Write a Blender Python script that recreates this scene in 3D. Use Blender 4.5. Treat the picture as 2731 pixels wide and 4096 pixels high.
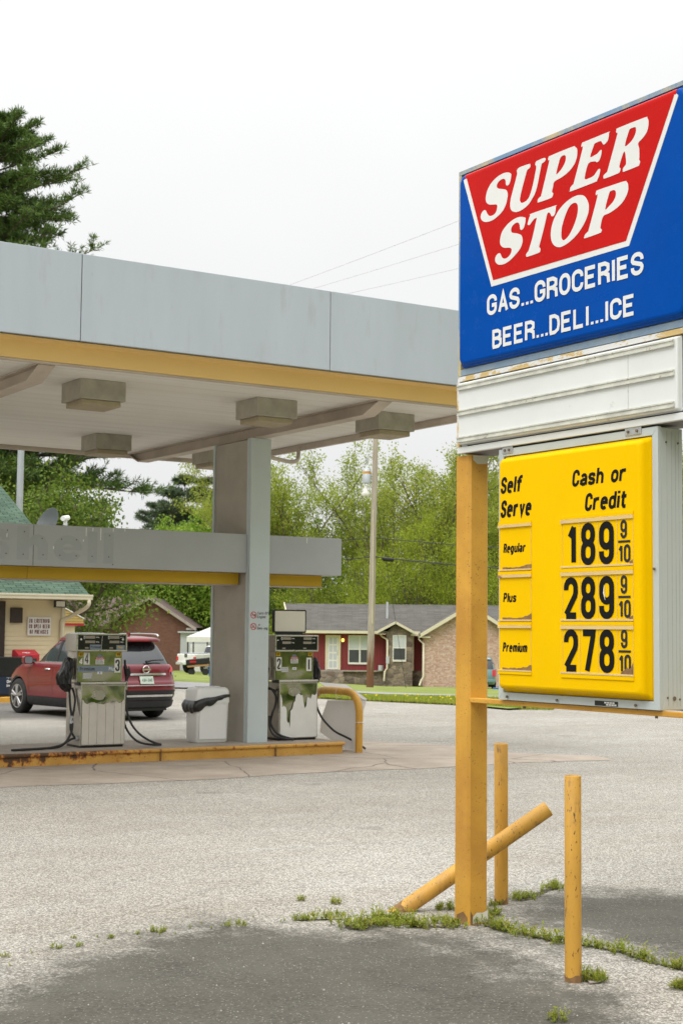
import bpy, bmesh, math, random
import numpy as np
from mathutils import Vector, Matrix
R = math.radians
SC = bpy.context.scene
COL = SC.collection
for o in list(bpy.data.objects): bpy.data.objects.remove(o)

# ---------------------------------------------------------------- camera, sky, sun, exposure
# world axes follow the filling station: X along the canopy front, Y away from the road, Z up
YAW = R(57.52); PITCH = R(4.4516); ROLL = R(-.56707)
EYE = Vector((0, 0, 1.85))
FWD = Vector((math.cos(PITCH)*math.cos(YAW), math.cos(PITCH)*math.sin(YAW), math.sin(PITCH)))
r0 = Vector((math.sin(YAW), -math.cos(YAW), 0)); d0 = FWD.cross(r0)
CR = math.cos(ROLL)*r0 + math.sin(ROLL)*d0
CD = -math.sin(ROLL)*r0 + math.cos(ROLL)*d0
cam = bpy.data.cameras.new('camera'); co = bpy.data.objects.new('camera', cam); COL.objects.link(co)
up, back = -CD, -FWD
co.matrix_world = Matrix(((CR.x, up.x, back.x, EYE.x), (CR.y, up.y, back.y, EYE.y), (CR.z, up.z, back.z, EYE.z), (0, 0, 0, 1)))
cam.sensor_fit = 'VERTICAL'; cam.sensor_height = 36; cam.sensor_width = 24
cam.lens = 53.295; cam.clip_start = .1; cam.clip_end = 3000
cam.dof.use_dof = True; cam.dof.focus_distance = 9.2; cam.dof.aperture_fstop = 9
SC.camera = co
W = bpy.data.worlds.new('World'); SC.world = W; W.use_nodes = True
wn, wl = W.node_tree.nodes, W.node_tree.links
bg = wn['Background']
SUN_EL, SUN_AZ = 52, 205           # azimuth: direction the light comes from, degrees from +X towards +Y
sky = wn.new('ShaderNodeTexSky'); sky.sky_type = 'NISHITA'; sky.sun_disc = False
sky.sun_elevation = R(SUN_EL); sky.sun_rotation = R(90 - SUN_AZ); sky.dust_density = 4; sky.air_density = 1.0
hs = wn.new('ShaderNodeHueSaturation'); hs.inputs['Saturation'].default_value = .06
mx = wn.new('ShaderNodeMix'); mx.data_type = 'RGBA'; mx.inputs[0].default_value = .8
mx.inputs[7].default_value = (8.95, 9.02, 8.98, 1)          # the cloud layer: even white overcast
# an overcast sky is brighter overhead than at the horizon
wt = wn.new('ShaderNodeTexCoord'); ws = wn.new('ShaderNodeSeparateXYZ'); wl.new(wt.outputs['Generated'], ws.inputs[0])
wr = wn.new('ShaderNodeMapRange'); wp = wn.new('ShaderNodeMath'); wp.operation = 'POWER'; wp.use_clamp = True; wp.inputs[1].default_value = 2.6; wl.new(ws.outputs[2], wp.inputs[0])
wr.inputs[1].default_value = 0; wr.inputs[2].default_value = 1; wr.inputs[3].default_value = 1.0; wr.inputs[4].default_value = 3.9
wl.new(wp.outputs[0], wr.inputs[0]); wm = wn.new('ShaderNodeVectorMath'); wm.operation = 'SCALE'
wl.new(sky.outputs[0], hs.inputs['Color']); wl.new(hs.outputs[0], mx.inputs[6]); 
wc = wn.new('ShaderNodeTexNoise'); wc.inputs['Scale'].default_value = 2.2; wc.inputs['Detail'].default_value = 5; wl.new(wt.outputs['Generated'], wc.inputs['Vector'])   # faint cloud texture
wk = wn.new('ShaderNodeMapRange'); wk.inputs[1].default_value = .3; wk.inputs[2].default_value = .7; wk.inputs[3].default_value = .94; wk.inputs[4].default_value = 1.02; wl.new(wc.outputs['Fac'], wk.inputs[0])
wq = wn.new('ShaderNodeVectorMath'); wq.operation = 'SCALE'; wl.new(mx.outputs[2], wq.inputs[0]); wl.new(wk.outputs[0], wq.inputs['Scale']); wl.new(wq.outputs[0], wm.inputs[0]); wl.new(wr.outputs[0], wm.inputs['Scale']); wl.new(wm.outputs[0], bg.inputs[0])
bg.inputs[1].default_value = .1
sun = bpy.data.lights.new('sun', 'SUN'); sun.energy = .9; sun.angle = R(25); sun.color = (1, .97, .93)
so = bpy.data.objects.new('sun', sun); COL.objects.link(so)
sv = Vector((math.cos(R(SUN_EL))*math.cos(R(SUN_AZ)), math.cos(R(SUN_EL))*math.sin(R(SUN_AZ)), math.sin(R(SUN_EL))))
so.rotation_euler = sv.to_track_quat('Z', 'Y').to_euler(); so.location = (0, -10, 30)
SC.view_settings.view_transform = 'Standard'; SC.view_settings.look = 'None'
SC.view_settings.exposure = 0.14; SC.view_settings.gamma = 1
SC.cycles.max_bounces = 8; SC.cycles.transparent_max_bounces = 8

# ---------------------------------------------------------------- helpers
RX = Vector((math.sin(YAW), -math.cos(YAW), 0)); FX = Vector((math.cos(YAW), math.sin(YAW), 0))
VROT = YAW - math.pi/2
def terr(d, L):
    t = min(1, max(0, (L/max(d, 1)+.1)/.13)); s = .0195+(.031-.0195)*t
    return 0 if d < 41 else -s*(min(d, 145)-41)
def VW(L, d, z=None):
    p = RX*L + FX*d
    return Vector((p.x, p.y, terr(d, L) if z is None else z))
def zt(x, y):
    return terr(x*FX.x+y*FX.y, x*RX.x+y*RX.y)

def tag(o, label=None, cat=None, group=None, kind=None):
    if label: o['label'] = label
    if cat: o['category'] = cat
    if group: o['group'] = group
    if kind: o['kind'] = kind
    return o
class Off:                                   # frame in which a thing's parts are written
    pass
OFF = {}
def thing(name, loc, label, cat, group=None, rz=0, off=None):
    o = bpy.data.objects.new(name, None); COL.objects.link(o); o.location = loc; o.rotation_euler = (0, 0, rz)
    o.empty_display_size = .2
    OFF[o.name] = Vector(off) if off is not None else Vector(loc)
    return tag(o, label, cat, group)
class MB:
    def __init__(s): s.v = []; s.f = []; s.sm = []; s.marks = []
    def mark(s):
        if s.f and (not s.marks or s.marks[-1] != len(s.f)): s.marks.append(len(s.f))
        return s
    def add(s, vs, fs, sm=False):
        b = len(s.v); s.v += [tuple(v) for v in vs]; s.f += [tuple(b+i for i in f) for f in fs]; s.sm += [sm]*len(fs); return s
    def box(s, x0, x1, y0, y1, z0, z1):
        return s.add([(x, y, z) for z in (z0, z1) for y in (y0, y1) for x in (x0, x1)],
                     [(0, 2, 3, 1), (4, 5, 7, 6), (0, 1, 5, 4), (2, 6, 7, 3), (0, 4, 6, 2), (1, 3, 7, 5)])
    def poly(s, pts): return s.add(pts, [tuple(range(len(pts)))])
    def prism(s, pts, vec):                  # planar polygon pushed along vec
        n = len(pts); v = Vector(vec); a = [Vector(p) for p in pts]
        nn = Vector((0, 0, 0))
        for i in range(n): nn += a[i].cross(a[(i+1) % n])
        if nn.dot(v) > 0: a = a[::-1]
        b = [p+v for p in a]
        return s.add(a+b, [tuple(range(n)), tuple(range(2*n-1, n-1, -1))] + [(i, i+n, (i+1) % n+n, (i+1) % n) for i in range(n)])
    def tube(s, pts, r, n=8, caps=True, sm=True):
        P = [Vector(p) for p in pts]; m = len(P)
        rs = r if isinstance(r, (list, tuple)) else [r]*m
        t = (P[1]-P[0]).normalized(); u = t.orthogonal().normalized(); vs = []
        for i in range(m):
            tt = (P[min(i+1, m-1)]-P[max(i-1, 0)])
            tt = tt.normalized() if tt.length > 1e-9 else t
            u = (u - tt*u.dot(tt)); u = u.normalized() if u.length > 1e-6 else tt.orthogonal().normalized()
            w = tt.cross(u)
            vs += [P[i]+(u*math.cos(2*math.pi*k/n)+w*math.sin(2*math.pi*k/n))*rs[i] for k in range(n)]
        fs = [(i*n+k, i*n+(k+1) % n, (i+1)*n+(k+1) % n, (i+1)*n+k) for i in range(m-1) for k in range(n)]
        s.add(vs, fs, sm)
        if caps:
            s.add(vs[:n], [tuple(range(n-1, -1, -1))]); s.add(vs[-n:], [tuple(range(n))])
        return s
    def loft(s, rings, closed=True, cap=True, sm=True):
        n = len(rings[0]); vs = [v for r in rings for v in r]
        fs = [(i*n+k, i*n+(k+1) % n, (i+1)*n+(k+1) % n, (i+1)*n+k) for i in range(len(rings)-1) for k in range(n if closed else n-1)]
        s.add(vs, fs, sm)
        if cap:
            s.add(rings[0], [tuple(range(n-1, -1, -1))]); s.add(rings[-1], [tuple(range(n))])
        return s
    def disc(s, c, axis, r, n=16, th=0):
        a = Vector(axis).normalized(); u = a.orthogonal().normalized(); w = a.cross(u); c = Vector(c)
        ring = [c+(u*math.cos(2*math.pi*k/n)+w*math.sin(2*math.pi*k/n))*r for k in range(n)]
        if th: return s.prism(ring, a*th)
        return s.poly(ring)
    def text(s, st, o, right, up, h, wid=.55, t=.16, gap=.12, shear=0, width=None, depth=.0004, space=.35):
        """stroke lettering on a plane: o = lower left, h = cap height, all strokes as thin ribbons"""
        right = Vector(right).normalized(); up = Vector(up).normalized(); nrm = right.cross(up); o = Vector(o)
        tot = sum((space if c == ' ' else wid*GW.get(c, 1))+gap for c in st)-gap
        k = (width/(h*tot)) if width else 1
        x = 0; lay = 0; s.mark()
        for c in st:
            if c == ' ': x += space+gap; s.mark(); continue
            w = wid*GW.get(c, 1)
            for path, closed in glyph(c, w*k, t):
                P = [(p[0]+x*k, p[1]) for p in path]
                L = ribbon(P, t, closed)
                lay = (lay+1) % 5
                pos = [o+right*((a[0]+shear*a[1])*h)+up*(a[1]*h)+nrm*(depth*(1+lay*.5)+1.5e-5*(i_ % (len(L)//2))) for i_, a in enumerate(L)]
                m = len(pos)//2
                s.add(pos, [(i, i+m, (i+1) % m+m, (i+1) % m) for i in range(m if closed else m-1)])
            x += w+gap
        return s.mark()
    def build(s, name, m, parent=None, bev=0, seg=2, world=False, kind=None):
        if s.marks and s.marks != [len(s.f)]:        # one object per word or sticker
            cuts = [0]+[k for k in s.marks if k < len(s.f)]+[len(s.f)]; o = None
            for a, b in zip(cuts, cuts[1:]):
                p = MB(); ids = {}
                for f in s.f[a:b]:
                    for i in f: ids.setdefault(i, len(ids))
                p.v = [s.v[i] for i in ids]; p.f = [tuple(ids[i] for i in f) for f in s.f[a:b]]; p.sm = s.sm[a:b]
                o = p.build(name, m, parent, bev, seg, world, kind)
            return o
        me = bpy.data.meshes.new(name)
        off = OFF.get(parent.name, Vector((0, 0, 0))) if parent else Vector((0, 0, 0))
        if parent and parent.name not in OFF:
            off = Vector((0, 0, 0))
        me.from_pydata([(v[0]-off.x, v[1]-off.y, v[2]-off.z) for v in s.v], [], s.f)
        me.polygons.foreach_set('use_smooth', s.sm)
        o = bpy.data.objects.new(name, me); COL.objects.link(o); me.materials.append(m)
        if parent: o.parent = parent; OFF[o.name] = off
        if bev:
            b = o.modifiers.new('edge', 'BEVEL'); b.width = bev; b.segments = seg; b.limit_method = 'ANGLE'; b.angle_limit = R(40)
        if kind: o['kind'] = kind
        return o
def ribbon(P, t, closed):
    P = [p for i, p in enumerate(P) if i == 0 or math.hypot(p[0]-P[i-1][0], p[1]-P[i-1][1]) > 2e-3]
    n = len(P); A = []; B = []
    for i in range(n):
        p = P[i]; q0 = P[i-1] if (i or closed) else None; q1 = P[(i+1) % n] if (i < n-1 or closed) else None
        def dr(a, b):
            l = math.hypot(b[0]-a[0], b[1]-a[1]) or 1e-9; return ((b[0]-a[0])/l, (b[1]-a[1])/l)
        d1 = dr(q0, p) if q0 else dr(p, q1); d2 = dr(p, q1) if q1 else d1
        n1 = (-d1[1], d1[0]); n2 = (-d2[1], d2[0]); m = (n1[0]+n2[0], n1[1]+n2[1]); q = m[0]*n1[0]+m[1]*n1[1]
        k = (t/2)*min(2.2, 2/max(q, .2))/2*1.0 if q else t/2
        ml = math.hypot(*m) or 1; c = max(.4, (m[0]*n1[0]+m[1]*n1[1])/ml)
        k = t/2/c
        A.append((p[0]+m[0]/ml*k, p[1]+m[1]/ml*k)); B.append((p[0]-m[0]/ml*k, p[1]-m[1]/ml*k))
    return A+B
GW = {'1': .72, 'I': .32, 'l': .3, 'i': .3, '.': .3, 'f': 1.0, 't': .9, 'r': .9, 'm': 1.5, 'M': 1.25, '-': .6, '/': .7, 'W': 1.3, ' ': .4, ':': .3, 'j': .4}
def glyph(c, W_, t):
    W2 = max(W_-t, .001); H2 = 1-t; rr = min(.5*W2/H2, .26)
    xh = (.74-t)/H2; lo = max(.27, rr+.07); hi = min(.73, 1-rr-.07); xl = max(.2, rr+.05)*1.0; m1 = min(.66, 1-rr-.1)
    def arc(cx, cy, rx, ry, a0, a1, n=7):
        return [(cx+rx*math.cos(R(a0+(a1-a0)*i/(n-1))), cy+ry*math.sin(R(a0+(a1-a0)*i/(n-1)))) for i in range(n)]
    def loop(x0, x1, y0, y1):
        rx = (x1-x0)/2; ry = min(rx*W2/H2, (y1-y0)/2*.98); cx = (x0+x1)/2
        return arc(cx, y1-ry, rx, ry, 0, 180, 9)+arc(cx, y0+ry, rx, ry, 180, 360, 9)
    T = lambda y: arc(.5, y-rr, .5, rr, 180, 0, 9)      # over the top, left to right
    B = lambda y: arc(.5, y+rr, .5, rr, 0, -180, 9)     # under, right to left
    S = []
    def s(p, cl=False): S.append((p, cl))
    if c in '0O': s(loop(0, 1, 0, 1), True)
    elif c == '8': s(loop(0, 1, 0, .53), True); s(loop(.03, .97, .53, 1), True)
    elif c == '9': s(loop(0, 1, .4, 1), True); s([(1, .72), (1, rr)]+B(0)+[(0, lo)])
    elif c == '6': s(loop(0, 1, 0, .58), True); s([(0, .3), (0, 1-rr)]+T(1)+[(1, hi)])
    elif c == '1': s([(.8, 0), (.8, 1)]); s([(.86, 1.0), (.05, .72)])
    elif c == '2': s([(0, hi), (0, 1-rr)]+T(1)+[(1, m1), (.93, m1-.1), (0, .04)]); s([(-.0, 0), (1.05, 0)])
    elif c == '3': s([(0, hi), (0, 1-rr)]+T(1)+[(1, .66), (.85, .55), (.45, .53)]); s([(.45, .53), (.85, .5), (1, .38), (1, rr)]+B(0)+[(0, lo)])
    elif c == '4': s([(.75, -.06), (.75, 1), (0, .28)]); s([(0, .25), (1.1, .25)])
    elif c == '5': s([(.95, 1), (.1, 1), (.05, .5), (.3, .6), (.7, .6), (1, .45), (1, rr)]+B(0)+[(0, lo)])
    elif c == '7': s([(-.05, 1), (1, 1), (.95, .85), (.38, -.06)])
    elif c == 'A': s([(0, -.05), (.5, 1), (1, -.05)]); s([(.2, .3), (.8, .3)])
    elif c == 'B': s([(0, 0), (0, 1), (.6, 1), (.9, .88), (.9, .65), (.6, .53), (0, .53)]); s([(.55, .53), (1, .4), (1, .15), (.7, 0), (-.1, 0)])
    elif c == 'C': s([(1, hi), (1, 1-rr)]+T(1)[::-1]+[(0, rr)]+B(0)[::-1]+[(1, lo)])
    elif c == 'D': s([(0, 0), (0, 1), (.5, 1), (.9, .85), (1, .6), (1, .4), (.9, .15), (.5, 0), (-.1, 0)])
    elif c == 'E': s([(1, 1), (0, 1), (0, 0), (1, 0)]); s([(0, .52), (.85, .52)])
    elif c == 'F': s([(1, 1), (0, 1), (0, -.06)]); s([(0, .5), (.8, .5)])
    elif c == 'G': s([(1, hi), (1, 1-rr)]+T(1)[::-1]+[(0, rr)]+B(0)[::-1]+[(1, .46), (.5, .46)])
    elif c == 'I': s([(.5, -.06), (.5, 1.06)])
    elif c == 'L': s([(0, 1.06), (0, 0), (1, 0)])
    elif c == 'M': s([(0, -.06), (0, 1), (.5, .3), (1, 1), (1, -.06)])
    elif c == 'N': s([(0, -.06), (0, 1), (1, 0), (1, 1.06)])
    elif c == 'P': s([(0, -.06), (0, 1), (.6, 1), (.95, .88), (.95, .6), (.6, .45), (0, .45)])
    elif c == 'R': s([(0, -.06), (0, 1), (.6, 1), (.95, .88), (.95, .63), (.6, .5), (0, .5)]); s([(.5, .5), (.95, .35), (1, -.06)])
    elif c == 'S': s([(1, hi), (1, 1-rr)]+T(1)[::-1]+[(0, 1-rr-.05), (.10, .6), (.90, .42), (1, rr+.05), (1, rr)]+B(0)+[(0, lo)])
    elif c == 'T': s([(-.1, 1), (1.1, 1)]); s([(.5, 1), (.5, -.06)])
    elif c == 'U': s([(0, 1.06), (0, rr)]+B(0)[::-1]+[(1, 1.06)])
    elif c == '-': s([(0, .45), (1, .45)])
    elif c == '.': s([(.5, -.07), (.5, .09)])
    elif c == '/': s([(0, 0), (1, 1)])
    elif c == '$': s([(1, .7), (.8, .9), (.2, .9), (0, .7), (1, .35), (.8, .1), (.2, .1), (0, .3)]); s([(.5, -.1), (.5, 1.1)])
    elif c == 'a': s(arc(.5, xh-rr, .5, rr, 150, 0, 8)+[(1, -.06)]); s([(1, xh*.52), (.45, xh*.50), (0, xh*.36), (0, xh*.14), (.35, 0), (.75, .02), (1, .15)])
    elif c == 'b': s([(0, 1.06), (0, 0)]); s(loop(0, 1, 0, xh), True)
    elif c == 'c': s(arc(.5, xh-rr, .5, rr, 20, 180, 8)+arc(.5, rr, .5, rr, 180, 340, 8))
    elif c == 'd': s([(1, 1.06), (1, -.06)]); s(loop(0, 1, 0, xh), True)
    elif c == 'e': s([(0, xh*.56), (1, xh*.56), (1, xh-rr*.8)]+T(xh)[::-1][1:]+[(0, rr)]+arc(.5, rr, .5, rr, 180, 318, 8))
    elif c == 'f': s([(1.15, 1), (.7, 1), (.35, .86), (.35, -.06)]); s([(-.2, xh), (1.0, xh)])
    elif c == 'g': s(loop(0, 1, 0, xh), True); s([(1, xh+.05), (1, -.1), (.8, -.25), (.1, -.25)])
    elif c == 'h': s([(0, 1.06), (0, -.06)]); s([(0, xh-rr)]+T(xh)+[(1, -.06)])
    elif c == 'i': s([(.5, -.06), (.5, xh+.06)]); s([(.5, .9), (.5, 1.06)])
    elif c == 'l': s([(.5, -.06), (.5, 1.06)])
    elif c == 'm':
        s([(0, xh+.06), (0, -.06)]); s([(0, xh*.7), (.12, xh*.95), (.35, xh), (.5, xh*.8), (.5, -.06)]); s([(.5, xh*.7), (.62, xh*.95), (.85, xh), (1, xh*.8), (1, -.06)])
    elif c == 'n': s([(0, xh+.06), (0, -.06)]); s([(0, xh-rr)]+T(xh)+[(1, -.06)])
    elif c == 'o': s(loop(0, 1, 0, xh), True)
    elif c == 'p': s([(0, xh+.06), (0, -.35)]); s(loop(0, 1, 0, xh), True)
    elif c == 'r': s([(0, xh+.06), (0, -.06)]); s([(0, xh*.65), (.3, xh*.97), (1.1, xh)])
    elif c == 's': s([(1, xh*.72), (.9, xh*.93), (.5, xh), (.1, xh*.93), (0, xh*.72), (.15, xh*.57), (.85, xh*.43), (1, xh*.27), (.9, .05), (.5, 0), (.1, .05), (0, xh*.25)])
    elif c == 't': s([(.35, 1), (.35, .12), (.6, 0), (1.05, 0)]); s([(-.15, xh), (1.05, xh)])
    elif c == 'u': s([(0, xh+.06), (0, rr)]+B(0)[::-1]+[(1, xh+.06)]); s([(1, rr), (1, -.06)])
    elif c == 'v': s([(0, xh+.06), (.5, 0), (1, xh+.06)])
    return [([(t/2+p[0]*W2, t/2+p[1]*H2) for p in pth], cl) for pth, cl in S]
def shape2d(loops, to3, th, sub=3):
    """filled outline with holes -> (verts, faces) ; loops of 2D points, to3 maps (a,b,c) to space"""
    cu = bpy.data.curves.new('outline', 'CURVE'); cu.dimensions = '2D'; cu.fill_mode = 'BOTH'; cu.extrude = th/2
    for L in loops:
        P = []
        n = len(L)
        for i in range(n):
            if sub == 0: P.append(L[i]); continue
            p0, p1, p2, p3 = L[i-1], L[i], L[(i+1) % n], L[(i+2) % n]
            for k in range(sub):
                u = k/sub
                P.append(tuple(.5*((2*p1[j])+(-p0[j]+p2[j])*u+(2*p0[j]-5*p1[j]+4*p2[j]-p3[j])*u*u+(-p0[j]+3*p1[j]-3*p2[j]+p3[j])*u**3) for j in (0, 1)))
        sp = cu.splines.new('POLY'); sp.points.add(len(P)-1); sp.use_cyclic_u = True
        for q, p in zip(sp.points, P): q.co = (p[0], p[1], 0, 1)
    ob = bpy.data.objects.new('outline', cu); COL.objects.link(ob)
    me = bpy.data.meshes.new_from_object(ob.evaluated_get(bpy.context.evaluated_depsgraph_get()))
    vs = [to3(*v.co) for v in me.vertices]; fs = [tuple(p.vertices) for p in me.polygons]
    bpy.data.objects.remove(ob); bpy.data.curves.remove(cu); bpy.data.meshes.remove(me)
    return vs, fs
def rrect(x0, x1, y0, y1, r, n=5):
    P = []
    for cx, cy, a in ((x1-r, y1-r, 0), (x0+r, y1-r, 90), (x0+r, y0+r, 180), (x1-r, y0+r, 270)):
        P += [(cx+r*math.cos(R(a+90*i/n)), cy+r*math.sin(R(a+90*i/n))) for i in range(n+1)]
    return P
def bezpath(P, n=6):                          # smooth path through points
    P = [Vector(p) for p in P]; out = []
    for i in range(len(P)-1):
        p0 = P[max(i-1, 0)]; p1 = P[i]; p2 = P[i+1]; p3 = P[min(i+2, len(P)-1)]
        for k in range(n):
            u = k/n
            out.append(.5*((2*p1)+(-p0+p2)*u+(2*p0-5*p1+4*p2-p3)*u*u+(-p0+3*p1-3*p2+p3)*u**3))
    return out+[P[-1]]
def cut(o, mb):
    """subtract a solid from a mesh object and keep the result as plain mesh"""
    c = mb.build('cutter', o.data.materials[0]); c.parent = o.parent
    m = o.modifiers.new('cut', 'BOOLEAN'); m.object = c; m.operation = 'DIFFERENCE'; m.solver = 'EXACT'
    bpy.context.view_layer.update()
    me = bpy.data.meshes.new_from_object(o.evaluated_get(bpy.context.evaluated_depsgraph_get()))
    o.modifiers.remove(m); o.data = me
    bpy.data.objects.remove(c)
# ---------------------------------------------------------------- materials
def nmat(name):
    m = bpy.data.materials.new(name); m.use_nodes = True
    N = m.node_tree.nodes; L = m.node_tree.links
    return m, N, L, N['Principled BSDF']
def rgb(c): return (c[0], c[1], c[2], 1)
def tex(N, L, kind='Object', scale=(1, 1, 1), rot=(0, 0, 0)):
    tc = N.new('ShaderNodeTexCoord'); mp = N.new('ShaderNodeMapping'); mp.inputs['Scale'].default_value = scale; mp.inputs['Rotation'].default_value = rot
    L.new(tc.outputs[kind], mp.inputs[0]); return mp.outputs[0]
def noise(N, L, vec, sc, det=4, rough=.6):
    n = N.new('ShaderNodeTexNoise'); n.inputs['Scale'].default_value = sc; n.inputs['Detail'].default_value = det; n.inputs['Roughness'].default_value = rough
    L.new(vec, n.inputs['Vector']); return n.outputs['Fac']
def ramp(N, L, fac, a, b, ca=(0, 0, 0), cb=(1, 1, 1)):
    r = N.new('ShaderNodeValToRGB'); r.color_ramp.elements[0].position = a; r.color_ramp.elements[1].position = b
    r.color_ramp.elements[0].color = rgb(ca); r.color_ramp.elements[1].color = rgb(cb)
    L.new(fac, r.inputs[0]); return r.outputs[0]
def mix(N, L, fac, a, b, mode='MIX'):
    n = N.new('ShaderNodeMix'); n.data_type = 'RGBA'; n.blend_type = mode
    if isinstance(fac, (int, float)): n.inputs[0].default_value = fac
    else: L.new(fac, n.inputs[0])
    for i, c in ((6, a), (7, b)):
        if isinstance(c, tuple): n.inputs[i].default_value = rgb(c)
        else: L.new(c, n.inputs[i])
    return n.outputs[2]
def mth(N, L, op, a, b=None):
    n = N.new('ShaderNodeMath'); n.operation = op
    for i, c in ((0, a), (1, b)):
        if c is None: continue
        if isinstance(c, (int, float)): n.inputs[i].default_value = c
        else: L.new(c, n.inputs[i])
    return n.outputs[0]
def bump(N, L, b, h, st=.3, dist=.01):
    n = N.new('ShaderNodeBump'); n.inputs['Strength'].default_value = st; n.inputs['Distance'].default_value = dist
    L.new(h, n.inputs['Height']); L.new(n.outputs[0], b.inputs['Normal'])
def simple(name, col, rough=.6, metal=0, var=.12, vs=3, bs=0, bsc=60, coat=0, spec=.5, specks=None, scale=(1, 1, 1)):
    m, N, L, b = nmat(name)
    v = tex(N, L, scale=scale)
    f = noise(N, L, v, vs, 5)
    c = mix(N, L, ramp(N, L, f, .3, .7), tuple(x*(1-var) for x in col), tuple(min(1, x*(1+var*.6)) for x in col))
    for sp in (specks or []):                # (colour, scale, threshold, softness)
        s = ramp(N, L, noise(N, L, v, sp[1], 5, .65), sp[2], sp[2]+sp[3])
        c = mix(N, L, s, c, sp[0])
    L.new(c, b.inputs['Base Color'])
    rr = ramp(N, L, noise(N, L, v, vs*3, 3), .3, .7, (rough*.85,)*3, (min(1, rough*1.15),)*3); L.new(rr, b.inputs['Roughness'])
    b.inputs['Metallic'].default_value = metal; b.inputs['Specular IOR Level'].default_value = spec; b.inputs['Coat Weight'].default_value = coat
    if bs: bump(N, L, b, noise(N, L, v, bsc, 4), bs, .01)
    return m
def brickmat(name, c1, c2, mortar, bw=.2, bh=.075, msz=.012, plane='xz', rough=.85, bs=.5, vary=.25, spotty=0):
    m, N, L, b = nmat(name)
    tc = N.new('ShaderNodeTexCoord'); sp = N.new('ShaderNodeSeparateXYZ'); L.new(tc.outputs['Object'], sp.inputs[0])
    cb = N.new('ShaderNodeCombineXYZ')
    if plane == 'xz': L.new(mth(N, L, 'ADD', sp.outputs[0], sp.outputs[1]), cb.inputs[0]); L.new(sp.outputs[2], cb.inputs[1])
    else: L.new(sp.outputs[0], cb.inputs[0]); L.new(mth(N, L, 'ADD', sp.outputs[1], sp.outputs[2]), cb.inputs[1])
    br = N.new('ShaderNodeTexBrick'); L.new(cb.outputs[0], br.inputs['Vector'])
    br.inputs['Color1'].default_value = rgb(c1); br.inputs['Color2'].default_value = rgb(c2); br.inputs['Mortar'].default_value = rgb(mortar)
    br.inputs['Scale'].default_value = 1; br.inputs['Mortar Size'].default_value = msz; br.inputs['Brick Width'].default_value = bw; br.inputs['Row Height'].default_value = bh; br.inputs['Bias'].default_value = 0
    f = noise(N, L, tc.outputs['Object'], 1.2, 6)
    c = mix(N, L, vary, br.outputs['Color'], ramp(N, L, f, .3, .7, (.35,)*3, (1, 1, 1)), 'MULTIPLY')
    if spotty:
        w = noise(N, L, tc.outputs['Object'], 6, 2)
        c = mix(N, L, ramp(N, L, w, .55, .6), c, spotty)
    L.new(c, b.inputs['Base Color']); b.inputs['Roughness'].default_value = rough
    inv = mth(N, L, 'SUBTRACT', 1.0, br.outputs['Fac']); bump(N, L, b, inv, bs, .02)
    return m
M = {}
ORG = (.62, .33, .045)
RUST = (.13, .05, .02)
M['post'] = simple('orange_paint', (.66, .345, .045), .5, var=.14, vs=2, bs=.12, bsc=90, specks=[((.52, .25, .035), 1.6, .46, .22), ((.16, .08, .03), 75, .635, .03), ((.22, .11, .04), 24, .70, .02)])
M['bollard'] = simple('worn_orange_paint', (.64, .34, .05), .55, var=.2, vs=3, bs=.15, bsc=70, specks=[((.40, .22, .05), 6, .50, .22), ((.24, .13, .045), 14, .60, .10), ((.10, .055, .025), 60, .62, .04)], scale=(1, 1, .4))
def kerbmat():
    m, N, L, b = nmat('rusty_kerb_paint'); v = tex(N, L)
    tc = N.new('ShaderNodeTexCoord'); sp = N.new('ShaderNodeSeparateXYZ'); L.new(tc.outputs['Object'], sp.inputs[0])
    f = noise(N, L, v, 2.5, 5); c = mix(N, L, ramp(N, L, f, .3, .7), (.52, .27, .05), (.66, .37, .08))
    vs = tex(N, L, scale=(2.2, 1, 1.3)); drip = noise(N, L, vs, 4.2, 8, .72)
    zt_ = N.new('ShaderNodeMapRange'); zt_.inputs[1].default_value = .05; zt_.inputs[2].default_value = .125; zt_.inputs[3].default_value = -.05; zt_.inputs[4].default_value = .07; L.new(sp.outputs[2], zt_.inputs[0]); drip = mth(N, L, 'ADD', drip, zt_.outputs[0])
    xm = N.new('ShaderNodeMapRange'); xm.inputs[1].default_value = -3.6; xm.inputs[2].default_value = -.7; xm.inputs[3].default_value = .10; xm.inputs[4].default_value = -.10
    L.new(sp.outputs[0], xm.inputs[0])
    q = mth(N, L, 'ADD', drip, xm.outputs[0])
    c = mix(N, L, ramp(N, L, q, .52, .58), c, (.42, .13, .02)); c = mix(N, L, ramp(N, L, q, .585, .62), c, (.09, .045, .02))
    c = mix(N, L, ramp(N, L, noise(N, L, v, 45, 4), .64, .68), c, (.16, .08, .04))
    L.new(c, b.inputs['Base Color']); b.inputs['Roughness'].default_value = .6; bump(N, L, b, q, .3, .02); return m
M['kerb'] = kerbmat()
M['concrete'] = simple('old_concrete', (.36, .31, .26), .9, var=.25, vs=2.2, bs=.3, bsc=45, specks=[((.2, .17, .14), 2.2, .6, .2)])
M['fascia'] = simple('grey_fascia_metal', (.43, .47, .515), .55, var=.05, vs=2.0, specks=[((.39, .42, .45), 5, .56, .12), ((.30, .33, .36), 22, .72, .04)], scale=(1, 1, .22))
M['band'] = simple('dull_grey_metal', (.42, .435, .45), .5, var=.06, vs=1.5, specks=[((.16, .17, .17), 16, .7, .05)])
M['ghost'] = simple('unfaded_grey_metal', (.375, .39, .405), .5, var=.06, vs=4)
M['cove'] = simple('cream_orange_paint', (.84, .57, .22), .5, var=.05, vs=.8)
M['mustard'] = simple('mustard_paint', (.56, .34, .01), .5, var=.12, vs=1.2)
M['seam'] = simple('seam_shadow_gap', (.10, .10, .10), .8)
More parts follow.
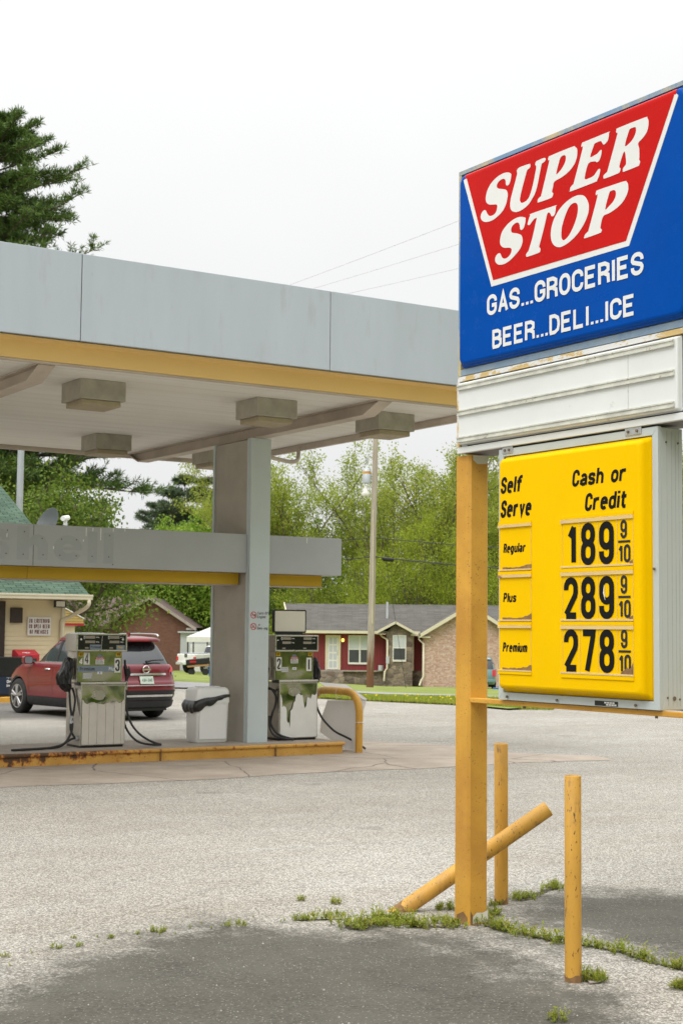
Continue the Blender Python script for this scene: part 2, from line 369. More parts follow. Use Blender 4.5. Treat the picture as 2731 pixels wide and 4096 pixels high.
M['beam'] = simple('dirty_beige_steel', (.56, .48, .41), .65, var=.2, vs=1.5, specks=[((.33, .17, .09), 6, .66, .08)])
def ceilmat():
    m, N, L, b = nmat('canopy_soffit'); v = tex(N, L, scale=(.15, 3, 1)); f = noise(N, L, v, 1.6, 5)
    c = mix(N, L, ramp(N, L, f, .3, .75), (.74, .71, .66), (.84, .82, .785))
    tc = N.new('ShaderNodeTexCoord'); sp = N.new('ShaderNodeSeparateXYZ'); L.new(tc.outputs['Object'], sp.inputs[0])
    w = mth(N, L, 'FRACT', mth(N, L, 'MULTIPLY', sp.outputs[1], 2.46)); g = ramp(N, L, w, .97, .985)
    c = mix(N, L, g, c, (.55, .50, .44)); L.new(c, b.inputs['Base Color']); b.inputs['Roughness'].default_value = .7; return m
M['soffit'] = ceilmat()
M['lampbox'] = simple('weathered_light_housing', (.42, .39, .33), .6, var=.25, vs=3.5, specks=[((.42, .37, .32), 3, .55, .1)])
M['lamptray'] = simple('yellowed_light_tray', (.40, .33, .22), .6, var=.15, vs=5)
M['stucco'] = simple('brown_stucco', (.46, .42, .365), .95, var=.15, vs=1.5, bs=.5, bsc=120, specks=[((.24, .20, .16), 90, .58, .08), ((.5, .45, .39), 130, .62, .05)])
M['column'] = simple('blue_grey_paint', (.55, .615, .63), .6, var=.07, vs=1.2, specks=[((.30, .22, .15), 16, .70, .02)])
def steel(name, rough=.18, tint=(.72, .70, .66), wave=.02, wsc=3):
    m, N, L, b = nmat(name); v = tex(N, L); b.inputs['Base Color'].default_value = rgb(tint); b.inputs['Metallic'].default_value = 1
    r = ramp(N, L, noise(N, L, v, 6, 6), .3, .75, (rough*.6,)*3, (rough*1.7,)*3); L.new(r, b.inputs['Roughness'])
    bump(N, L, b, noise(N, L, v, wsc, 2, .5), 1.0, wave); return m
M['chrome'] = steel('dented_stainless', .10, (.29, .29, .215), .035, 1.6)
M['steel'] = steel('brushed_stainless', .34, (.46, .43, .39), .02, 4)
M['steeltrim'] = steel('steel_trim', .3, (.62, .60, .56), .005, 8)
M['white'] = simple('white_enamel', (.82, .82, .81), .4, var=.06, vs=2, specks=[((.5, .47, .42), 25, .72, .05)])
M['vinyl'] = simple('white_vinyl_film', (.76, .75, .72), .45, var=.05, vs=6, bs=.1, bsc=8)
M['dirtyvinyl'] = simple('yellowed_white_film', (.62, .58, .52), .5, var=.07, vs=6, bs=.2, bsc=8)
M['black'] = simple('black_plastic', (.012, .012, .013), .45, var=.2, vs=6)
M['rubber'] = simple('black_rubber', (.016, .016, .017), .5, var=.2, vs=10)
M['bag'] = simple('black_bin_bag', (.022, .021, .022), .32, var=.3, vs=6, bs=.6, bsc=14)
M['glassblk'] = simple('black_display_glass', (.012, .012, .013), .2, var=.2, vs=6)
M['lcd'] = simple('blank_lcd', (.27, .24, .19), .5, var=.1, vs=6)
M['paper'] = simple('white_sticker', (.72, .71, .68), .5, var=.05, vs=10)
M['ink'] = simple('black_ink', (.012, .012, .012), .5, var=.1)
M['greytxt'] = simple('grey_ink', (.42, .42, .42), .5, var=.1)
M['yelstk'] = simple('yellow_sticker', (.68, .44, .01), .5, var=.06)
M['redstk'] = simple('red_sticker', (.55, .02, .025), .5, var=.06)
M['bluestk'] = simple('blue_grey_strip', (.20, .245, .30), .45, var=.08)
M['whitetxt'] = simple('white_ink', (.75, .75, .74), .5, var=.04)
def acryl(name, col, var=.05, rough=.12, grime=None):
    m, N, L, b = nmat(name); v = tex(N, L); f = noise(N, L, v, 2.5, 5)
    c = mix(N, L, ramp(N, L, f, .35, .7), tuple(x*(1-var) for x in col), col)
    if grime: c = mix(N, L, ramp(N, L, noise(N, L, tex(N, L, scale=(1, 1, .25)), 9, 6, .7), .6, .75), c, grime)
    L.new(c, b.inputs['Base Color']); b.inputs['Roughness'].default_value = rough; b.inputs['Specular IOR Level'].default_value = .06
    rr = ramp(N, L, noise(N, L, v, 12, 5, .7), .5, .6, (rough,)*3, (rough*2.6,)*3); L.new(rr, b.inputs['Roughness'])
    bump(N, L, b, noise(N, L, v, 9, 4, .65), .1, .008); return m
M['signblue'] = acryl('blue_acrylic', (.0, .07, .38), .10)
M['signred'] = acryl('red_acrylic', (.56, .012, .010), .08)
M['signwhite'] = acryl('white_acrylic', (.76, .76, .74), .05)
M['signyellow'] = acryl('yellow_acrylic', (.90, .54, .0), .04, .4)
def patchy(name, a, b_, sc=3, sp=(1, 1, 1), lo=.42, hi=.56, third=None):
    m, N, L, b = nmat(name); v = tex(N, L, scale=sp); f = noise(N, L, v, sc, 9, .75)
    c = mix(N, L, ramp(N, L, f, lo, hi), a, b_)
    if third: c = mix(N, L, ramp(N, L, noise(N, L, v, sc*2.6, 8, .7), .58, .62), c, third)
    L.new(c, b.inputs['Base Color']); b.inputs['Roughness'].default_value = .5; bump(N, L, b, f, .2, .004); return m
M['frameblue'] = patchy('peeling_blue_over_cream', (.17, .29, .43), (.55, .45, .22), 1.5, lo=.44, hi=.58)
M['frameband'] = patchy('faded_blue_strip', (.20, .29, .40), (.26, .34, .42), 3)
M['peel'] = patchy('cream_paint_peeling_white', (.60, .43, .18), (.72, .72, .70), 7, (1, .6, 1.6), .48, .53)
M['peelside'] = patchy('peeling_edge', (.72, .70, .66), (.62, .42, .15), 4, (1, 1, 1), .45, .5)
M['reader'] = simple('white_reader_board', (.74, .755, .74), .4, var=.05, vs=1.5, specks=[((.52, .51, .44), 5, .68, .1)])
M['track'] = simple('grimy_letter_track', (.62, .62, .55), .45, var=.25, vs=8, specks=[((.30, .26, .18), 12, .60, .08)])
M['alu'] = simple('painted_aluminium', (.50, .55, .55), .45, var=.08, vs=1.5, specks=[((.45, .45, .33), 3, .6, .2)], scale=(1, 1, .3))
M['underside'] = simple('dark_underside', (.20, .19, .19), .7, var=.1)
M['bronze'] = simple('galvanised_bracket', (.45, .47, .48), .4, metal=.3, var=.15, vs=20)
M['bolt'] = simple('rusty_bolt', (.16, .12, .09), .6, var=.3, vs=30)
def rail():
    m, N, L, b = nmat('clear_plastic_rail'); v = tex(N, L, scale=(1, .5, 2)); f = noise(N, L, v, 14, 6)
    c = mix(N, L, ramp(N, L, f, .45, .7), (.74, .54, .22), (.66, .47, .25)); c = mix(N, L, ramp(N, L, noise(N, L, v, 9, 5), .62, .7), c, (.32, .19, .12))
    L.new(c, b.inputs['Base Color']); b.inputs['Roughness'].default_value = .25; return m
M['rail'] = rail()
M['rustdirt'] = simple('rusty_dirt', (.27, .15, .06), .9, var=.4, vs=20)
M['numeral'] = simple('black_numeral', (.008, .008, .008), .5, var=.15, spec=.15)
M['smallnum'] = simple('dark_grey_numeral', (.03, .03, .035), .5, var=.15, spec=.2)
def asphalt():
    m, N, L, b = nmat('old_asphalt'); v = tex(N, L)
    vo = N.new('ShaderNodeTexVoronoi'); vo.inputs['Scale'].default_value = 62; L.new(v, vo.inputs['Vector'])
    vo2 = N.new('ShaderNodeTexVoronoi'); vo2.inputs['Scale'].default_value = 150; L.new(v, vo2.inputs['Vector'])
    sx = N.new('ShaderNodeSeparateColor'); L.new(vo.outputs['Color'], sx.inputs[0])
    sx2 = N.new('ShaderNodeSeparateColor'); L.new(vo2.outputs['Color'], sx2.inputs[0])
    big = noise(N, L, v, .35, 6, .6); mid = noise(N, L, v, 2.2, 5)
    stone = mix(N, L, sx.outputs[0], (.24, .22, .19), (.72, .70, .64))
    stone = mix(N, L, ramp(N, L, vo.outputs['Distance'], .30, .72), stone, (.11, .10, .09))
    stone = mix(N, L, ramp(N, L, sx2.outputs[0], .78, .86), stone, (.66, .645, .60))
    stone = mix(N, L, ramp(N, L, sx2.outputs[1], .9, .94), stone, (.10, .095, .09))
    avg = mix(N, L, ramp(N, L, mid, .3, .7), (.455, .42, .355), (.57, .53, .45))
    stone = mix(N, L, .24, stone, avg)
    at = N.new('ShaderNodeAttribute'); at.attribute_name = 'seal'
    k = mth(N, L, 'ADD', at.outputs['Fac'], mth(N, L, 'MULTIPLY', mth(N, L, 'SUBTRACT', noise(N, L, v, 2.4, 10, .78), .5), 1.55))
    k = mth(N, L, 'ADD', k, mth(N, L, 'MULTIPLY', mth(N, L, 'SUBTRACT', sx.outputs[1], .5), .18))
    seal = mix(N, L, sx.outputs[2], (.055, .051, .041), (.115, .108, .088))
    seal = mix(N, L, ramp(N, L, mid, .35, .7), seal, (.115, .108, .088))
    seal = mix(N, L, ramp(N, L, sx2.outputs[2], .972, .985), seal, (.30, .29, .26))
    c = mix(N, L, ramp(N, L, k, .30, .70), stone, seal)
    at2 = N.new('ShaderNodeAttribute'); at2.attribute_name = 'tarmac'
    c = mix(N, L, at2.outputs['Fac'], c, (.115, .11, .105))
    c = mix(N, L, ramp(N, L, big, .3, .75), c, mix(N, L, 1.0, c, (.74, .72, .69), 'MULTIPLY'))
    bd = noise(N, L, tex(N, L, scale=(.35, 1.8, 1), rot=(0, 0, .35)), 1.1, 6, .6); c = mix(N, L, ramp(N, L, bd, .35, .65), c, mix(N, L, 1.0, c, (.92, .90, .87), 'MULTIPLY'))   # worn driving bands
    sp_ = ramp(N, L, noise(N, L, v, .8, 4, .5), .665, .70); c = mix(N, L, mth(N, L, 'MULTIPLY', sp_, .38), c, (.13, .115, .095))   # old oil stains
    # hairline cracks
    wv = N.new('ShaderNodeTexVoronoi'); wv.feature = 'DISTANCE_TO_EDGE'; wv.inputs['Scale'].default_value = .33
    dv = N.new('ShaderNodeMix'); dv.data_type = 'VECTOR'; dv.inputs[0].default_value = .16; L.new(v, dv.inputs[4]); nn = N.new('ShaderNodeTexNoise'); nn.inputs['Scale'].default_value = 1.6; nn.inputs['Detail'].default_value = 6; L.new(v, nn.inputs['Vector']); L.new(nn.outputs['Color'], dv.inputs[5])
    L.new(dv.outputs[1], wv.inputs['Vector'])
    cr = ramp(N, L, wv.outputs['Distance'], .0, .003, (1, 1, 1), (0, 0, 0))
    cr = mth(N, L, 'MULTIPLY', cr, ramp(N, L, mid, .42, .55))
    c = mix(N, L, mth(N, L, 'MULTIPLY', cr, .3), c, (.10, .09, .08))
    L.new(c, b.inputs['Base Color']); b.inputs['Roughness'].default_value = .9
    bump(N, L, b, mix(N, L, .5, vo.outputs['Distance'], sx2.outputs[0]), .55, .012); return m
M['asphalt'] = asphalt()
def apronmat():
    m, N, L, b = nmat('stained_concrete_apron'); v = tex(N, L); f = noise(N, L, v, 1.1, 8, .7)
    c = mix(N, L, ramp(N, L, f, .32, .7), (.28, .225, .175), (.46, .385, .31))
    c = mix(N, L, ramp(N, L, noise(N, L, v, 60, 3), .55, .75), c, (.42, .38, .33))
    wv = N.new('ShaderNodeTexVoronoi'); wv.feature = 'DISTANCE_TO_EDGE'; wv.inputs['Scale'].default_value = .55
    dv = N.new('ShaderNodeMix'); dv.data_type = 'VECTOR'; dv.inputs[0].default_value = .2; L.new(v, dv.inputs[4]); nn = N.new('ShaderNodeTexNoise'); nn.inputs['Scale'].default_value = 1.3; nn.inputs['Detail'].default_value = 7; L.new(v, nn.inputs['Vector']); L.new(nn.outputs['Color'], dv.inputs[5]); L.new(dv.outputs[1], wv.inputs['Vector'])
    c = mix(N, L, ramp(N, L, wv.outputs['Distance'], 0, .006, (1, 1, 1), (0, 0, 0)), c, (.09, .075, .06))
    L.new(c, b.inputs['Base Color']); b.inputs['Roughness'].default_value = .85; bump(N, L, b, f, .3, .01); return m
M['apron'] = apronmat()
M['grass'] = simple('mown_grass', (.19, .235, .032), .9, var=.35, vs=.5, bs=.6, bsc=40, specks=[((.34, .29, .08), .9, .55, .15), ((.11, .17, .02), 14, .55, .1)])
M['road'] = simple('grey_road', (.30, .29, .29), .9, var=.1, vs=.6)
def leafmat(name, cols, trans=.42, rough=.6):
    m, N, L, b = nmat(name); g = N.new('ShaderNodeNewGeometry')
    r = N.new('ShaderNodeValToRGB'); r.color_ramp.interpolation = 'LINEAR'
    el = r.color_ramp.elements
    while len(el) < len(cols): el.new(.5)
    for i, c in enumerate(cols): el[i].position = i/(len(cols)-1); el[i].color = rgb(c)
    L.new(g.outputs['Random Per Island'], r.inputs[0]); L.new(r.outputs[0], b.inputs['Base Color']); b.inputs['Roughness'].default_value = rough
    b.inputs['Specular IOR Level'].default_value = .25
    tr = N.new('ShaderNodeBsdfTranslucent'); L.new(r.outputs[0], tr.inputs[0]); ms = N.new('ShaderNodeMixShader'); ms.inputs[0].default_value = trans
    L.new(b.outputs[0], ms.inputs[1]); L.new(tr.outputs[0], ms.inputs[2]); L.new(ms.outputs[0], N['Material Output'].inputs[0]); return m
M['leaf_spring'] = leafmat('spring_leaves', [(0.155, 0.209, 0.025), (0.310, 0.384, 0.043), (0.435, 0.433, 0.072), (0.233, 0.320, 0.043)])
M['leaf_yellow'] = leafmat('yellow_green_leaves', [(0.189, 0.273, 0.026), (0.349, 0.416, 0.026), (0.277, 0.352, 0.040), (0.437, 0.463, 0.053)])
M['leaf_bright'] = leafmat('bright_green_leaves', [(0.127, 0.240, 0.019), (0.253, 0.380, 0.036), (0.177, 0.291, 0.036), (0.329, 0.430, 0.061)])
M['leaf_dark'] = leafmat('dark_green_leaves', [(0.038, 0.080, 0.017), (0.090, 0.160, 0.028), (0.135, 0.208, 0.035), (0.060, 0.112, 0.021)])
M['needle'] = leafmat('pine_needles', [(0.051, 0.112, 0.028), (0.104, 0.173, 0.039), (0.154, 0.223, 0.046), (0.078, 0.147, 0.031)], .15)
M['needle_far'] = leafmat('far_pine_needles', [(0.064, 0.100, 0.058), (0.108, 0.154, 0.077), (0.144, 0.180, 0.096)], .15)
M['weed'] = leafmat('weed_leaves', [(.17, .24, .025), (.30, .38, .04), (.42, .36, .07), (.22, .31, .035)])
M['leaf_mid'] = leafmat('mid_green_leaves', [(.09, .15, .02), (.20, .29, .035), (.055, .10, .018), (.27, .34, .05)])
M['bark'] = simple('grey_brown_bark', (.15, .115, .085), .95, var=.3, vs=3, bs=.6, bsc=12, scale=(1, 1, .25))
M['oldwood'] = simple('weathered_pole_wood', (.42, .36, .30), .9, var=.3, vs=2.5, bs=.3, bsc=20, scale=(3, 3, .2), specks=[((.15, .10, .07), 4, .6, .1)])
def polewood():
    m, N, L, b = nmat('stained_pole_wood'); v = tex(N, L, scale=(3, 3, .2)); sp = N.new('ShaderNodeSeparateXYZ'); tc = N.new('ShaderNodeTexCoord'); L.new(tc.outputs['Object'], sp.inputs[0])
    c = mix(N, L, ramp(N, L, noise(N, L, v, 2.5, 5), .3, .7), (.30, .25, .20), (.46, .40, .33)); c = mix(N, L, ramp(N, L, noise(N, L, v, 4, 5), .6, .7), c, (.16, .11, .08))
    q = mth(N, L, 'ADD', mth(N, L, 'MULTIPLY', sp.outputs[2], -.22), noise(N, L, v, 3, 5)); c = mix(N, L, ramp(N, L, q, -.25, .22), c, (.17, .075, .04))
    L.new(c, b.inputs['Base Color']); b.inputs['Roughness'].default_value = .9; return m
M['polewood'] = polewood()
M['redwood'] = simple('red_stained_wood', (.22, .09, .045), .9, var=.3, vs=4, scale=(3, 3, .3))
M['siding'] = simple('cream_vinyl_siding', (.74, .64, .42), .55, var=.05, vs=1)
M['cream'] = simple('cream_trim', (.64, .58, .42), .55, var=.06, vs=2)
M['darkbrown'] = simple('dark_brown_metal', (.045, .03, .025), .6, var=.2, vs=4)
M['shingle'] = brickmat('green_shingles', (.05, .095, .06), (.09, .15, .10), (.008, .015, .01), .34, .16, .012, 'slope', .95, .6, .4)
M['shingle_grey'] = brickmat('grey_shingles', (.098, .092, .08), (.138, .13, .115), (.055, .05, .045), .9, .14, .006, 'slope', .95, .4, .4)
M['shingle_brown'] = brickmat('brown_shingles', (.115, .075, .065), (.16, .11, .10), (.07, .05, .05), .9, .14, .006, 'slope', .95, .4, .3)
M['brick_pink'] = brickmat('mixed_pink_brick', (.46, .21, .145), (.64, .43, .34), (.52, .42, .35), .22, .085, .014, spotty=(.60, .47, .38))
M['brick_red'] = brickmat('red_brick', (.155, .058, .036), (.225, .088, .052), (.18, .12, .095), .22, .085, .011)
def stonemat():
    m, N, L, b = nmat('field_stone'); v = tex(N, L, scale=(2.2, 2.2, 3.6)); vo = N.new('ShaderNodeTexVoronoi'); vo.inputs['Scale'].default_value = 1; L.new(v, vo.inputs['Vector'])
    e = N.new('ShaderNodeTexVoronoi'); e.feature = 'DISTANCE_TO_EDGE'; e.inputs['Scale'].default_value = 1; L.new(v, e.inputs['Vector'])
    s = N.new('ShaderNodeSeparateColor'); L.new(vo.outputs['Color'], s.inputs[0])
    c = mix(N, L, s.outputs[0], (.14, .105, .075), (.36, .285, .20)); c = mix(N, L, ramp(N, L, e.outputs['Distance'], .03, .08, (1, 1, 1), (0, 0, 0)), c, (.22, .19, .16))
    c = mix(N, L, ramp(N, L, noise(N, L, v, 3, 5), .4, .7), c, mix(N, L, 1.0, c, (.6, .6, .6), 'MULTIPLY'))
    L.new(c, b.inputs['Base Color']); b.inputs['Roughness'].default_value = .9; bump(N, L, b, e.outputs['Distance'], .7, .08); return m
M['stone'] = stonemat()
def batten():
    m, N, L, b = nmat('red_board_siding'); tc = N.new('ShaderNodeTexCoord'); sp = N.new('ShaderNodeSeparateXYZ'); L.new(tc.outputs['Object'], sp.inputs[0])
    w = mth(N, L, 'FRACT', mth(N, L, 'MULTIPLY', sp.outputs[0], 5)); g = ramp(N, L, w, .9, .94)
    c = mix(N, L, ramp(N, L, noise(N, L, tex(N, L, scale=(4, 4, .4)), 3, 5), .3, .7), (.17, .018, .02), (.235, .03, .032)); c = mix(N, L, g, c, (.07, .01, .01))
    L.new(c, b.inputs['Base Color']); b.inputs['Roughness'].default_value = .7; return m
M['redboard'] = batten()
def carpaint(name, col):
    m, N, L, b = nmat(name); b.inputs['Base Color'].default_value = rgb(col); b.inputs['Roughness'].default_value = .35; b.inputs['Metallic'].default_value = .0; b.inputs['Specular IOR Level'].default_value = .3; b.inputs['Coat Weight'].default_value = .85; b.inputs['Coat Roughness'].default_value = .05
    f = noise(N, L, tex(N, L), 2, 4); L.new(mix(N, L, ramp(N, L, f, .3, .7), tuple(x*.85 for x in col), col), b.inputs['Base Color']); return m
M['car_red'] = carpaint('dark_red_car_paint', (.175, .004, .012))
M['car_white'] = carpaint('white_car_paint', (.72, .71, .68))
M['car_teal'] = carpaint('teal_car_paint', (.16, .27, .28))
M['carglass'] = simple('tinted_car_glass', (.03, .034, .038), .06, var=.1, spec=.8)
M['cladding'] = simple('dark_grey_cladding', (.022, .023, .026), .55, var=.15, vs=4)
M['tyre'] = simple('tyre_rubber', (.02, .02, .02), .8, var=.2, vs=8)
M['rim'] = simple('alloy_rim', (.48, .47, .46), .35, metal=.7, var=.1, vs=6)
M['taillight'] = simple('red_tail_light', (.62, .012, .02), .15, var=.1)
M['clearlens'] = simple('clear_lens', (.55, .55, .55), .12, var=.1)
M['silver'] = simple('chrome_trim', (.7, .7, .7), .15, metal=1, var=.05)
M['plate'] = simple('pale_green_plate', (.55, .62, .53), .4, var=.08, vs=6)
M['plateink'] = simple('green_plate_ink', (.03, .14, .08), .4)
M['winpane'] = simple('window_pane', (.20, .23, .24), .12, var=.15, vs=1.2, spec=.6)
M['blind'] = simple('white_blind', (.55, .58, .57), .5, var=.06)
M['screen'] = simple('dark_insect_screen', (.055, .058, .062), .5, var=.2, vs=2)
M['newsred'] = simple('red_news_box', (.42, .02, .035), .35, var=.1)
M['newsblack'] = simple('black_news_box', (.012, .012, .014), .35, var=.2)
M['newsblue'] = simple('dark_blue_panel', (.01, .022, .045), .4, var=.1)
M['teal'] = simple('teal_paper', (.05, .34, .36), .6)
M['corru'] = simple('translucent_corrugated_plastic', (.70, .67, .65), .4, var=.1, vs=2)
def corr():
    m = M['corru']; N = m.node_tree.nodes; L = m.node_tree.links; b = N['Principled BSDF']
    t = N.new('ShaderNodeBsdfTranslucent'); t.inputs[0].default_value = (.75, .75, .73, 1); tp = N.new('ShaderNodeBsdfTransparent')
    a = N.new('ShaderNodeMixShader'); a.inputs[0].default_value = .4; L.new(b.outputs[0], a.inputs[1]); L.new(t.outputs[0], a.inputs[2])
    c = N.new('ShaderNodeMixShader'); c.inputs[0].default_value = .22; L.new(a.outputs[0], c.inputs[1]); L.new(tp.outputs[0], c.inputs[2]); L.new(c.outputs[0], N['Material Output'].inputs[0])
corr()
M['galv'] = simple('galvanised_pole', (.42, .45, .47), .5, metal=.3, var=.1, vs=2)
M['wire'] = simple('black_wire', (.03, .03, .03), .6)
M['paleyellow'] = simple('yellow_siding', (.62, .45, .14), .6, var=.06)
M['tarpwhite'] = simple('white_tarpaulin', (.74, .72, .66), .6, var=.06)
M['shed'] = simple('pale_grey_metal', (.5, .52, .53), .5, var=.06)
M['bluebox'] = simple('blue_plastic', (.02, .14, .42), .45, var=.1)
def lampglow():
    m, N, L, b = nmat('porch_bulb_glow'); b.inputs['Base Color'].default_value = (1, .7, .2, 1); b.inputs['Emission Color'].default_value = (1, .62, .08, 1); b.inputs['Emission Strength'].default_value = 3; return m
M['bulb'] = lampglow()
M['soil'] = simple('crack_soil', (.075, .058, .04), .95, var=.4, vs=30)
M['woodpanel'] = simple('tan_wood', (.36, .20, .08), .6, var=.2, vs=5)
# ---------------------------------------------------------------- ground, road, lawn, apron
def seg_d(px, py, ax, ay, bx, by):
    dx, dy = bx-ax, by-ay; t = np.clip(((px-ax)*dx+(py-ay)*dy)/(dx*dx+dy*dy), 0, 1)
    return np.hypot(px-ax-t*dx, py-ay-t*dy)
def poly_sd(px, py, P):                       # signed distance, positive inside
    d = np.full(px.shape, 1e9); ins = np.zeros(px.shape, bool)
    for i in range(len(P)):
        ax, ay = P[i]; bx, by = P[(i+1) % len(P)]
        d = np.minimum(d, seg_d(px, py, ax, ay, bx, by))
        c = ((ay > py) != (by > py)) & (px < (bx-ax)*(py-ay)/((by-ay) if by != ay else 1e-9)+ax); ins ^= c
    return np.where(ins, d, -d)
def build_ground():
    def axis(lo, n0, n1, hi, st):
        a = np.arange(n0, n1+1e-6, st); out = list(a)
        s = st
        while out[-1] < hi: s = min(s*1.25, 1.3) if out[-1] < 85 else s*1.25; out.append(out[-1]+s)
        s = st
        while out[0] > lo: s *= 1.25; out.insert(0, out[0]-s)
        return np.array(out)
    xs = axis(-700, 0, 12, 900, .12); ys = axis(-500, 3, 12, 1200, .12)
    X, Y = np.meshgrid(xs, ys)
    D = X*FX.x+Y*FX.y; L = X*RX.x+Y*RX.y
    t = np.clip((L/np.maximum(D, 1)+.1)/.13, 0, 1); s = .0195+(.031-.0195)*t
    Z = np.where(D < 41, 0, -s*(np.minimum(D, 145)-41))
    Z = Z-np.clip((D-57)/6, 0, 1)*.2
    n, m = X.shape; v = np.stack([X, Y, Z], -1).reshape(-1, 3)
    idx = np.arange(n*m).reshape(n, m)
    f = np.stack([idx[:-1, :-1], idx[:-1, 1:], idx[1:, 1:], idx[1:, :-1]], -1).reshape(-1, 4)
    me = bpy.data.meshes.new('ground'); me.from_pydata(v.tolist(), [], f.tolist())
    # dark sealed patches of newer tarmac in front of and beside the sign
    A = SEAL_A; B = SEAL_B
    seal = np.maximum(poly_sd(X, Y, A), poly_sd(X, Y, B))
    for C in SEAL_LIGHT: seal = np.minimum(seal, -poly_sd(X, Y, C)*.7+.16)
    seal = np.clip(seal*.8+.5, -.35, 1.0)
    at = me.attributes.new('seal', 'FLOAT', 'POINT'); at.data.foreach_set('value', seal.reshape(-1))
    tar = np.clip(poly_sd(X, Y, TARMAC)*1.2+.2, 0, .85)
    at = me.attributes.new('tarmac', 'FLOAT', 'POINT'); at.data.foreach_set('value', tar.reshape(-1))
    me.polygons.foreach_set('use_smooth', [True]*len(me.polygons))
    o = bpy.data.objects.new('ground', me); COL.objects.link(o); me.materials.append(M['asphalt'])
    tag(o, kind='structure')
SEAL_A = [(1.0, 6.2), (2.2, 7.35), (2.8, 7.65), (3.13, 8.0), (3.55, 8.22), (4.29, 8.55), (4.7, 8.74), (4.85, 8.15), (5.12, 8.01), (5.37, 7.96), (5.78, 7.73), (5.97, 7.3), (5.9, 6.9), (5.6, 6.7), (5.45, 6.3), (5.55, 5.9), (5.3, 5.6), (5.0, 5.1), (4.4, 5.3), (3.5, 4.2), (2, 3)]
SEAL_B = [(6.3, 7.95), (6.59, 8.19), (6.92, 8.6), (7.44, 8.36), (7.97, 7.94), (9.2, 6.8), (8, 5), (6.74, 5.8), (6.32, 6.3), (6.3, 7.01), (6.2, 7.41)]
SEAL_LIGHT = [[(5.6, 7.6), (6.05, 7.5), (6.0, 6.9), (5.9, 6.3), (5.6, 6.0), (5.35, 6.4), (5.5, 7.0)]]
TARMAC = [(10.3, 29.4), (11.7, 28.78), (13.17, 27.27), (15.4, 30.0), (15.3, 35.9), (9, 35.9)]
build_ground()
def drape(name, strip, m, kind, lift, rows=10, label=None, cat=None):
    """strip: list of (t, d_near, d_far), t = lateral slope L/d"""
    mb = MB(); cols = []
    for i in range(len(strip)-1):
        a, b = strip[i], strip[i+1]
        k = 6
        for j in range(k + (1 if i == len(strip)-2 else 0)):
            u = j/k; cols.append([a[q]+(b[q]-a[q])*u for q in range(3)])
    vs = []
    for t, dn, df in cols:
        for r in range(rows+1):
            d = dn*(df/dn)**(r/rows); p = VW(t*d, d); vs.append((p.x, p.y, p.z+lift))
    n = rows+1
    fs = [(i*n+r, (i+1)*n+r, (i+1)*n+r+1, i*n+r+1) for i in range(len(cols)-1) for r in range(rows)]
    mb.add(vs, fs, True); o = mb.build(name, m); tag(o, label, cat, kind=kind); return o
drape('road', [(-.3, 58, 80), (-.105, 52.6, 65.6), (.009, 52.5, 58), (.03, 50, 55.5), (.075, 45.7, 50.8), (.12, 41.5, 46.5), (.3, 33, 37)], M['road'], 'structure', .05)
drape('lawn', [(-.3, 80, 600), (-.105, 65.6, 600), (.009, 58, 600), (.03, 55.5, 600), (.075, 50.8, 600), (.12, 46.5, 600), (.3, 37, 600)], M['grass'], 'structure', .045, 24)
drape('verge', [(-.056, 46, 52.4), (-.03, 42.4, 52.4), (.0, 40.6, 52.2), (.03, 39.6, 49.8), (.075, 38.2, 45.6), (.11, 36.0, 42.4), (.138, 37.2, 39.0)], M['grass'], 'structure', .045)
mb = MB()
Pq = [(12, 3), (26, 15.5), (60, 45), (140, 110), (140, -90), (-60, -90), (-60, -7), (-6, -6), (6, -3)]
mb.poly([(a, b, .012) for a, b in Pq]); tag(mb.build('roadside_lawn', M['grass']), kind='structure')
# concrete apron round the pump island
def apron():
    P = [(-4, 17.2), (2, 17.1), (6.2, 17.02), (8.85, 16.75), (10.46, 16.92), (12.01, 16.78), (13.9, 16.92), (15.35, 16.68), (15.6, 17.3), (14.69, 18.48), (14.93, 19.75), (14.25, 21.26), (13, 21.7), (-4, 21.8)]
    rnd = random.Random(4); Q = []
    for i in range(len(P)):
        a, b = Vector(P[i]), Vector(P[(i+1) % len(P)]); n = max(2, int((b-a).length/.35))
        for k in range(n):
            q = a.lerp(b, k/n); Q.append((q.x+rnd.uniform(-.03, .03), q.y+rnd.uniform(-.035, .035), .004))
    mb = MB(); mb.poly(Q); tag(mb.build('concrete_apron', M['apron']), kind='structure')
apron()
# ---------------------------------------------------------------- pump island
isl = thing('pump_island', (10.6, 20.3, 0), 'long orange painted kerb island with rust streaks under the pumps', 'kerb island')
def island_outline(y0, y1, x1, r, n=8):
    P = [(-3, y1), (-3, y0)]
    P += [(x1-r+r*math.sin(R(90*i/n)), y0+r-r*math.cos(R(90*i/n))) for i in range(n+1)]
    P += [(x1-r+r*math.cos(R(90*i/n)), y1-r+r*math.sin(R(90*i/n))) for i in range(n+1)]
    return P
def isl_slab(y0, y1, x1, z0, z1):
    mb = MB(); mb.prism([(x, y, z0) for x, y in island_outline(y0, y1, x1, .12)], (0, 0, z1-z0)); return mb
isl_slab(19.36, 20.98, 12.44, -.1, .125).build('kerb_face', M['kerb'], isl)
isl_slab(19.33, 21.01, 12.47, .125, .172).build('kerb_lip', M['kerb'], isl, bev=.018, seg=3)
mb = MB(); mb.prism([(x, y, .168) for x, y in island_outline(19.42, 20.93, 12.38, .1)], (0, 0, .008)); mb.build('deck', M['concrete'], isl)
mb = MB()
for x in (9.36, 11.21): mb.mark().box(x, x+.012, 19.322, 19.37, .0, .165)
mb.build('joint', M['rustdirt'], isl)

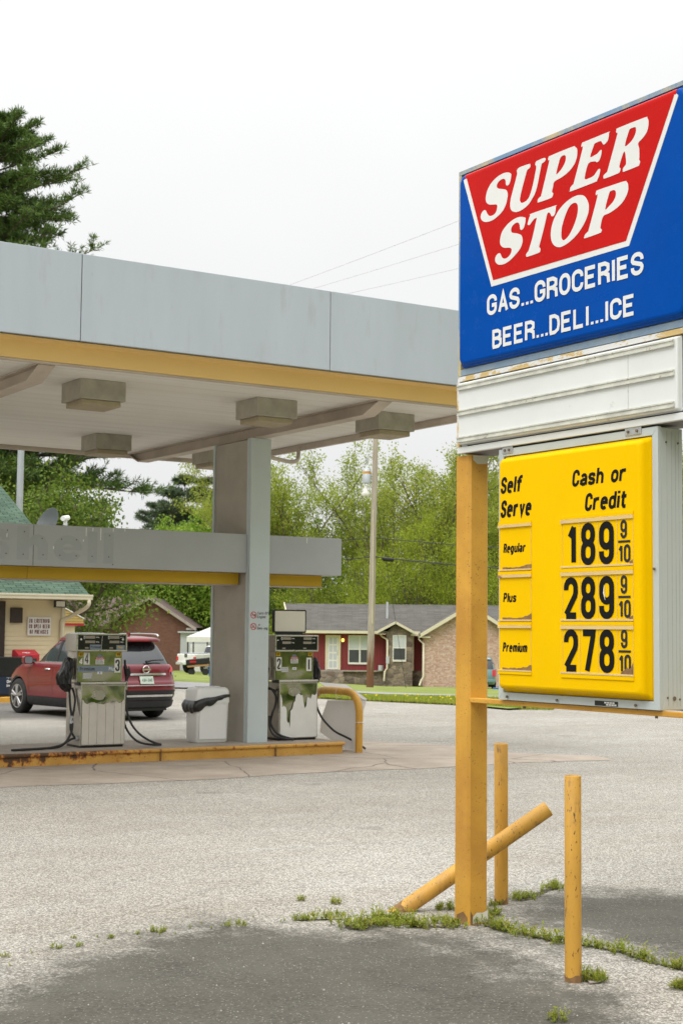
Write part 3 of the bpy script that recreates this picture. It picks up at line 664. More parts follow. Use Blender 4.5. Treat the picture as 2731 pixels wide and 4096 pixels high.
# ---------------------------------------------------------------- canopy
can = thing('station_canopy', (11.15, 20.4, 0), 'large flat grey petrol station canopy on a wide brown and blue-grey column', 'canopy')
CX0, CX1 = -3.0, 12.85
for i, (a, b) in enumerate(((CX0, 3.30), (3.30, 6.645), (6.645, 9.995), (9.995, 12.98))):
    mb = MB(); mb.box(a+.005, b-.005, 16.0, 16.05, 5.105, 6.115); mb.build('fascia_panel', M['fascia'], can, bev=.006)
mb = MB()
for x in (3.30, 6.645, 9.995): mb.mark().box(x-.0045, x+.0045, 16.012, 16.06, 5.11, 6.11)
mb.build('panel_seam', M['seam'], can)
mb = MB(); mb.box(12.93, 12.98, 16.055, 24.75, 5.105, 6.11); mb.box(CX0, 12.98, 24.755, 24.80, 5.105, 6.11); mb.build('side_fascia', M['fascia'], can)
mb = MB(); mb.box(CX0, 12.925, 16.06, 24.745, 5.95, 6.0); mb.build('roof_deck', M['beam'], can)
mb = MB(); mb.box(CX0, 12.9, 16.06, 16.36, 5.09, 5.10); mb.build('fascia_soffit', M['cove'], can)
mb = MB(); mb.add([(CX0, 16.30, 5.12), (12.85, 16.30, 5.12), (12.85, 16.37, 4.9), (CX0, 16.37, 4.9), (CX0, 16.40, 5.12), (12.85, 16.40, 5.12), (12.85, 16.40, 4.9), (CX0, 16.40, 4.9)],
    [(0, 3, 2, 1), (4, 5, 6, 7), (3, 7, 6, 2), (1, 2, 6, 5), (0, 4, 7, 3), (0, 1, 5, 4)]); mb.build('cove_trim', M['cove'], can)
mb = MB(); mb.box(CX0, 12.85, 16.385, 16.44, 4.872, 4.898); mb.build('edge_angle', M['beam'], can)
mb = MB(); mb.box(CX0, 12.84, 16.41, 24.36, 4.9, 4.93); mb.build('ceiling', M['soffit'], can)
mb = MB(); mb.box(CX0, 12.84, 24.37, 24.44, 4.83, 5.11); mb.box(12.78, 12.845, 16.45, 24.365, 4.80, 4.895); mb.build('edge_beam', M['beam'], can)
def crossbeam(x):
    mb = MB(); z1 = 4.896
    prof = [(16.46, z1), (16.46, z1-.03), (16.86, 4.72), (23.95, 4.72), (24.33, z1-.03), (24.33, z1)]
    mb.prism([(x-.012, y, z) for y, z in prof], (.024, 0, 0))
    for xx0, xx1 in ((x-.1, x-.0125), (x+.0125, x+.1)):
        mb.box(xx0, xx1, 16.47, 24.32, z1-.014, z1)
        for (ya, za), (yb, zb) in zip(prof[1:-1], prof[2:-1]):
            d = Vector((0, yb-ya, zb-za)).normalized(); nn = Vector((0, -d.z, d.y))*.014
            mb.prism([(xx0, ya, za), (xx1, ya, za), (xx1, yb, zb), (xx0, yb, zb)], nn)
    mb.build('cross_beam', M['beam'], can)
crossbeam(11.15); crossbeam(6.43)
# column: brown stucco sides, blue-grey painted ends
col = MB().box(11.005, 11.305, 19.845, 20.95, .176, 4.70).build('column', M['stucco'], can)
mb = MB(); mb.box(10.985, 11.325, 19.78, 19.842, .174, 4.715); mb.box(10.985, 11.325, 20.953, 21.01, .174, 4.715)
mb.box(10.98, 10.992, 19.845, 19.90, .175, 4.71); mb.build('column_flange', M['column'], col, bev=.006)
colL = MB().box(6.28, 6.56, 19.845, 20.95, .176, 4.70).build('column', M['stucco'], can)
mb = MB(); mb.box(6.26, 6.58, 19.78, 19.842, .174, 4.715); mb.box(6.26, 6.58, 20.953, 21.01, .174, 4.715); mb.build('column_flange', M['column'], colL, bev=.006)
# no-engine / no-smoking notices painted on the column end
def notice(z, l1, l2, kind):
    x0 = 11.06; y = 19.779
    mb = MB(); n = 24
    ring = []
    for r in (.052, .041): ring.append([(x0+r*math.cos(2*math.pi*k/n), y-.001, z+r*1.0*math.sin(2*math.pi*k/n)) for k in range(n)])
    mb.add(ring[0]+ring[1], [(k, (k+1) % n, (k+1) % n+n, k+n) for k in range(n)])
    mb.add([(x0-.035, y-.0016, z+.026), (x0-.028, y-.0016, z+.034), (x0+.036, y-.0016, z-.026), (x0+.029, y-.0016, z-.034)], [(0, 1, 2, 3)])
    mb.build('ban_sign', M['redstk'], col)
    mb = MB()
    if kind == 'key': mb.disc((x0+.022, y-.001, z), (0, -1, 0), .012, 12); mb.box(x0-.034, x0+.012, y-.0012, y, z-.004, z+.004)
    else: mb.box(x0-.034, x0+.008, y-.0012, y, z-.014, z-.005); mb.tube([(x0+.014, y-.001, z-.002), (x0+.006, y-.001, z+.012), (x0+.022, y-.001, z+.02), (x0+.018, y-.001, z+.032)], .0022, 5)
    mb.text(l1, (x0+.062, y, z+.008), (1, 0, 0), (0, 0, 1), .042, .5, .13, .16, .15, depth=.0012)
    mb.text(l2, (x0+.062, y, z-.046), (1, 0, 0), (0, 0, 1), .042, .5, .13, .16, .15, depth=.0012)
    mb.build('notice_text', M['ink'], col)
notice(2.06, 'Turn Off', 'Engine', 'key')
notice(1.89, ' o', 'Smo ing', 'cig')
# sign band on the column line
TX1 = 12.65
band = MB().box(CX0, 7.624, 19.86, 20.9, 2.69, 3.265).build('sign_band', M['band'], can, bev=.006)
mb = MB(); mb.box(7.631, 10.975, 19.86, 20.9, 2.69, 3.265); mb.build('sign_band', M['band'], can, bev=.006)
mb = MB(); mb.box(11.335, TX1, 19.86, 20.9, 2.69, 3.265); mb.build('sign_band', M['band'], can, bev=.006)
mb = MB(); mb.box(7.62, 7.635, 19.866, 20.8, 2.695, 3.26); mb.build('panel_seam', M['seam'], can)
mb = MB(); mb.box(CX0, 7.637, 20.10, 20.66, 2.515, 2.688); mb.box(7.642, 10.975, 20.10, 20.66, 2.515, 2.688); mb.box(11.335, 12.44, 20.10, 20.66, 2.515, 2.688); mb.build('valance', M['mustard'], can, bev=.004)
mb = MB(); mb.box(CX0, 10.97, 20.08, 20.68, 2.508, 2.514); mb.box(11.34, 12.46, 20.08, 20.68, 2.508, 2.514); mb.build('valance_edge', M['beam'], can)
# ghost of the removed letters, unfaded paint
gy = 19.8585
def ghost(fn):
    mb = MB(); fn(mb); mb.build('ghost_letter', M['ghost'], band)
def gh(mb, x0, x1, z0, z1): mb.add([(x0, gy, z0), (x1, gy, z0), (x1, gy, z1), (x0, gy, z1)], [(0, 1, 2, 3)])
ghost(lambda mb: mb.text('S', (6.88, gy+.0006, 2.755), (1, 0, 0), (0, 0, 1), .44, .92, .25))
def gh_h(mb):
    gh(mb, 7.39, 7.565, 2.77, 3.23)
    P = [(7.567, 3.06), (7.62, 3.11), (7.70, 3.13), (7.78, 3.10), (7.84, 3.0), (7.84, 2.775), (7.69, 2.775), (7.69, 2.94), (7.66, 2.975), (7.62, 2.98), (7.567, 2.93)]
    mb.poly([(x, gy, z) for x, z in P[::-1]])
ghost(gh_h)
def gh_e(mb):
    n = 28; cx, cz = 8.135, 2.945
    def ell(r, a0, a1, k): return [(cx+1.17*r*math.cos(R(a0+(a1-a0)*i/k)), gy, cz+r*math.sin(R(a0+(a1-a0)*i/k))) for i in range(k+1)]
    o_, i_ = ell(.185, 0, 332, n), ell(.07, 0, 332, n)
    mb.add(o_+i_, [(k+n+1, k, k+1, k+n+2)[::-1] for k in range(n)])
    mb.add([(8.056, gy-.0006, 2.925), (8.34, gy-.0006, 2.925), (8.34, gy-.0006, 2.965), (8.056, gy-.0006, 2.965)], [(0, 1, 2, 3)])
ghost(gh_e)
ghost(lambda mb: gh(mb, 8.43, 8.57, 2.76, 3.20)); ghost(lambda mb: gh(mb, 8.67, 8.82, 2.755, 3.19))
mb = MB(); rnd = random.Random(8)
for x, z in [(7.13+u/1.96*.00388, 3.265-(v-378-u*.044)/333*.575) for u, v in ((60, 440), (183, 450), (55, 623), (178, 630), (313, 503), (323, 635), (457, 510), (447, 640), (570, 515), (570, 645), (690, 650), (820, 480), (818, 655), (850, 718))]: mb.mark().disc((x, 19.857, z), (0, -1, 0), .010, 8)
mb.build('letter_stud', M['bolt'], band)
mb = MB()
for x, z0, z1 in ((8.40, 3.13, 3.25), (8.62, 3.08, 3.25), (8.5, 3.2, 3.25), (8.81, 3.21, 3.26), (8.99, 3.22, 3.26), (7.245, 3.07, 3.12), (7.92, 2.93, 2.97), (8.36, 3.05, 3.08), (12.02, 3.17, 3.25)):
    mb.mark().add([(x-.007, 19.8572, z0), (x+.005, 19.8572, z0), (x+.009, 19.8572, z1), (x-.008, 19.8572, z1)], [(0, 1, 2, 3)])
mb.build('bird_dropping', M['whitetxt'], band)
# drain pipe below the right edge of the canopy
mb = MB(); mb.tube(bezpath([(11.33, 20.6, 4.62), (12.3, 21.2, 4.60), (12.62, 21.35, 4.60), (12.76, 21.4, 4.66), (12.78, 21.42, 4.82)], 5), .035, 8); mb.build('drain_pipe', M['beam'], can)
# square light fittings under the canopy
def canopy_light(x, y, label):
    t = thing('canopy_light', (x, y, 4.9), label, 'ceiling light', 'square light fittings under the canopy')
    MB().box(x-.305, x+.305, y-.30, y+.30, 4.655, 4.898).build('housing', M['lampbox'], t, bev=.006)
    mb = MB(); mb.box(x-.26, x+.26, y-.255, y+.255, 4.585, 4.654); mb.build('tray', M['lamptray'], t, bev=.01)
canopy_light(7.47, 17.53, 'square grey ceiling light nearest the left edge of the canopy front')
canopy_light(9.97, 17.56, 'square grey ceiling light just in front of the column top')
canopy_light(11.98, 17.70, 'paler square ceiling light right of the sloping beam end')
canopy_light(9.74, 22.30, 'square grey ceiling light at the back, above the satellite dish')
canopy_light(12.05, 22.95, 'square ceiling light half hidden behind the left side of the column')

# ---------------------------------------------------------------- fuel pumps
def hose(name, pts, r, par, m='rubber'):
    MB().tube(bezpath(pts, 6), r, 8).build(name, M[m], par)
def fuel_pump(ox, oy, nums, label, kind):
    t = thing('fuel_pump', (ox+.335, oy+.28, .172), label, 'fuel pump', 'old fuel pumps on the island')
    x0, x1 = ox, ox+.67; z0 = .176
    MB().box(x0+.012, x1-.012, oy+.02, oy+.50, z0, z0+.03).build('plinth', M['black'], t)
    MB().box(x0, x1, oy+.006, oy+.52, z0+.03, 1.055).build('lower_cabinet', M['steel'], t, bev=.006)
    # polished dented front door, wavy enough to bend what it mirrors
    mb = MB(); nx, nz = 14, 18; vs = []
    for j in range(nz+1):
        for i in range(nx+1):
            u, v = i/nx, j/nz; e = min(u, 1-u, v, 1-v)*6
            dz = min(1, e)*(.004*math.sin(7*u+3*v)+.003*math.sin(13*v+2)*math.cos(9*u)-.010*math.exp(-((u-.45)**2/.03+(v-.86)**2/.008)))
            vs.append((x0+.014+u*(x1-x0-.028), oy+.001-dz, z0+.05+v*(1.03-z0-.05)))
    mb.add(vs, [(j*(nx+1)+i, j*(nx+1)+i+1, (j+1)*(nx+1)+i+1, (j+1)*(nx+1)+i) for j in range(nz) for i in range(nx)], True)
    mb.build('front_door', M['chrome'], t)
    for a in (x0-.003, x1-.013): MB().box(a, a+.016, oy-.008, oy+.02, z0+.03, 1.05).build('door_trim', M['steeltrim'], t, bev=.004)
    # ledge
    mb = MB(); mb.box(x0-.012, x1+.012, oy-.012, oy+.13, 1.056, 1.075); mb.box(x0-.012, x1+.012, oy-.012, oy+.0, 1.0755, 1.085); mb.build('ledge', M['steeltrim'], t, bev=.004)
    mb = MB(); mb.box(x0-.016, x0-.0125, oy-.014, oy+.2, 1.04, 1.088); mb.mark().box(x1+.0125, x1+.016, oy-.014, oy+.2, 1.04, 1.088); mb.build('ledge_end', M['black'], t)
    # upper cabinet
    MB().box(x0-.025, x1-.005, oy+.115, oy+.46, 1.076, 1.515).build('upper_cabinet', M['steel'], t, bev=.006)
    mb = MB(); mb.box(x0-.012, x1-.018, oy+.108, oy+.1145, 1.085, 1.51); f = mb.build('face_panel', M['chrome'], t, bev=.002)
    # head with displays
    hx0, hx1, hy = x0-.075, x1+.02, oy+.02
    MB().box(hx0, hx1, hy, oy+.42, 1.516, 1.765).build('head', M['steel'], t, bev=.006)
    mb = MB()
    for a in ((hx0, hx1, 1.745, 1.765), (hx0, hx1, 1.516, 1.538)): mb.box(a[0], a[1], hy-.012, hy-.0005, a[2], a[3])
    mb.box(hx0, hx0+.02, hy-.012, hy-.0005, 1.5385, 1.7445); mb.box(hx1-.02, hx1, hy-.012, hy-.0005, 1.5385, 1.7445); mb.build('bezel', M['steeltrim'], t, bev=.003)
    d = MB().box(hx0+.021, hx1-.021, hy-.006, hy-.0008, 1.539, 1.744).build('display', M['glassblk'], t)
    lc = MB(); tx = MB(); tn = MB()
    for s in (0, 1):
        bx = hx0+.13+s*.37
        lc.box(bx, bx+.145, hy-.008, hy-.0062, 1.695, 1.733); lc.box(bx-.004, bx+.145, hy-.008, hy-.0062, 1.632, 1.668); lc.box(bx-.005, bx+.05, hy-.008, hy-.0062, 1.555, 1.575)
        if kind == 'A' or s == 0:
            tx.box(bx-.026, bx-.006, hy-.0078, hy-.0062, 1.692, 1.735); tn.text('$', (bx-.023, hy-.0079, 1.698), (1, 0, 0), (0, 0, 1), .03, .5, .14)
        for zz in (1.71, 1.645): tx.text('TOTAL', (bx+.155, hy-.0065, zz-.005), (1, 0, 0), (0, 0, 1), .016, .6, .22)
    if kind == 'A':
        for bx in (hx0+.045, hx1-.085):
            tx.add([(bx+.01, hy-.0079, 1.70), (bx+.03, hy-.0079, 1.70), (bx+.03, hy-.0079, 1.685), (bx+.042, hy-.0079, 1.685), (bx+.02, hy-.0079, 1.668), (bx-.002, hy-.0079, 1.685), (bx+.01, hy-.0079, 1.685)], [(0, 6, 5, 4, 3, 2, 1)])
        mb = MB(); mb.box(hx0+.2, hx0+.365, hy-.009, hy-.0063, 1.541, 1.612); mb.box(hx1-.165, hx1-.035, hy-.009, hy-.0063, 1.541, 1.604); mb.build('grade_card', M['bluestk'], d)
        tn.text('Premium', (hx0+.212, hy-.0092, 1.562), (1, 0, 0), (0, 0, 1), .034, .5, .17, .14)
        mb = MB(); mb.text('Plus', (hx1-.14, hy-.0092, 1.56), (1, 0, 0), (0, 0, 1), .034, .5, .17, .14); mb.build('grade_text', M['yelstk'], d)
        tx.add([(hx0+.37, hy-.0082, 1.54), (hx0+.374, hy-.0082, 1.54), (hx0+.386, hy-.0082, 1.742), (hx0+.382, hy-.0082, 1.742)], [(0, 1, 2, 3)])
    else:
        tx.box(hx0+.03, hx0+.06, hy-.0078, hy-.0062, 1.68, 1.692)
    lc.build('readout', M['lcd'], d); tx.build('display_text', M['paper'], d); tn.build('display_ink', M['ink'], d)
    # stickers on the face panel
    fy = oy+.1075
    st = MB(); ink = MB(); ye = MB(); gy_ = MB(); rd = MB(); wt = MB()
    def sticker(b, xa, xb, za, zb, k=0): b.mark().box(xa, xb, fy-.002-k*.001, fy-k*.001-.0002, za, zb)
    n1, n2, g1, g2 = nums
    sticker(ye, x0-.005, x0+.07, 1.445, 1.503); ink.text(g1, (x0+.014, fy-.0024, 1.455), (1, 0, 0), (0, 0, 1), .034, .55, .2)
    sticker(ye, x1-.105, x1-.03, 1.445, 1.503); ink.text(g2, (x1-.085, fy-.0024, 1.455), (1, 0, 0), (0, 0, 1), .034, .55, .2)
    if kind == 'A':
        sticker(st, x0+.075, x0+.165, 1.33, 1.50); ink.text(n1, (x0+.088, fy-.0024, 1.345), (1, 0, 0), (0, 0, 1), .14, .44, .13)
        wt.text('4', (x0+.0, fy-.0006, 1.335), (1, 0, 0), (0, 0, 1), .085, .7, .2, .1, .1)
        sticker(st, x1-.125, x1-.032, 1.215, 1.42); ink.text(n2, (x1-.114, fy-.0024, 1.235), (1, 0, 0), (0, 0, 1), .165, .42, .15)
        mb = MB(); mb.box(x0-.01, x1-.13, fy-.0016, fy-.0002, 1.225, 1.315); mb.build('grade_strip', M['bluestk'], f)
        ink.text('Premium', (x0+.02, fy-.002, 1.245), (1, 0, 0), (0, 0, 1), .05, .52, .15, .12); wt.text('Plus', (x1-.21, fy-.002, 1.245), (1, 0, 0), (0, 0, 1), .05, .5, .15, .12)
        sticker(gy_, x0+.065, x0+.205, 1.13, 1.215)
    else:
        sticker(st, x0+.0, x0+.095, 1.225, 1.43); ink.text(n1, (x0+.012, fy-.0024, 1.245), (1, 0, 0), (0, 0, 1), .165, .42, .15)
        sticker(st, x1-.135, x1-.042, 1.215, 1.42); ink.text('I', (x1-.105, fy-.0024, 1.235), (1, 0, 0), (0, 0, 1), .165, .6, .17)
        sticker(gy_, x0+.09, x0+.215, 1.20, 1.28)
    for k in range(3): wt.text('PRODUCTS OF THIS', (x0+.075 if kind == 'A' else x0+.1, fy-.0024, (1.19 if kind == 'A' else 1.26)-k*.026), (1, 0, 0), (0, 0, 1), .013, .6, .2, width=.11 if kind == 'A' else .1)
    px_ = x0+.255
    mb = MB(); mb.disc((px_+.065, fy-.0006, 1.43), (0, -1, 0), .044, 16); mb.build('seal_sticker', M['bluestk'], f)
    sticker(rd, px_, px_+.13, 1.405, 1.43, 1); wt.text('PLEASE', (px_+.012, fy-.0034, 1.410), (1, 0, 0), (0, 0, 1), .016, .6, .2, width=.105)
    sticker(st, px_, px_+.13, 1.335, 1.404, 1)
    for k, w in enumerate(('PRE-PAY', 'BEFORE', 'PUMPING')): ink.text(w, (px_+.012, fy-.0034, 1.384-k*.021), (1, 0, 0), (0, 0, 1), .016, .6, .18, width=.105)
    sticker(st, px_+.03, px_+.105, 1.195 if kind == 'A' else 1.235, 1.23 if kind == 'A' else 1.275)
    mb = MB(); mb.disc((px_+.066, fy-.0026, 1.213 if kind == 'A' else 1.255), (0, -1, 0), .012, 10); mb.build('seal_sticker', M['bluebox'], f)
    st.build('number_card', M['paper'], f); ink.build('card_ink', M['ink'], f); ye.build('octane_sticker', M['yelstk'], f)
    gy_.build('ethanol_notice', M['greytxt'], f); rd.build('prepay_header', M['redstk'], f); wt.build('card_text', M['whitetxt'], f)
    # peeling white film over the door
    xa, xb = x0+.015, x1-.014; yv = oy-.013
    if kind == 'A':
        top = [(0, .845), (.03, .84), (.06, .80), (.12, .785), (.17, .80), (.24, .81), (.30, .80), (.36, .79), (.43, .785), (.50, .775), (.56, .79), (.63, .805), (.69, .80), (.76, .81), (.82, .815), (.87, .79), (.93, .80), (.97, .835), (1, .845)]
    else:
        top = [(0, .875), (.02, .85), (.045, .77), (.05, .68), (.09, .70), (.155, .67), (.175, .62), (.18, .48), (.21, .435), (.24, .45), (.265, .36), (.275, .62), (.33, .65), (.36, .74), (.40, .77), (.425, .865), (.45, .86), (.48, .88), (.53, .87), (.56, .85), (.60, .86), (.63, .77), (.655, .69), (.675, .655), (.715, .70), (.73, .82), (.80, .815), (.82, .795), (.87, .865), (.95, .85), (.98, .87), (1, .90)]
    def film(seg, m, lift):
        poly = [(xa+seg[0][0]*(xb-xa), yv, z0+.045)] + [(xa+seg[-1][0]*(xb-xa), yv, z0+.045)] + [(xa+u*(xb-xa), yv-lift, z) for u, z in seg[::-1]]
        mb = MB(); mb.prism(poly, (0, .0015, 0)); mb.build('peeling_film', m, t)
    if kind == 'A':
        for a, b, lf in ((0, 4, .003), (4, 7, .008), (7, 10, .004), (10, 13, .012), (13, 16, .005), (16, 18, .003)):
            s_ = top[a:b+1]; s_ = [(s_[0][0]+.003, s_[0][1])]+s_[1:-1]+[(s_[-1][0]-.003, s_[-1][1])]
            film(s_, M['dirtyvinyl'], 0.0)
        mb = MB()
        for a, b in ((.14, .29), (.34, .44), (.47, .60), (.64, .78)):   # curled edges of the film
            za = .812
            mb.add([(xa+a*(xb-xa), yv-.001, za-.02), (xa+b*(xb-xa), yv-.001, za-.012), (xa+(b-.01)*(xb-xa), yv-.022, za+.0), (xa+(a+.02)*(xb-xa), yv-.024, za-.012)], [(0, 1, 2, 3), (3, 2, 1, 0)])
        mb.build('film_curl', M['vinyl'], t)
    else:
        film(top, M['vinyl'], 0.0)
    # nozzle boots and hoses
    def side(sx, bag):
        xs = (x0-.025) if sx < 0 else (x1-.005)
        MB().box(min(xs, xs+sx*.05), max(xs, xs+sx*.05), oy+.2, oy+.36, 1.12, 1.42).build('nozzle_boot', M['steel'], t, bev=.006)
        MB().box(min(xs+sx*.051, xs+sx*.055), max(xs+sx*.051, xs+sx*.055), oy+.22, oy+.34, 1.16, 1.36).build('boot_recess', M['black'], t)
        X = xs+sx*.085
        nz = MB()
        nz.tube(bezpath([(X, oy+.21, 1.39), (X+sx*.015, oy+.23, 1.30), (X+sx*.02, oy+.2, 1.20), (X+sx*.01, oy+.16, 1.08)], 4), [.016]*4+[.028]*5+[.022]*4, 8)
        nz.tube([(X+sx*.06, oy+.20, 1.30), (X+sx*.075, oy+.17, 1.20), (X+sx*.02, oy+.15, 1.12)], .008, 6)
        nz.tube([(X+sx*.015, oy+.165, 1.27), (X+sx*.03, oy+.16, 1.17)], [.04, .034], 8)
        n_ = nz.build('nozzle', M['black'], t)
        MB().tube([(X+sx*.008, oy+.155, 1.09), (X+sx*.004, oy+.152, 1.03), (X, oy+.15, .97)], [.018, .017, .020], 8).build('swivel', M['silver'], n_)
        if bag:
            b = MB(); rings = []; rnd = random.Random(int(ox*100)+int(sx*7)); k_ = 1 if kind == 'A' else .62; nb = 22
            lump = [rnd.uniform(-.2, .2) for _ in range(nb)]
            for zz, rr, sh in ((1.43, .02, .0), (1.41, .055, .0), (1.37, .085, .0), (1.31, .095, -.01), (1.25, .105, -.035), (1.19, .115, -.05), (1.13, .12, -.06), (1.07, .115, -.06), (1.02, .10, -.045), (.985, .075, -.03), (.965, .04, -.02)):
                zz = 1.2+(zz-1.2)*(1 if kind == 'A' else .8)+(0 if kind == 'A' else .03)
                rings.append([(X+sx*(.015 if kind == 'A' else -.01)-sx*sh*.9*k_+k_*rr*.75*math.cos(a)*(1+lump[i]+rnd.uniform(-.16, .16)), oy+.17+k_*rr*1.1*math.sin(a)*(1+lump[i]*.8+rnd.uniform(-.16, .16)), zz+rnd.uniform(-.016, .016)) for i, a in enumerate(2*math.pi*k/nb for k in range(nb))])
            b.loft(rings, sm=False); b.build('nozzle_bag', M['bag'], n_)
        return X
    XL = side(-1, kind == 'A'); XR = side(1, kind == 'B')
    if kind == 'A':
        hose('hose', [(XL, oy+.15, .97), (XL+.01, oy+.13, .75), (XL+.035, oy+.10, .52), (XL-.01, oy+.06, .36), (XL-.18, oy-.02, .215), (XL-.5, oy-.12, .20), (XL-.95, oy-.2, .198)], .017, t)
        hose('hose', [(x0-.03, oy+.24, 1.0), (x0-.02, oy+.16, .85), (x0-.06, oy+.12, .64), (x0-.10, oy+.10, .52), (x0-.10, oy+.09, .42), (x0-.06, oy+.08, .34), (x0-.035, oy+.07, .315)], .016, t)
        hose('hose', [(x0-.02, oy+.08, .31), (x0-.12, oy+.03, .30), (x0-.3, oy-.05, .23), (x0-.55, oy-.1, .198), (x0-.9, oy-.14, .198)], .016, t)
        MB().tube([(x0-.045, oy+.075, .31), (x0+.0, oy+.08, .305)], .035, 10).build('pipe_union', M['bronze'], t)
        MB().tube([(XL+.02, oy+.117, .62), (XL+.03, oy+.112, .57), (XL+.036, oy+.104, .52)], [.024, .02, .024], 8).build('breakaway', M['bronze'], t)
        MB().tube([(x0-.075, oy+.115, .61), (x0-.095, oy+.11, .56), (x0-.10, oy+.10, .51)], [.024, .02, .024], 8).build('breakaway', M['bronze'], t)
        hose('hose', [(XR, oy+.15, .97), (XR-.01, oy+.12, .78), (XR+.02, oy+.06, .55), (XR+.12, oy-.02, .37), (XR+.28, oy-.1, .25), (XR+.42, oy-.16, .20)], .016, t)
        hose('hose', [(XR-.02, oy+.2, .75), (XR-.03, oy+.15, .55), (XR+.0, oy+.05, .38), (XR+.1, oy-.05, .25), (XR+.25, oy-.12, .205), (XR+.42, oy-.17, .20)], .016, t)
    else:
        hose('hose', [(XL, oy+.15, .97), (XL+.05, oy+.1, .93), (XL+.09, oy+.06, .82), (XL+.07, oy+.06, .68), (XL+.02, oy+.05, .58), (XL+.0, oy+.05, .42), (XL+.1, oy-.02, .27), (XL+.28, oy-.16, .20)], .018, t)
        hose('hose', [(XL-.02, oy+.15, .95), (XL+.1, oy+.12, .92), (XL+.13, oy+.1, .75)], .014, t)
        hose('hose', [(XL-.03, oy+.05, .55), (XL-.03, oy+.02, .35), (XL+.05, oy-.05, .24), (XL+.26, oy-.18, .20)], .016, t)
        hose('hose', [(XR-.02, oy+.12, .70), (XR+.02, oy+.1, .58), (XR+.08, oy+.04, .45), (XR+.2, oy-.06, .30), (XR+.34, oy-.15, .215), (XR+.50, oy-.24, .12), (XR+.62, oy-.3, .03)], .017, t)
        MB().tube([(XR-.045, oy+.14, .80), (XR-.02, oy+.125, .72), (XR-.01, oy+.11, .66)], [.026, .024, .02], 8).build('breakaway', M['bronze'], t)
        # blank board on top
        s = MB(); v, fc = shape2d([rrect(hx0+.06, hx0+.64, 1.80, 2.155, .025)], lambda a, b, c: (a, oy+.2+c, b), .05, 0); s.add(v, fc); s.box(hx0+.12, hx0+.58, oy+.18, oy+.22, 1.766, 1.80)
        b = s.build('topper_frame', M['black'], t)
        s = MB(); v, fc = shape2d([rrect(hx0+.082, hx0+.618, 1.822, 2.133, .015)], lambda a, b, c: (a, oy+.172+c, b), .004, 0); s.add(v, fc); s.build('topper_face', M['signwhite2'], b)
    return t
M['signwhite2'] = simple('cream_blank_face', (.68, .645, .55), .4, var=.04)
fuel_pump(8.385, 19.88, ('4', '3', '93', '89'), 'steel fuel pump numbered 4 and 3 with bagged nozzle before the red car', 'A')
fuel_pump(11.62, 19.95, ('2', 'I', '87', '87'), 'steel fuel pump numbered 2 and 1 with blank board on top', 'B')

# ---------------------------------------------------------------- bins on the island
def litter_bin(x0, y0, label):
    t = thing('litter_bin', (x0+.27, y0+.17, .176), label, 'bin', 'white bins with black liners on the island')
    x1, y1 = x0+.54, y0+.36
    rings = []
    for z, e in ((.178, .03), (.20, .012), (.78, .0)):
        rings.append([(a, b, z) for a, b in rrect(x0+e, x1-e, y0+e, y1-e, .03, 4)])
    MB().loft(rings).build('body', M['white'], t)
    rings = []
    for z, e in ((.76, -.012), (.93, -.006), (.965, .01), (.985, .035)):
        rings.append([(a, b, z) for a, b in rrect(x0+e, x1-e, y0+e, y1-e, .035, 4)])
    MB().loft(rings).build('lid', M['white'], t)
    MB().box(x0+.1, x1-.1, y0+.1, y1-.1, .986, 1.0).build('lid_plate', M['white'], t, bev=.004)
    mb = MB(); mb.box(x0+.05, x1-.05, y0-.0075, y0-.002, .23, .72); mb.build('front_panel', M['white'], t, bev=.004)
    # liner folded out over the rim, sagging to the left
    b = MB(); rnd = random.Random(3); ring = rrect(x0-.006, x1+.006, y0-.006, y1+.006, .035, 3); P = []
    for k in range(len(ring)):
        a, c = Vector(ring[k]+(0,)), Vector(ring[(k+1) % len(ring)]+(0,)); m_ = max(1, int((c-a).length/.022))
        P += [a.lerp(c, j/m_) for j in range(m_)]
    cen = Vector(((x0+x1)/2, (y0+y1)/2, 0)); rows = 9; R_ = []
    ph = [rnd.uniform(0, 6.28) for _ in range(5)]
    for r in range(rows+1):
        v_ = r/rows; row = []
        for k, p in enumerate(P):
            u = (p.x-x0)/(x1-x0); lf = max(0, 1-u*1.25); out = Vector((max(-1, min(1, (p.x-cen.x)/.27)), max(-1, min(1, (p.y-cen.y)/.18)), 0))
            out = Vector((math.copysign(abs(out.x)**6, out.x), math.copysign(abs(out.y)**6, out.y), 0))
            fold = .5*math.sin(k*1.35+ph[0]+v_*1.5)+.3*math.sin(k*.61+ph[1]-v_*2)+.3*math.sin(k*2.7+ph[2])
            top = .845+.035*u-.05*lf**2+.008*math.sin(u*9); dp = .045+.125*lf**.8+.012*math.sin(k*.8+ph[3])+.008*rnd.random()
            off = .010+(.010+.036*lf)*math.sin(math.pi*min(1, v_*.85+.08))+.010*fold*(.3+v_)
            row.append(p+out*off+Vector((rnd.uniform(-.002, .002), rnd.uniform(-.002, .002), top-dp*v_)))
        R_.append(row)
    b.loft(R_, cap=False); b.loft([R_[-1], [q.lerp(Vector((cen.x, cen.y, q.z)), .05)+Vector((0, 0, .02)) for q in R_[-1]]], cap=False)
    b.build('bin_liner', M['bag'], t)
    return t
litter_bin(10.25, 20.0, 'white plastic bin with a sagging black liner beside the brown column')
litter_bin(6.60, 19.75, 'white bin with black liner, only its edge seen at the picture side')

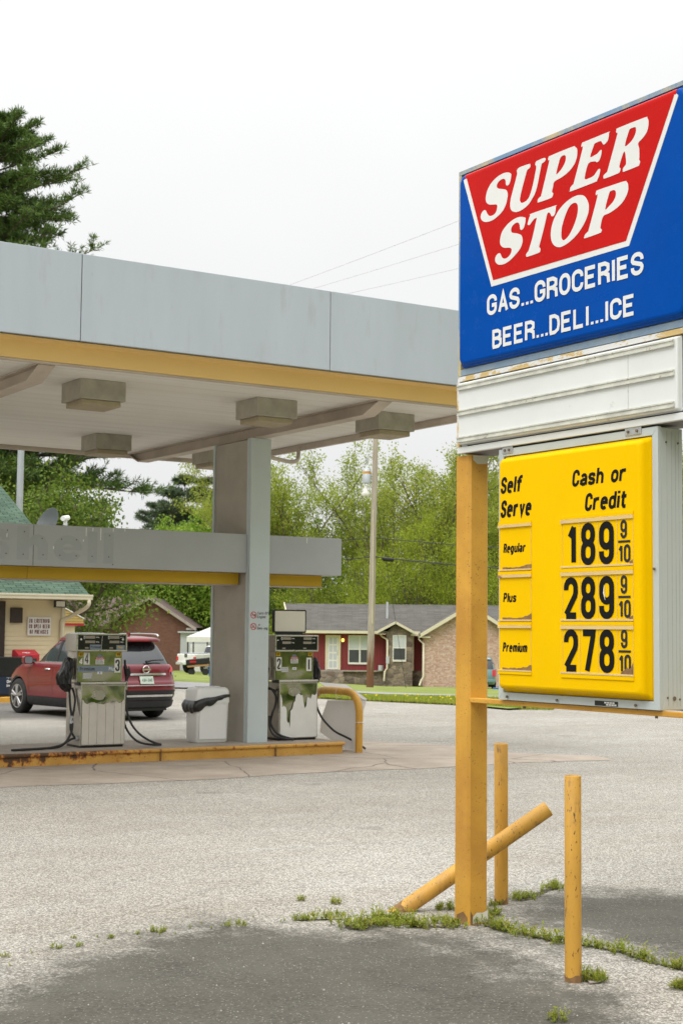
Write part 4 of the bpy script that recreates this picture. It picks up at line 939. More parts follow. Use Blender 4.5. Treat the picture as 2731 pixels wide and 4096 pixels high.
# ---------------------------------------------------------------- hoop guard with a plastic sheet
hp = thing('hoop_guard', (12.69, 19.36, 0), 'orange bent pipe hoop guarding the end of the pump island', 'bollard')
MB().tube(bezpath([(12.69, 19.38, -.05), (12.69, 19.38, .35), (12.69, 19.38, .62), (12.69, 19.44, .78), (12.69, 19.58, .88), (12.69, 19.75, .905), (12.69, 20.34, .905), (12.69, 20.56, .87), (12.69, 20.69, .76), (12.69, 20.74, .58), (12.69, 20.74, .3), (12.69, 20.74, -.05)], 6), .057, 14).build('pipe', M['bollard'], hp)
sh = thing('plastic_sheet', (12.8, 19.8, .2), 'translucent white plastic sheet folded over the orange hoop guard and tied on', 'plastic sheet')
mb = MB()
mb.prism([(12.79, 20.45, .74), (12.79, 19.56, .78), (12.79, 19.60, .02), (12.79, 19.9, .02), (12.79, 20.16, .08), (12.79, 20.66, .23), (12.79, 20.63, .45)], (.006, 0, 0)); mb.build('hanging_panel', M['corru'], sh)
mb = MB(); mb.prism([(13.1, 21.2, .995), (13.1, 20.38, .985), (12.99, 19.62, .79), (12.85, 19.49, .78), (12.73, 19.80, .93), (12.73, 20.4, .945)], (.0, .0, .006)); mb.build('folded_flap', M['corru'], sh)
mb = MB(); mb.add([(12.99, 19.62, .789), (12.90, 19.57, .64), (12.83, 19.53, .46), (12.78, 19.56, .72), (12.80, 19.50, .80)], [(0, 1, 2, 3, 4)]); mb.build('side_flap', M['corru'], sh)
mb = MB()
for y in (20.45, 19.95): mb.tube([(12.69+.066*math.cos(a), y+.01*math.sin(a*2), .895+.075*math.sin(a)-.01) for a in [2*math.pi*k/14 for k in range(15)]], .004, 5)
mb.tube([(12.69+.062*math.cos(a), 19.38+.062*math.sin(a), .46) for a in [2*math.pi*k/14 for k in range(15)]], .005, 5)
mb.build('cable_tie', M['whitetxt'], sh)
LETTERS = [[[(7.262,4.689),(7.266,4.702),(7.292,4.715),(7.332,4.722),(7.379,4.718),(7.427,4.706),(7.471,4.683),(7.502,4.651),(7.517,4.616),(7.517,4.589),(7.502,4.567),(7.471,4.552),(7.406,4.537),(7.402,4.515),(7.413,4.491),(7.44,4.478),(7.477,4.48),(7.501,4.499),(7.519,4.525),(7.536,4.531),(7.56,4.519),(7.571,4.497),(7.56,4.473),(7.529,4.454),(7.488,4.446),(7.44,4.448),(7.392,4.461),(7.345,4.484),(7.315,4.516),(7.299,4.555),(7.297,4.582),(7.309,4.606),(7.339,4.62),(7.389,4.636),(7.406,4.652),(7.403,4.668),(7.379,4.684),(7.349,4.688),(7.329,4.683),(7.317,4.668),(7.315,4.646),(7.305,4.635),(7.289,4.635),(7.274,4.649),(7.266,4.67)]],[[(7.206,4.698),(7.203,4.71),(7.18,4.719),(7.09,4.717),(7.077,4.709),(7.08,4.693),(7.104,4.684),(7.112,4.674),(7.154,4.583),(7.175,4.525),(7.175,4.504),(7.16,4.49),(7.128,4.489),(7.096,4.502),(7.074,4.53),(7.051,4.579),(7.023,4.664),(7.021,4.684),(7.03,4.699),(7.023,4.714),(7.001,4.717),(6.947,4.718),(6.933,4.709),(6.938,4.696),(6.963,4.688),(6.972,4.68),(7.007,4.572),(7.029,4.524),(7.058,4.493),(7.096,4.464),(7.154,4.446),(7.206,4.444),(7.245,4.456),(7.265,4.474),(7.272,4.506),(7.262,4.55),(7.219,4.646),(7.203,4.684)]],[[(6.91,4.699),(6.904,4.712),(6.882,4.716),(6.694,4.718),(6.664,4.71),(6.647,4.689),(6.649,4.649),(6.67,4.61),(6.718,4.578),(6.784,4.558),(6.851,4.548),(6.864,4.52),(6.874,4.49),(6.863,4.479),(6.87,4.46),(6.895,4.454),(6.998,4.455),(7.007,4.46),(7.004,4.476),(6.982,4.487),(6.972,4.497),(6.901,4.678),(6.902,4.689)],[(6.836,4.59),(6.802,4.671),(6.787,4.685),(6.763,4.687),(6.748,4.675),(6.751,4.647),(6.772,4.62),(6.802,4.599)]],[[(6.61,4.703),(6.602,4.717),(6.583,4.719),(6.379,4.721),(6.374,4.714),(6.376,4.69),(6.389,4.668),(6.415,4.657),(6.425,4.664),(6.44,4.684),(6.466,4.687),(6.494,4.684),(6.502,4.675),(6.534,4.615),(6.49,4.616),(6.471,4.619),(6.446,4.632),(6.436,4.627),(6.441,4.6),(6.456,4.575),(6.477,4.569),(6.492,4.578),(6.55,4.58),(6.582,4.506),(6.576,4.494),(6.566,4.49),(6.514,4.493),(6.493,4.502),(6.467,4.522),(6.451,4.523),(6.449,4.509),(6.459,4.483),(6.477,4.461),(6.493,4.456),(6.699,4.452),(6.71,4.46),(6.707,4.476),(6.683,4.49),(6.675,4.501),(6.599,4.682),(6.607,4.693)]],[[(6.314,4.704),(6.31,4.716),(6.293,4.722),(6.082,4.722),(6.063,4.714),(6.053,4.696),(6.055,4.664),(6.069,4.633),(6.098,4.61),(6.136,4.589),(6.128,4.556),(6.127,4.51),(6.129,4.493),(6.121,4.481),(6.128,4.464),(6.142,4.459),(6.25,4.456),(6.26,4.463),(6.257,4.478),(6.237,4.492),(6.233,4.51),(6.242,4.567),(6.259,4.561),(6.289,4.496),(6.279,4.483),(6.285,4.465),(6.305,4.458),(6.408,4.456),(6.421,4.464),(6.418,4.478),(6.393,4.489),(6.385,4.5),(6.304,4.686),(6.306,4.693)],[(6.243,4.603),(6.209,4.681),(6.194,4.69),(6.165,4.69),(6.152,4.68),(6.155,4.655),(6.175,4.627),(6.204,4.609)]],[[(7.122,4.381),(7.127,4.39),(7.162,4.403),(7.199,4.407),(7.241,4.403),(7.288,4.39),(7.331,4.367),(7.357,4.343),(7.371,4.306),(7.371,4.278),(7.354,4.257),(7.326,4.243),(7.283,4.235),(7.262,4.226),(7.257,4.212),(7.269,4.19),(7.302,4.174),(7.33,4.175),(7.352,4.187),(7.369,4.214),(7.383,4.22),(7.407,4.213),(7.421,4.194),(7.417,4.172),(7.395,4.152),(7.364,4.143),(7.321,4.142),(7.269,4.154),(7.217,4.179),(7.175,4.205),(7.154,4.235),(7.151,4.259),(7.161,4.285),(7.185,4.3),(7.217,4.312),(7.25,4.322),(7.262,4.335),(7.26,4.355),(7.241,4.37),(7.213,4.377),(7.189,4.371),(7.179,4.355),(7.175,4.333),(7.164,4.32),(7.143,4.326),(7.127,4.352)]],[[(7.065,4.401),(6.842,4.399),(6.839,4.393),(6.841,4.37),(6.849,4.348),(6.864,4.339),(6.88,4.344),(6.89,4.362),(6.906,4.371),(6.919,4.364),(6.926,4.345),(6.957,4.264),(6.993,4.183),(6.992,4.176),(6.982,4.166),(6.984,4.15),(7.0,4.143),(7.102,4.141),(7.116,4.148),(7.115,4.16),(7.097,4.172),(7.088,4.185),(7.056,4.25),(7.022,4.343),(7.016,4.363),(7.038,4.362),(7.061,4.349),(7.083,4.335),(7.099,4.338),(7.101,4.349),(7.09,4.374),(7.077,4.393)]],[[(6.614,4.408),(6.589,4.397),(6.564,4.372),(6.548,4.337),(6.548,4.3),(6.564,4.263),(6.594,4.225),(6.64,4.187),(6.696,4.158),(6.752,4.141),(6.804,4.137),(6.845,4.152),(6.874,4.182),(6.885,4.223),(6.879,4.271),(6.855,4.319),(6.814,4.361),(6.762,4.391),(6.705,4.409),(6.654,4.414)],[(6.662,4.373),(6.644,4.357),(6.641,4.328),(6.65,4.289),(6.675,4.243),(6.711,4.199),(6.742,4.178),(6.767,4.171),(6.785,4.184),(6.79,4.21),(6.783,4.257),(6.757,4.313),(6.726,4.355),(6.695,4.374)]],[[(6.487,4.386),(6.482,4.396),(6.46,4.402),(6.255,4.4),(6.231,4.392),(6.218,4.372),(6.219,4.339),(6.237,4.307),(6.274,4.276),(6.322,4.257),(6.374,4.245),(6.426,4.237),(6.448,4.181),(6.447,4.172),(6.436,4.161),(6.442,4.151),(6.457,4.146),(6.58,4.143),(6.586,4.15),(6.58,4.164),(6.555,4.177),(6.547,4.189),(6.473,4.364),(6.485,4.375)],[(6.408,4.275),(6.374,4.36),(6.359,4.37),(6.335,4.37),(6.319,4.357),(6.32,4.33),(6.34,4.305),(6.374,4.286)]]]
# ---------------------------------------------------------------- roadside sign
sg = thing('roadside_sign', (6.0, 6.85, 0), 'tall roadside sign with red and blue panel above a yellow price board', 'sign')
def sq_post(x0, x1, y0, y1, z0, z1, c=.016):
    ring = [(x0+c, y0), (x1-c, y0), (x1, y0+c), (x1, y1-c), (x1-c, y1), (x0+c, y1), (x0, y1-c), (x0, y0+c)]
    return MB().loft([[(a, b, z) for a, b in ring] for z in (z0, z1)], sm=False)
def baseflake(par, y0):
    mb = MB(); mb.add([(6.075, y0-.0015, .008), (6.015, y0-.0015, .012), (5.952, y0-.0015, .008), (5.955, y0-.0015, .05), (5.985, y0-.0015, .075), (6.03, y0-.0015, .07), (6.076, y0-.0015, .085)], [(0, 6, 5, 4, 3, 2, 1)]); mb.build('bare_patch', M['signwhite2'], par)
    mb = MB(); mb.add([(5.917, y0+.006, .0), (5.917, y0+.12, .0), (5.917, y0+.12, .05), (5.917, y0+.05, .08), (5.917, y0+.01, .05)], [(0, 4, 3, 2, 1)]); mb.add([(5.935, y0-.001, .0), (5.955, y0-.001, .0), (5.955, y0-.001, .06), (5.935, y0-.001, .09)], [(0, 1, 2, 3)]); mb.build('rust_patch', M['rustdirt'], par)
for yy in (7.765, 5.60):
    p = sq_post(5.918, 6.078, yy, yy+.155, -.1, 2.985).build('post', M['post'], sg)
    baseflake(p, yy)
    if yy > 7: 
        mb = MB(); mb.add([(5.945, yy-.0012, 2.955), (5.98, yy-.0012, 2.93), (6.05, yy-.0012, 2.935), (6.07, yy-.0012, 2.955), (6.07, yy-.0012, 2.984), (5.945, yy-.0012, 2.984)], [(0, 1, 2, 3, 4, 5)]); mb.build('bare_patch', M['signwhite2'], p)
# upper cabinet (brand panel) and reader board share one box
YL, YR, XF, XB = 7.86, 5.72, 5.90, 6.16
mb = MB(); mb.box(XF+.02, XB, YR, YL, 3.50, 4.865); cab = mb.build('brand_cabinet', M['frameband'], sg, bev=.004)
mb = MB()
mb.box(XF-.006, XF+.0195, YR, YL, 4.84, 4.868); mb.box(XF-.006, XF+.0195, YL-.027, YL, 3.505, 4.8395); mb.box(XF-.006, XF+.0195, YR, YR+.03, 3.505, 4.8395)
mb.build('retainer', M['frameblue'], cab, bev=.002)
mb = MB(); mb.box(XF-.004, XF+.0195, YR+.031, YL-.0275, 3.505, 3.545); mb.build('bottom_retainer', M['frameband'], cab)
mb = MB(); mb.box(XF-.010, XF+.0195, YR, YL-.003, 3.468, 3.4985); mb.build('divider_strip', M['peel'], cab)
# pan-formed face: flat front with sloped, rounded edges
def pan(name, y0, y1, z0, z1, xb, xf, inset, r, m, par, n=6):
    """raised tray: walls rise from the frame and roll over into the flat face on a quarter round"""
    mb = MB(); rings = [[(xb, a, b) for a, b in rrect(y0, y1, z0, z1, r*.6, 6)]]
    for k in range(n+1):
        q_ = math.pi/2*k/n; e = inset*.35+inset*.65*(1-math.cos(q_)); x_ = xf+(xb-xf)*.62*(1-math.sin(q_))
        rings.append([(x_, a, b) for a, b in rrect(y0+e, y1-e, z0+e, z1-e, r, 6)])
    rings = [q[::-1] for q in rings]
    mb.loft(rings, cap=False); mb.add(rings[-1], [tuple(range(len(rings[-1])))], False)
    return mb.build(name, m, par)
face = pan('brand_panel', 5.775, 7.822, 3.552, 4.832, 5.895, 5.856, .035, .05, M['signblue'], cab)
XP = 5.8545
def flat(name, loops, x, m, par, sub=0, th=.0016):
    mb = MB(); v, f = shape2d(loops, lambda a, b, c: (x+c, a, b), th, sub); mb.add(v, f); return mb.build(name, m, par)
flat('white_trapezoid', [[(7.757, 4.78), (7.735, 4.788), (5.84, 4.788), (5.826, 4.772), (6.216, 4.022), (7.462, 4.022), (7.752, 4.765)]], XP+.0008, M['signwhite'], face)
flat('red_trapezoid', [[(7.722, 4.788), (5.855, 4.788), (5.862, 4.772), (6.24, 4.055), (7.443, 4.06)]], XP-.0008, M['signred'], face)
mb = MB(); R_ = []
for k in range(7):                               # the red runs over the rounded upper edge of the tray
    q_ = math.pi/2*k/6; e = .035*.35+.035*.65*(1-math.cos(q_)); R_.append((5.856+.039*.62*(1-math.sin(q_))-.0015, 4.832-e+.001*(1-k/6)))
R_.append((XP-.0006, 4.785))
mb.add([(x_, y_, z_) for x_, z_ in R_ for y_ in (7.74, 5.84)], [(2*i, 2*i+2, 2*i+3, 2*i+1) for i in range(7)], True); mb.build('red_edge', M['signred'], face)
mb = MB()
for loops in LETTERS:
    v, f = shape2d(loops, lambda a, b, c: (XP-.0026+c, a, b), .0012, 3); mb.add(v, f)
mb.build('emblem_lettering', M['signwhite'], face)
RT, UP3 = (0, -1, 0), (0, 0, 1)
mb = MB(); mb.text('GAS...GROCERIES', (XP-.001, 7.505, 3.84), RT, UP3, .132, .62, .185, .08, width=1.405); mb.build('product_lettering', M['signwhite'], face)
mb = MB(); mb.text('BEER...DELI...ICE', (XP-.001, 7.45, 3.62), RT, UP3, .122, .62, .185, .08, width=1.28)
mb.build('product_lettering', M['signwhite'], face)
# reader board below
mb = MB(); mb.box(XF+.02, XB, YR, YL, 3.0, 3.4675); rb = mb.build('reader_board', M['underside'], sg)
mb = MB(); mb.box(XF-.012, XF+.0195, YR, YL, 2.998, 3.038); mb.build('bottom_rail', M['peel2'] if 'peel2' in M else M['reader'], rb, bev=.003)
mb = MB(); mb.box(XF+.02, XB, YL+.0005, YL+.004, 3.0, 3.53); mb.build('end_plate', M['peelside'], rb)
mb = MB(); mb.box(XF-.012, XF+.0195, YL-.022, YL+.001, 3.0385, 3.4675); mb.build('end_trim', M['peelside'], rb)
pan('letter_panel', 5.86, 7.835, 3.048, 3.462, 5.905, 5.872, .014, .012, M['reader'], rb)
mb = MB()
for z in (3.405, 3.24, 3.066):
    mb.box(5.862, 5.8715, 5.885, 7.83, z, z+.034); mb.box(5.857, 5.8617, 5.885, 7.83, z+.026, z+.034); mb.box(5.857, 5.8617, 5.885, 7.83, z, z+.006)
mb.build('letter_track', M['track'], rb)
mb = MB(); mb.box(5.870, 5.8717, 6.246, 6.248, 3.06, 3.44)
mb.build('track_joint', M['track'], rb)
mb = MB(); mb.box(5.895, 5.899, 7.76, 7.82, 3.036, 3.07); mb.build('bare_corner', M['bronze'], rb)
# price cabinet
PY0, PY1, PZ0, PZ1 = 6.045, 7.44, 1.432, 2.985
mb = MB(); mb.box(5.926, 6.085, PY0, PY1, PZ0, PZ1-.004); pc = mb.build('price_cabinet', M['alu'], sg, bev=.004)
mb = MB(); w = .046
mb.prism([(5.9, PY0, PZ0), (5.9, PY1, PZ0), (5.9, PY1-w, PZ0+w), (5.9, PY0+w, PZ0+w)], (.0255, 0, 0)); mb.prism([(5.9, PY0, PZ1), (5.9, PY1, PZ1), (5.9, PY1-w, PZ1-w), (5.9, PY0+w, PZ1-w)], (.0255, 0, 0))
mb.prism([(5.9, PY0, PZ0+.001), (5.9, PY0, PZ1-.001), (5.9, PY0+w-.001, PZ1-w), (5.9, PY0+w-.001, PZ0+w)], (.0255, 0, 0)); mb.prism([(5.9, PY1, PZ0+.001), (5.9, PY1, PZ1-.001), (5.9, PY1-w+.001, PZ1-w), (5.9, PY1-w+.001, PZ0+w)], (.0255, 0, 0))
mb.build('price_frame', M['alu'], pc, bev=.0015)
mb = MB()
for a, b in ((6.17, 6.30), (7.30, 7.40)): mb.box(5.894, 5.8995, a, b, 2.955, 3.0)
mb.build('hanger_bracket', M['bronze'], pc, bev=.001)
mb = MB()
for y, z in ((6.20, 2.975), (6.27, 2.975), (7.33, 2.975), (7.37, 2.975), (7.345, 1.452), (6.88, 1.452), (6.22, 1.452), (6.07, 2.2)): mb.tube([(5.893, y, z), (5.885, y, z)], .008, 8)
for x, z in ((5.96, 2.9), (6.05, 2.9), (5.96, 1.50), (6.01, 1.495), (6.05, 1.49)): mb.tube([(x, PY0-.0005, z), (x, PY0-.004, z)], .006 if x != 6.01 else .012, 8)
mb.build('bolt', M['bolt'], pc)
mb = MB()
for x in (5.965, 6.0, 6.03, 6.055): mb.box(x, x+.0015, PY0-.001, PY0, PZ0+.02, PZ1-.02)
mb.build('side_rib', M['bronze'], pc)
mb = MB(); mb.box(5.8975, 5.8995, 6.37, 6.56, 1.437, 1.464); lb = mb.build('maker_plate', M['ink'], pc)
mb = MB()
for k in range(4): mb.box(5.8965, 5.8974, 6.48-k*.022-.018, 6.48-k*.022, 1.451, 1.460); mb.box(5.8965, 5.8974, 6.465-k*.022-.018, 6.465-k*.022, 1.440, 1.448)
mb.build('maker_plate_field', M['whitetxt'], lb)
q = 5.835/5.9
def py(Y): return Y*q
def pz(z): return 1.85+(z-1.85)*q
XQ = 5.835
pf = pan('price_panel', PY0+.05, PY1-.05, PZ0+.05, PZ1-.05, 5.915, XQ, .046, .024, M['signyellow'], pc)
x = XQ-.001
def T(s_, y, z0, z1, w_, wid=.46, t=.195, sh=.14, gap=.06, m='heading_lettering'):
    MB().text(s_, (x+.0005, py(y), pz(z0)), RT, UP3, pz(z1)-pz(z0), wid, t, gap, sh, width=w_*q).build(m, M['numeral'], pf)
T('Self', 7.425, 2.705, 2.81, .21); T('Serve', 7.425, 2.555, 2.665, .295)
T('Cash or', 6.755, 2.70, 2.80, .455); T('Credit', 6.645, 2.55, 2.655, .35)
T('Regular', 7.395, 2.335, 2.395, .215, .5, .195, .14, .07, 'grade_lettering'); T('Plus', 7.395, 2.03, 2.09, .125, .5, .195, .14, .07, 'grade_lettering'); T('Premium', 7.40, 1.725, 1.785, .235, .5, .195, .14, .07, 'grade_lettering')
rails = MB()
for z in (2.51, 2.20, 1.89):
    rails.box(x-.007, x, py(6.24), py(6.85), pz(z-.022), pz(z)); rails.box(x-.010, x, py(7.12), py(7.44), pz(z-.018), pz(z))
for z in (2.225, 1.915, 1.608):
    rails.box(x-.007, x, py(6.24), py(6.85), pz(z), pz(z+.011)); rails.box(x-.007, x, py(7.12), py(7.44), pz(z), pz(z+.009))
rails.build('card_rail', M['rail'], pf, bev=.001)
mb = MB()
for z in (2.51, 2.20, 1.89): mb.box(x-.005, x, py(6.24), py(6.85), pz(z+.001), pz(z+.022)); mb.box(x-.005, x, py(7.12), py(7.44), pz(z+.001), pz(z+.018))
mb.box(x-.005, x, py(6.24), py(6.85), pz(1.585), pz(1.607)); mb.box(x-.005, x, py(7.12), py(7.44), pz(1.59), pz(1.607)); mb.build('card_rail', M['signyellow'], pf, bev=.001)
mb = MB()
for z in (2.225, 1.915, 1.608):
    for y in (6.37, 6.53, 6.685): mb.box(x-.0012, x-.0002, py(y)-.0012, py(y)+.0012, pz(z+.012), pz(z+.262))
    for y in (6.243, 6.84, 7.125, 7.435): mb.box(x-.0012, x-.0002, py(y)-.0008, py(y)+.0008, pz(z+.012), pz(z+.262))
mb.build('card_edge', M['rail'], pf)
def digits(s_, z):
    mb = MB()
    for k, c in enumerate(s_):
        y = (6.825, 6.675, 6.52)[k]; wd = .122
        o_ = 0.0
        if c == '1': o_ = .032; 
        mb.text(c, (x-.0008, py(y-o_), pz(z)), RT, UP3, .246*q, (.50 if c != '1' else .47), .162, 0)
    mb.build('price_numeral', M['numeral'], pf)
    mb = MB()
    mb.text('9', (x-.0008, py(6.343), pz(z+.142)), RT, UP3, .104*q, .50, .16, 0)
    mb.box(x-.0016, x-.0003, py(6.265), py(6.362), pz(z+.118), pz(z+.131))
    mb.text('10', (x-.0008, py(6.361), pz(z+.006)), RT, UP3, .102*q, .5, .165, .07, width=.098*q)
    mb.build('fraction_numeral', M['smallnum'], pf)
digits('189', 2.237); digits('289', 1.926); digits('278', 1.622)
mb = MB(); rnd = random.Random(5)
for z in (2.235, 1.925, 1.618):
    pts = [(7.40-.28*k/14, z+.006+(.001 if k < 6 else .002+.022*max(0, (k-9)/5))*rnd.uniform(.6, 1.4)+(.006*rnd.random())) for k in range(15)]
    mb.mark(); mb.poly([(x-.0022, py(7.40), pz(z)), (x-.0022, py(7.12), pz(z))]+[(x-.0022, py(a), pz(b)) for a, b in pts[::-1]])
for z, w_ in ((1.926, .03), (1.618, .10), (2.237, .025)):
    pts = [(6.245+w_*k/6, z-.008+.018+.05*(w_/.1)*(1-k/6)*rnd.uniform(.6, 1.2)) for k in range(7)]
    mb.mark(); mb.poly([(x-.0024, py(6.245+w_), pz(z-.012)), (x-.0024, py(6.245), pz(z-.012))]+[(x-.0024, py(a), pz(b)) for a, b in pts])
mb.build('rust_stain', M['rustdirt'], pf)
mb = MB(); mb.tube([(x-.004, py(6.475), pz(2.12)), (x-.004, py(6.478), pz(2.075)), (x-.004, py(6.468), pz(2.035))], [.001, .005, .001], 5); mb.build('bird_dropping', M['whitetxt'], pf)
# support bar
mb = MB(); mb.box(5.925, 5.975, 5.70, 7.764, 1.398, 1.428); mb.build('support_bar', M['post'], sg, bev=.004)
mb = MB(); mb.box(5.985, 6.075, 5.76, 7.764, 1.404, 1.41); mb.build('support_bar', M['post'], sg, bev=.002)
mb = MB()
for y in (7.25, 6.12): mb.tube([(5.95, y, 1.397), (5.95, y, 1.385)], .010, 6)
mb.build('bolt', M['bolt'], sg)

# ---------------------------------------------------------------- bollards around the sign
def bollard(base, top, r, label):
    t = thing('bollard', base, label, 'bollard', 'orange pipe bollards by the sign')
    b, tp = Vector(base), Vector(top); d = (tp-b).normalized()
    mb = MB(); n = 20; u = d.orthogonal().normalized(); w = d.cross(u)
    ring = lambda c, rr: [c+(u*math.cos(2*math.pi*k/n)+w*math.sin(2*math.pi*k/n))*rr for k in range(n)]
    L = (tp-b).length
    mb.loft([ring(b-d*.2, r), ring(b+d*L*.5, r), ring(tp-d*.004, r), ring(tp, r-.003), ring(tp-d*.03, r-.006)], cap=False)
    mb.poly(ring(tp-d*.03, r-.006)); mb.build('pipe', M['bollard'], t)
    mb = MB(); rnd = random.Random(int(base[0]*50)); hs_ = [.002+.03*rnd.random()**3 for k in range(n)]
    lo, hi = ring(b-d*.02, r+.0012), [p+d*(hs_[k]+.02) for k, p in enumerate(ring(b, r+.0012))]
    mb.add(lo+hi, [(k, (k+1) % n, (k+1) % n+n, k+n) for k in range(n)], True); mb.build('rusty_foot', M['rustdirt'], t)
bollard((5.475, 6.265, 0), (5.475, 6.265, 1.083), .0445, 'upright orange bollard nearest the camera, standing in front of the price board')
bollard((6.585, 8.27, 0), (6.575, 8.262, 1.085), .047, 'upright orange bollard behind the slanted one, right of the sign post')
bollard((5.83, 8.38, .0), (6.70, 7.915, .672), .053, 'knocked-over orange bollard leaning behind the sign post')
# small paint and concrete scraps at the feet
mb = MB(); mb.prism([(5.50, 6.16, .006), (5.57, 6.16, .006), (5.60, 6.20, .006), (5.54, 6.23, .006)], (0, 0, .006)); tag(mb.build('concrete_scrap', M['concrete'], None), 'pale flat scrap of concrete beside the nearest bollard foot', 'rubble')
# ---------------------------------------------------------------- weeds in the cracks
def weeds():
    rnd = random.Random(11); V = []; F = []
    def leaf(p, dr, ln, wd, tilt):
        d = Vector((math.cos(dr)*math.cos(tilt), math.sin(dr)*math.cos(tilt), math.sin(tilt))); sd = Vector((-math.sin(dr), math.cos(dr), 0))*wd
        b = len(V); V.extend([tuple(p-sd*.3), tuple(p+sd*.3), tuple(p+d*ln*.55+sd), tuple(p+d*ln), tuple(p+d*ln*.55-sd)]); F.append((b, b+1, b+2, b+3, b+4))
    def plant(x, y, s):
        n = rnd.randint(4, 7)
        for k in range(n):
            a = rnd.uniform(0, 6.28); tl = rnd.uniform(.5, 1.45); h = s*rnd.uniform(.4, 1)
            top = Vector((x+math.cos(a)*h*math.cos(tl), y+math.sin(a)*h*math.cos(tl), h*math.sin(tl)))
            base = Vector((x, y, 0)); sd = Vector((-math.sin(a), math.cos(a), 0))*.0012
            b = len(V); V.extend([tuple(base-sd), tuple(base+sd), tuple(top+sd), tuple(top-sd)]); F.append((b, b+1, b+2, b+3))
            for j in range(rnd.randint(4, 7)):
                u = rnd.uniform(.25, 1); leaf(base.lerp(top, u), rnd.uniform(0, 6.28), s*rnd.uniform(.14, .34), s*.05, rnd.uniform(-.1, 1))
    def line(P, wd, dens, s):
        for i in range(len(P)-1):
            a, b = Vector(P[i]), Vector(P[i+1]); n = int((b-a).length*dens)
            for k in range(n):
                u = rnd.random(); g = rnd.gauss(0, wd); d = (b-a).normalized(); p = a.lerp(b, u)+Vector((-d.y, d.x))*g
                plant(p.x, p.y, s*rnd.choice((.45, .7, .9, 1.2, 1.6))*rnd.uniform(.8, 1.2))
    def blob(x, y, r, n, s):
        for k in range(n):
            a = rnd.uniform(0, 6.28); q_ = r*math.sqrt(rnd.random()); plant(x+math.cos(a)*q_, y+math.sin(a)*q_, s*rnd.uniform(.5, 1.25))
    for P, wd, dens, s in WEED_LINES: line(P, wd, dens, s)
    for x, y, r, n, s in WEED_BLOBS: blob(x, y, r, n, s)
    me = bpy.data.meshes.new('weeds'); me.from_pydata(V, [], F); o = bpy.data.objects.new('weeds', me); COL.objects.link(o); me.materials.append(M['weed'])
    tag(o, 'small green weeds growing out of the pavement cracks', 'weeds', kind='stuff')
WEED_LINES = [([(5.06, 8.43), (5.21, 8.39), (5.35, 8.31)], .03, 60, .05), ([(5.33, 8.28), (5.21, 8.0), (5.41, 8.11), (5.71, 8.31)], .05, 80, .055),
    ([(5.41, 8.11), (5.64, 8.15), (5.62, 7.86), (5.75, 7.82), (5.87, 7.79)], .06, 130, .06), ([(6.12, 7.87), (6.02, 7.69), (6.0, 7.51), (6.04, 7.35), (6.08, 7.06)], .035, 130, .06),
    ([(6.08, 7.06), (6.16, 6.92), (6.2, 6.7), (6.17, 6.39), (6.18, 6.16), (6.2, 5.9)], .03, 110, .055), ([(6.76, 8.27), (6.95, 8.39), (7.13, 8.48), (7.38, 8.65)], .05, 50, .04), ([(2.6, 8.1), (3.4, 8.4), (4.2, 8.55), (5.0, 8.5)], .08, 14, .025)]
WEED_BLOBS = [(6.12, 8.29, .07, 26, .06), (6.51, 8.24, .06, 14, .05), (6.85, 8.34, .09, 26, .055), (7.3, 8.57, .09, 24, .06), (5.585, 6.235, .075, 40, .07), (5.86, 5.85, .06, 30, .07), (4.86, 5.68, .05, 12, .06), (6.25, 7.98, .08, 30, .07), (5.55, 8.0, .13, 55, .06), (5.85, 7.95, .1, 30, .05),
    (3.43, 8.4, .04, 7, .035), (3.56, 8.4, .03, 6, .03), (3.82, 8.51, .03, 6, .03), (4.15, 8.55, .05, 14, .045), (4.66, 8.5, .08, 16, .04), (3.11, 8.34, .04, 6, .03), (3.61, 8.63, .03, 5, .03), (5.09, 8.43, .06, 16, .05), (5.36, 8.45, .07, 18, .045), (5.46, 9.04, .03, 7, .05), (5.6, 8.82, .04, 9, .05)]
weeds()

def grit():
    rnd = random.Random(21); V = []; F = []
    for k in range(420):
        L = rnd.uniform(-2.2, 2.0); d = 7.0+6*rnd.random()**1.5; p = VW(L, d, 0); s = rnd.choice((.0025, .003, .0035, .004, .006))*rnd.uniform(.7, 1.3)
        if (p-Vector((6, 7.8, 0))).length < .3: continue
        b = len(V); a = rnd.uniform(0, 6.28); q = [(math.cos(a+i*1.57)*s*rnd.uniform(.7, 1.3), math.sin(a+i*1.57)*s*rnd.uniform(.7, 1.3)) for i in range(4)]
        V += [(p.x+x, p.y+y, .001) for x, y in q]+[(p.x+x*.5, p.y+y*.5, .001+s*.8) for x, y in q]
        F += [(b+4, b+5, b+6, b+7)]+[(b+i, b+(i+1) % 4, b+4+(i+1) % 4, b+4+i) for i in range(4)]
    me = bpy.data.meshes.new('gravel'); me.from_pydata(V, [], F); o = bpy.data.objects.new('gravel', me); COL.objects.link(o); me.materials.append(M['grit'])
    tag(o, 'loose pale grit scattered over the pavement in front of the sign', 'gravel', kind='stuff')
M['grit'] = leafmat('loose_grit', [(.10, .09, .08), (.34, .32, .29), (.44, .42, .39), (.25, .2, .16)], 0, .9)
grit()

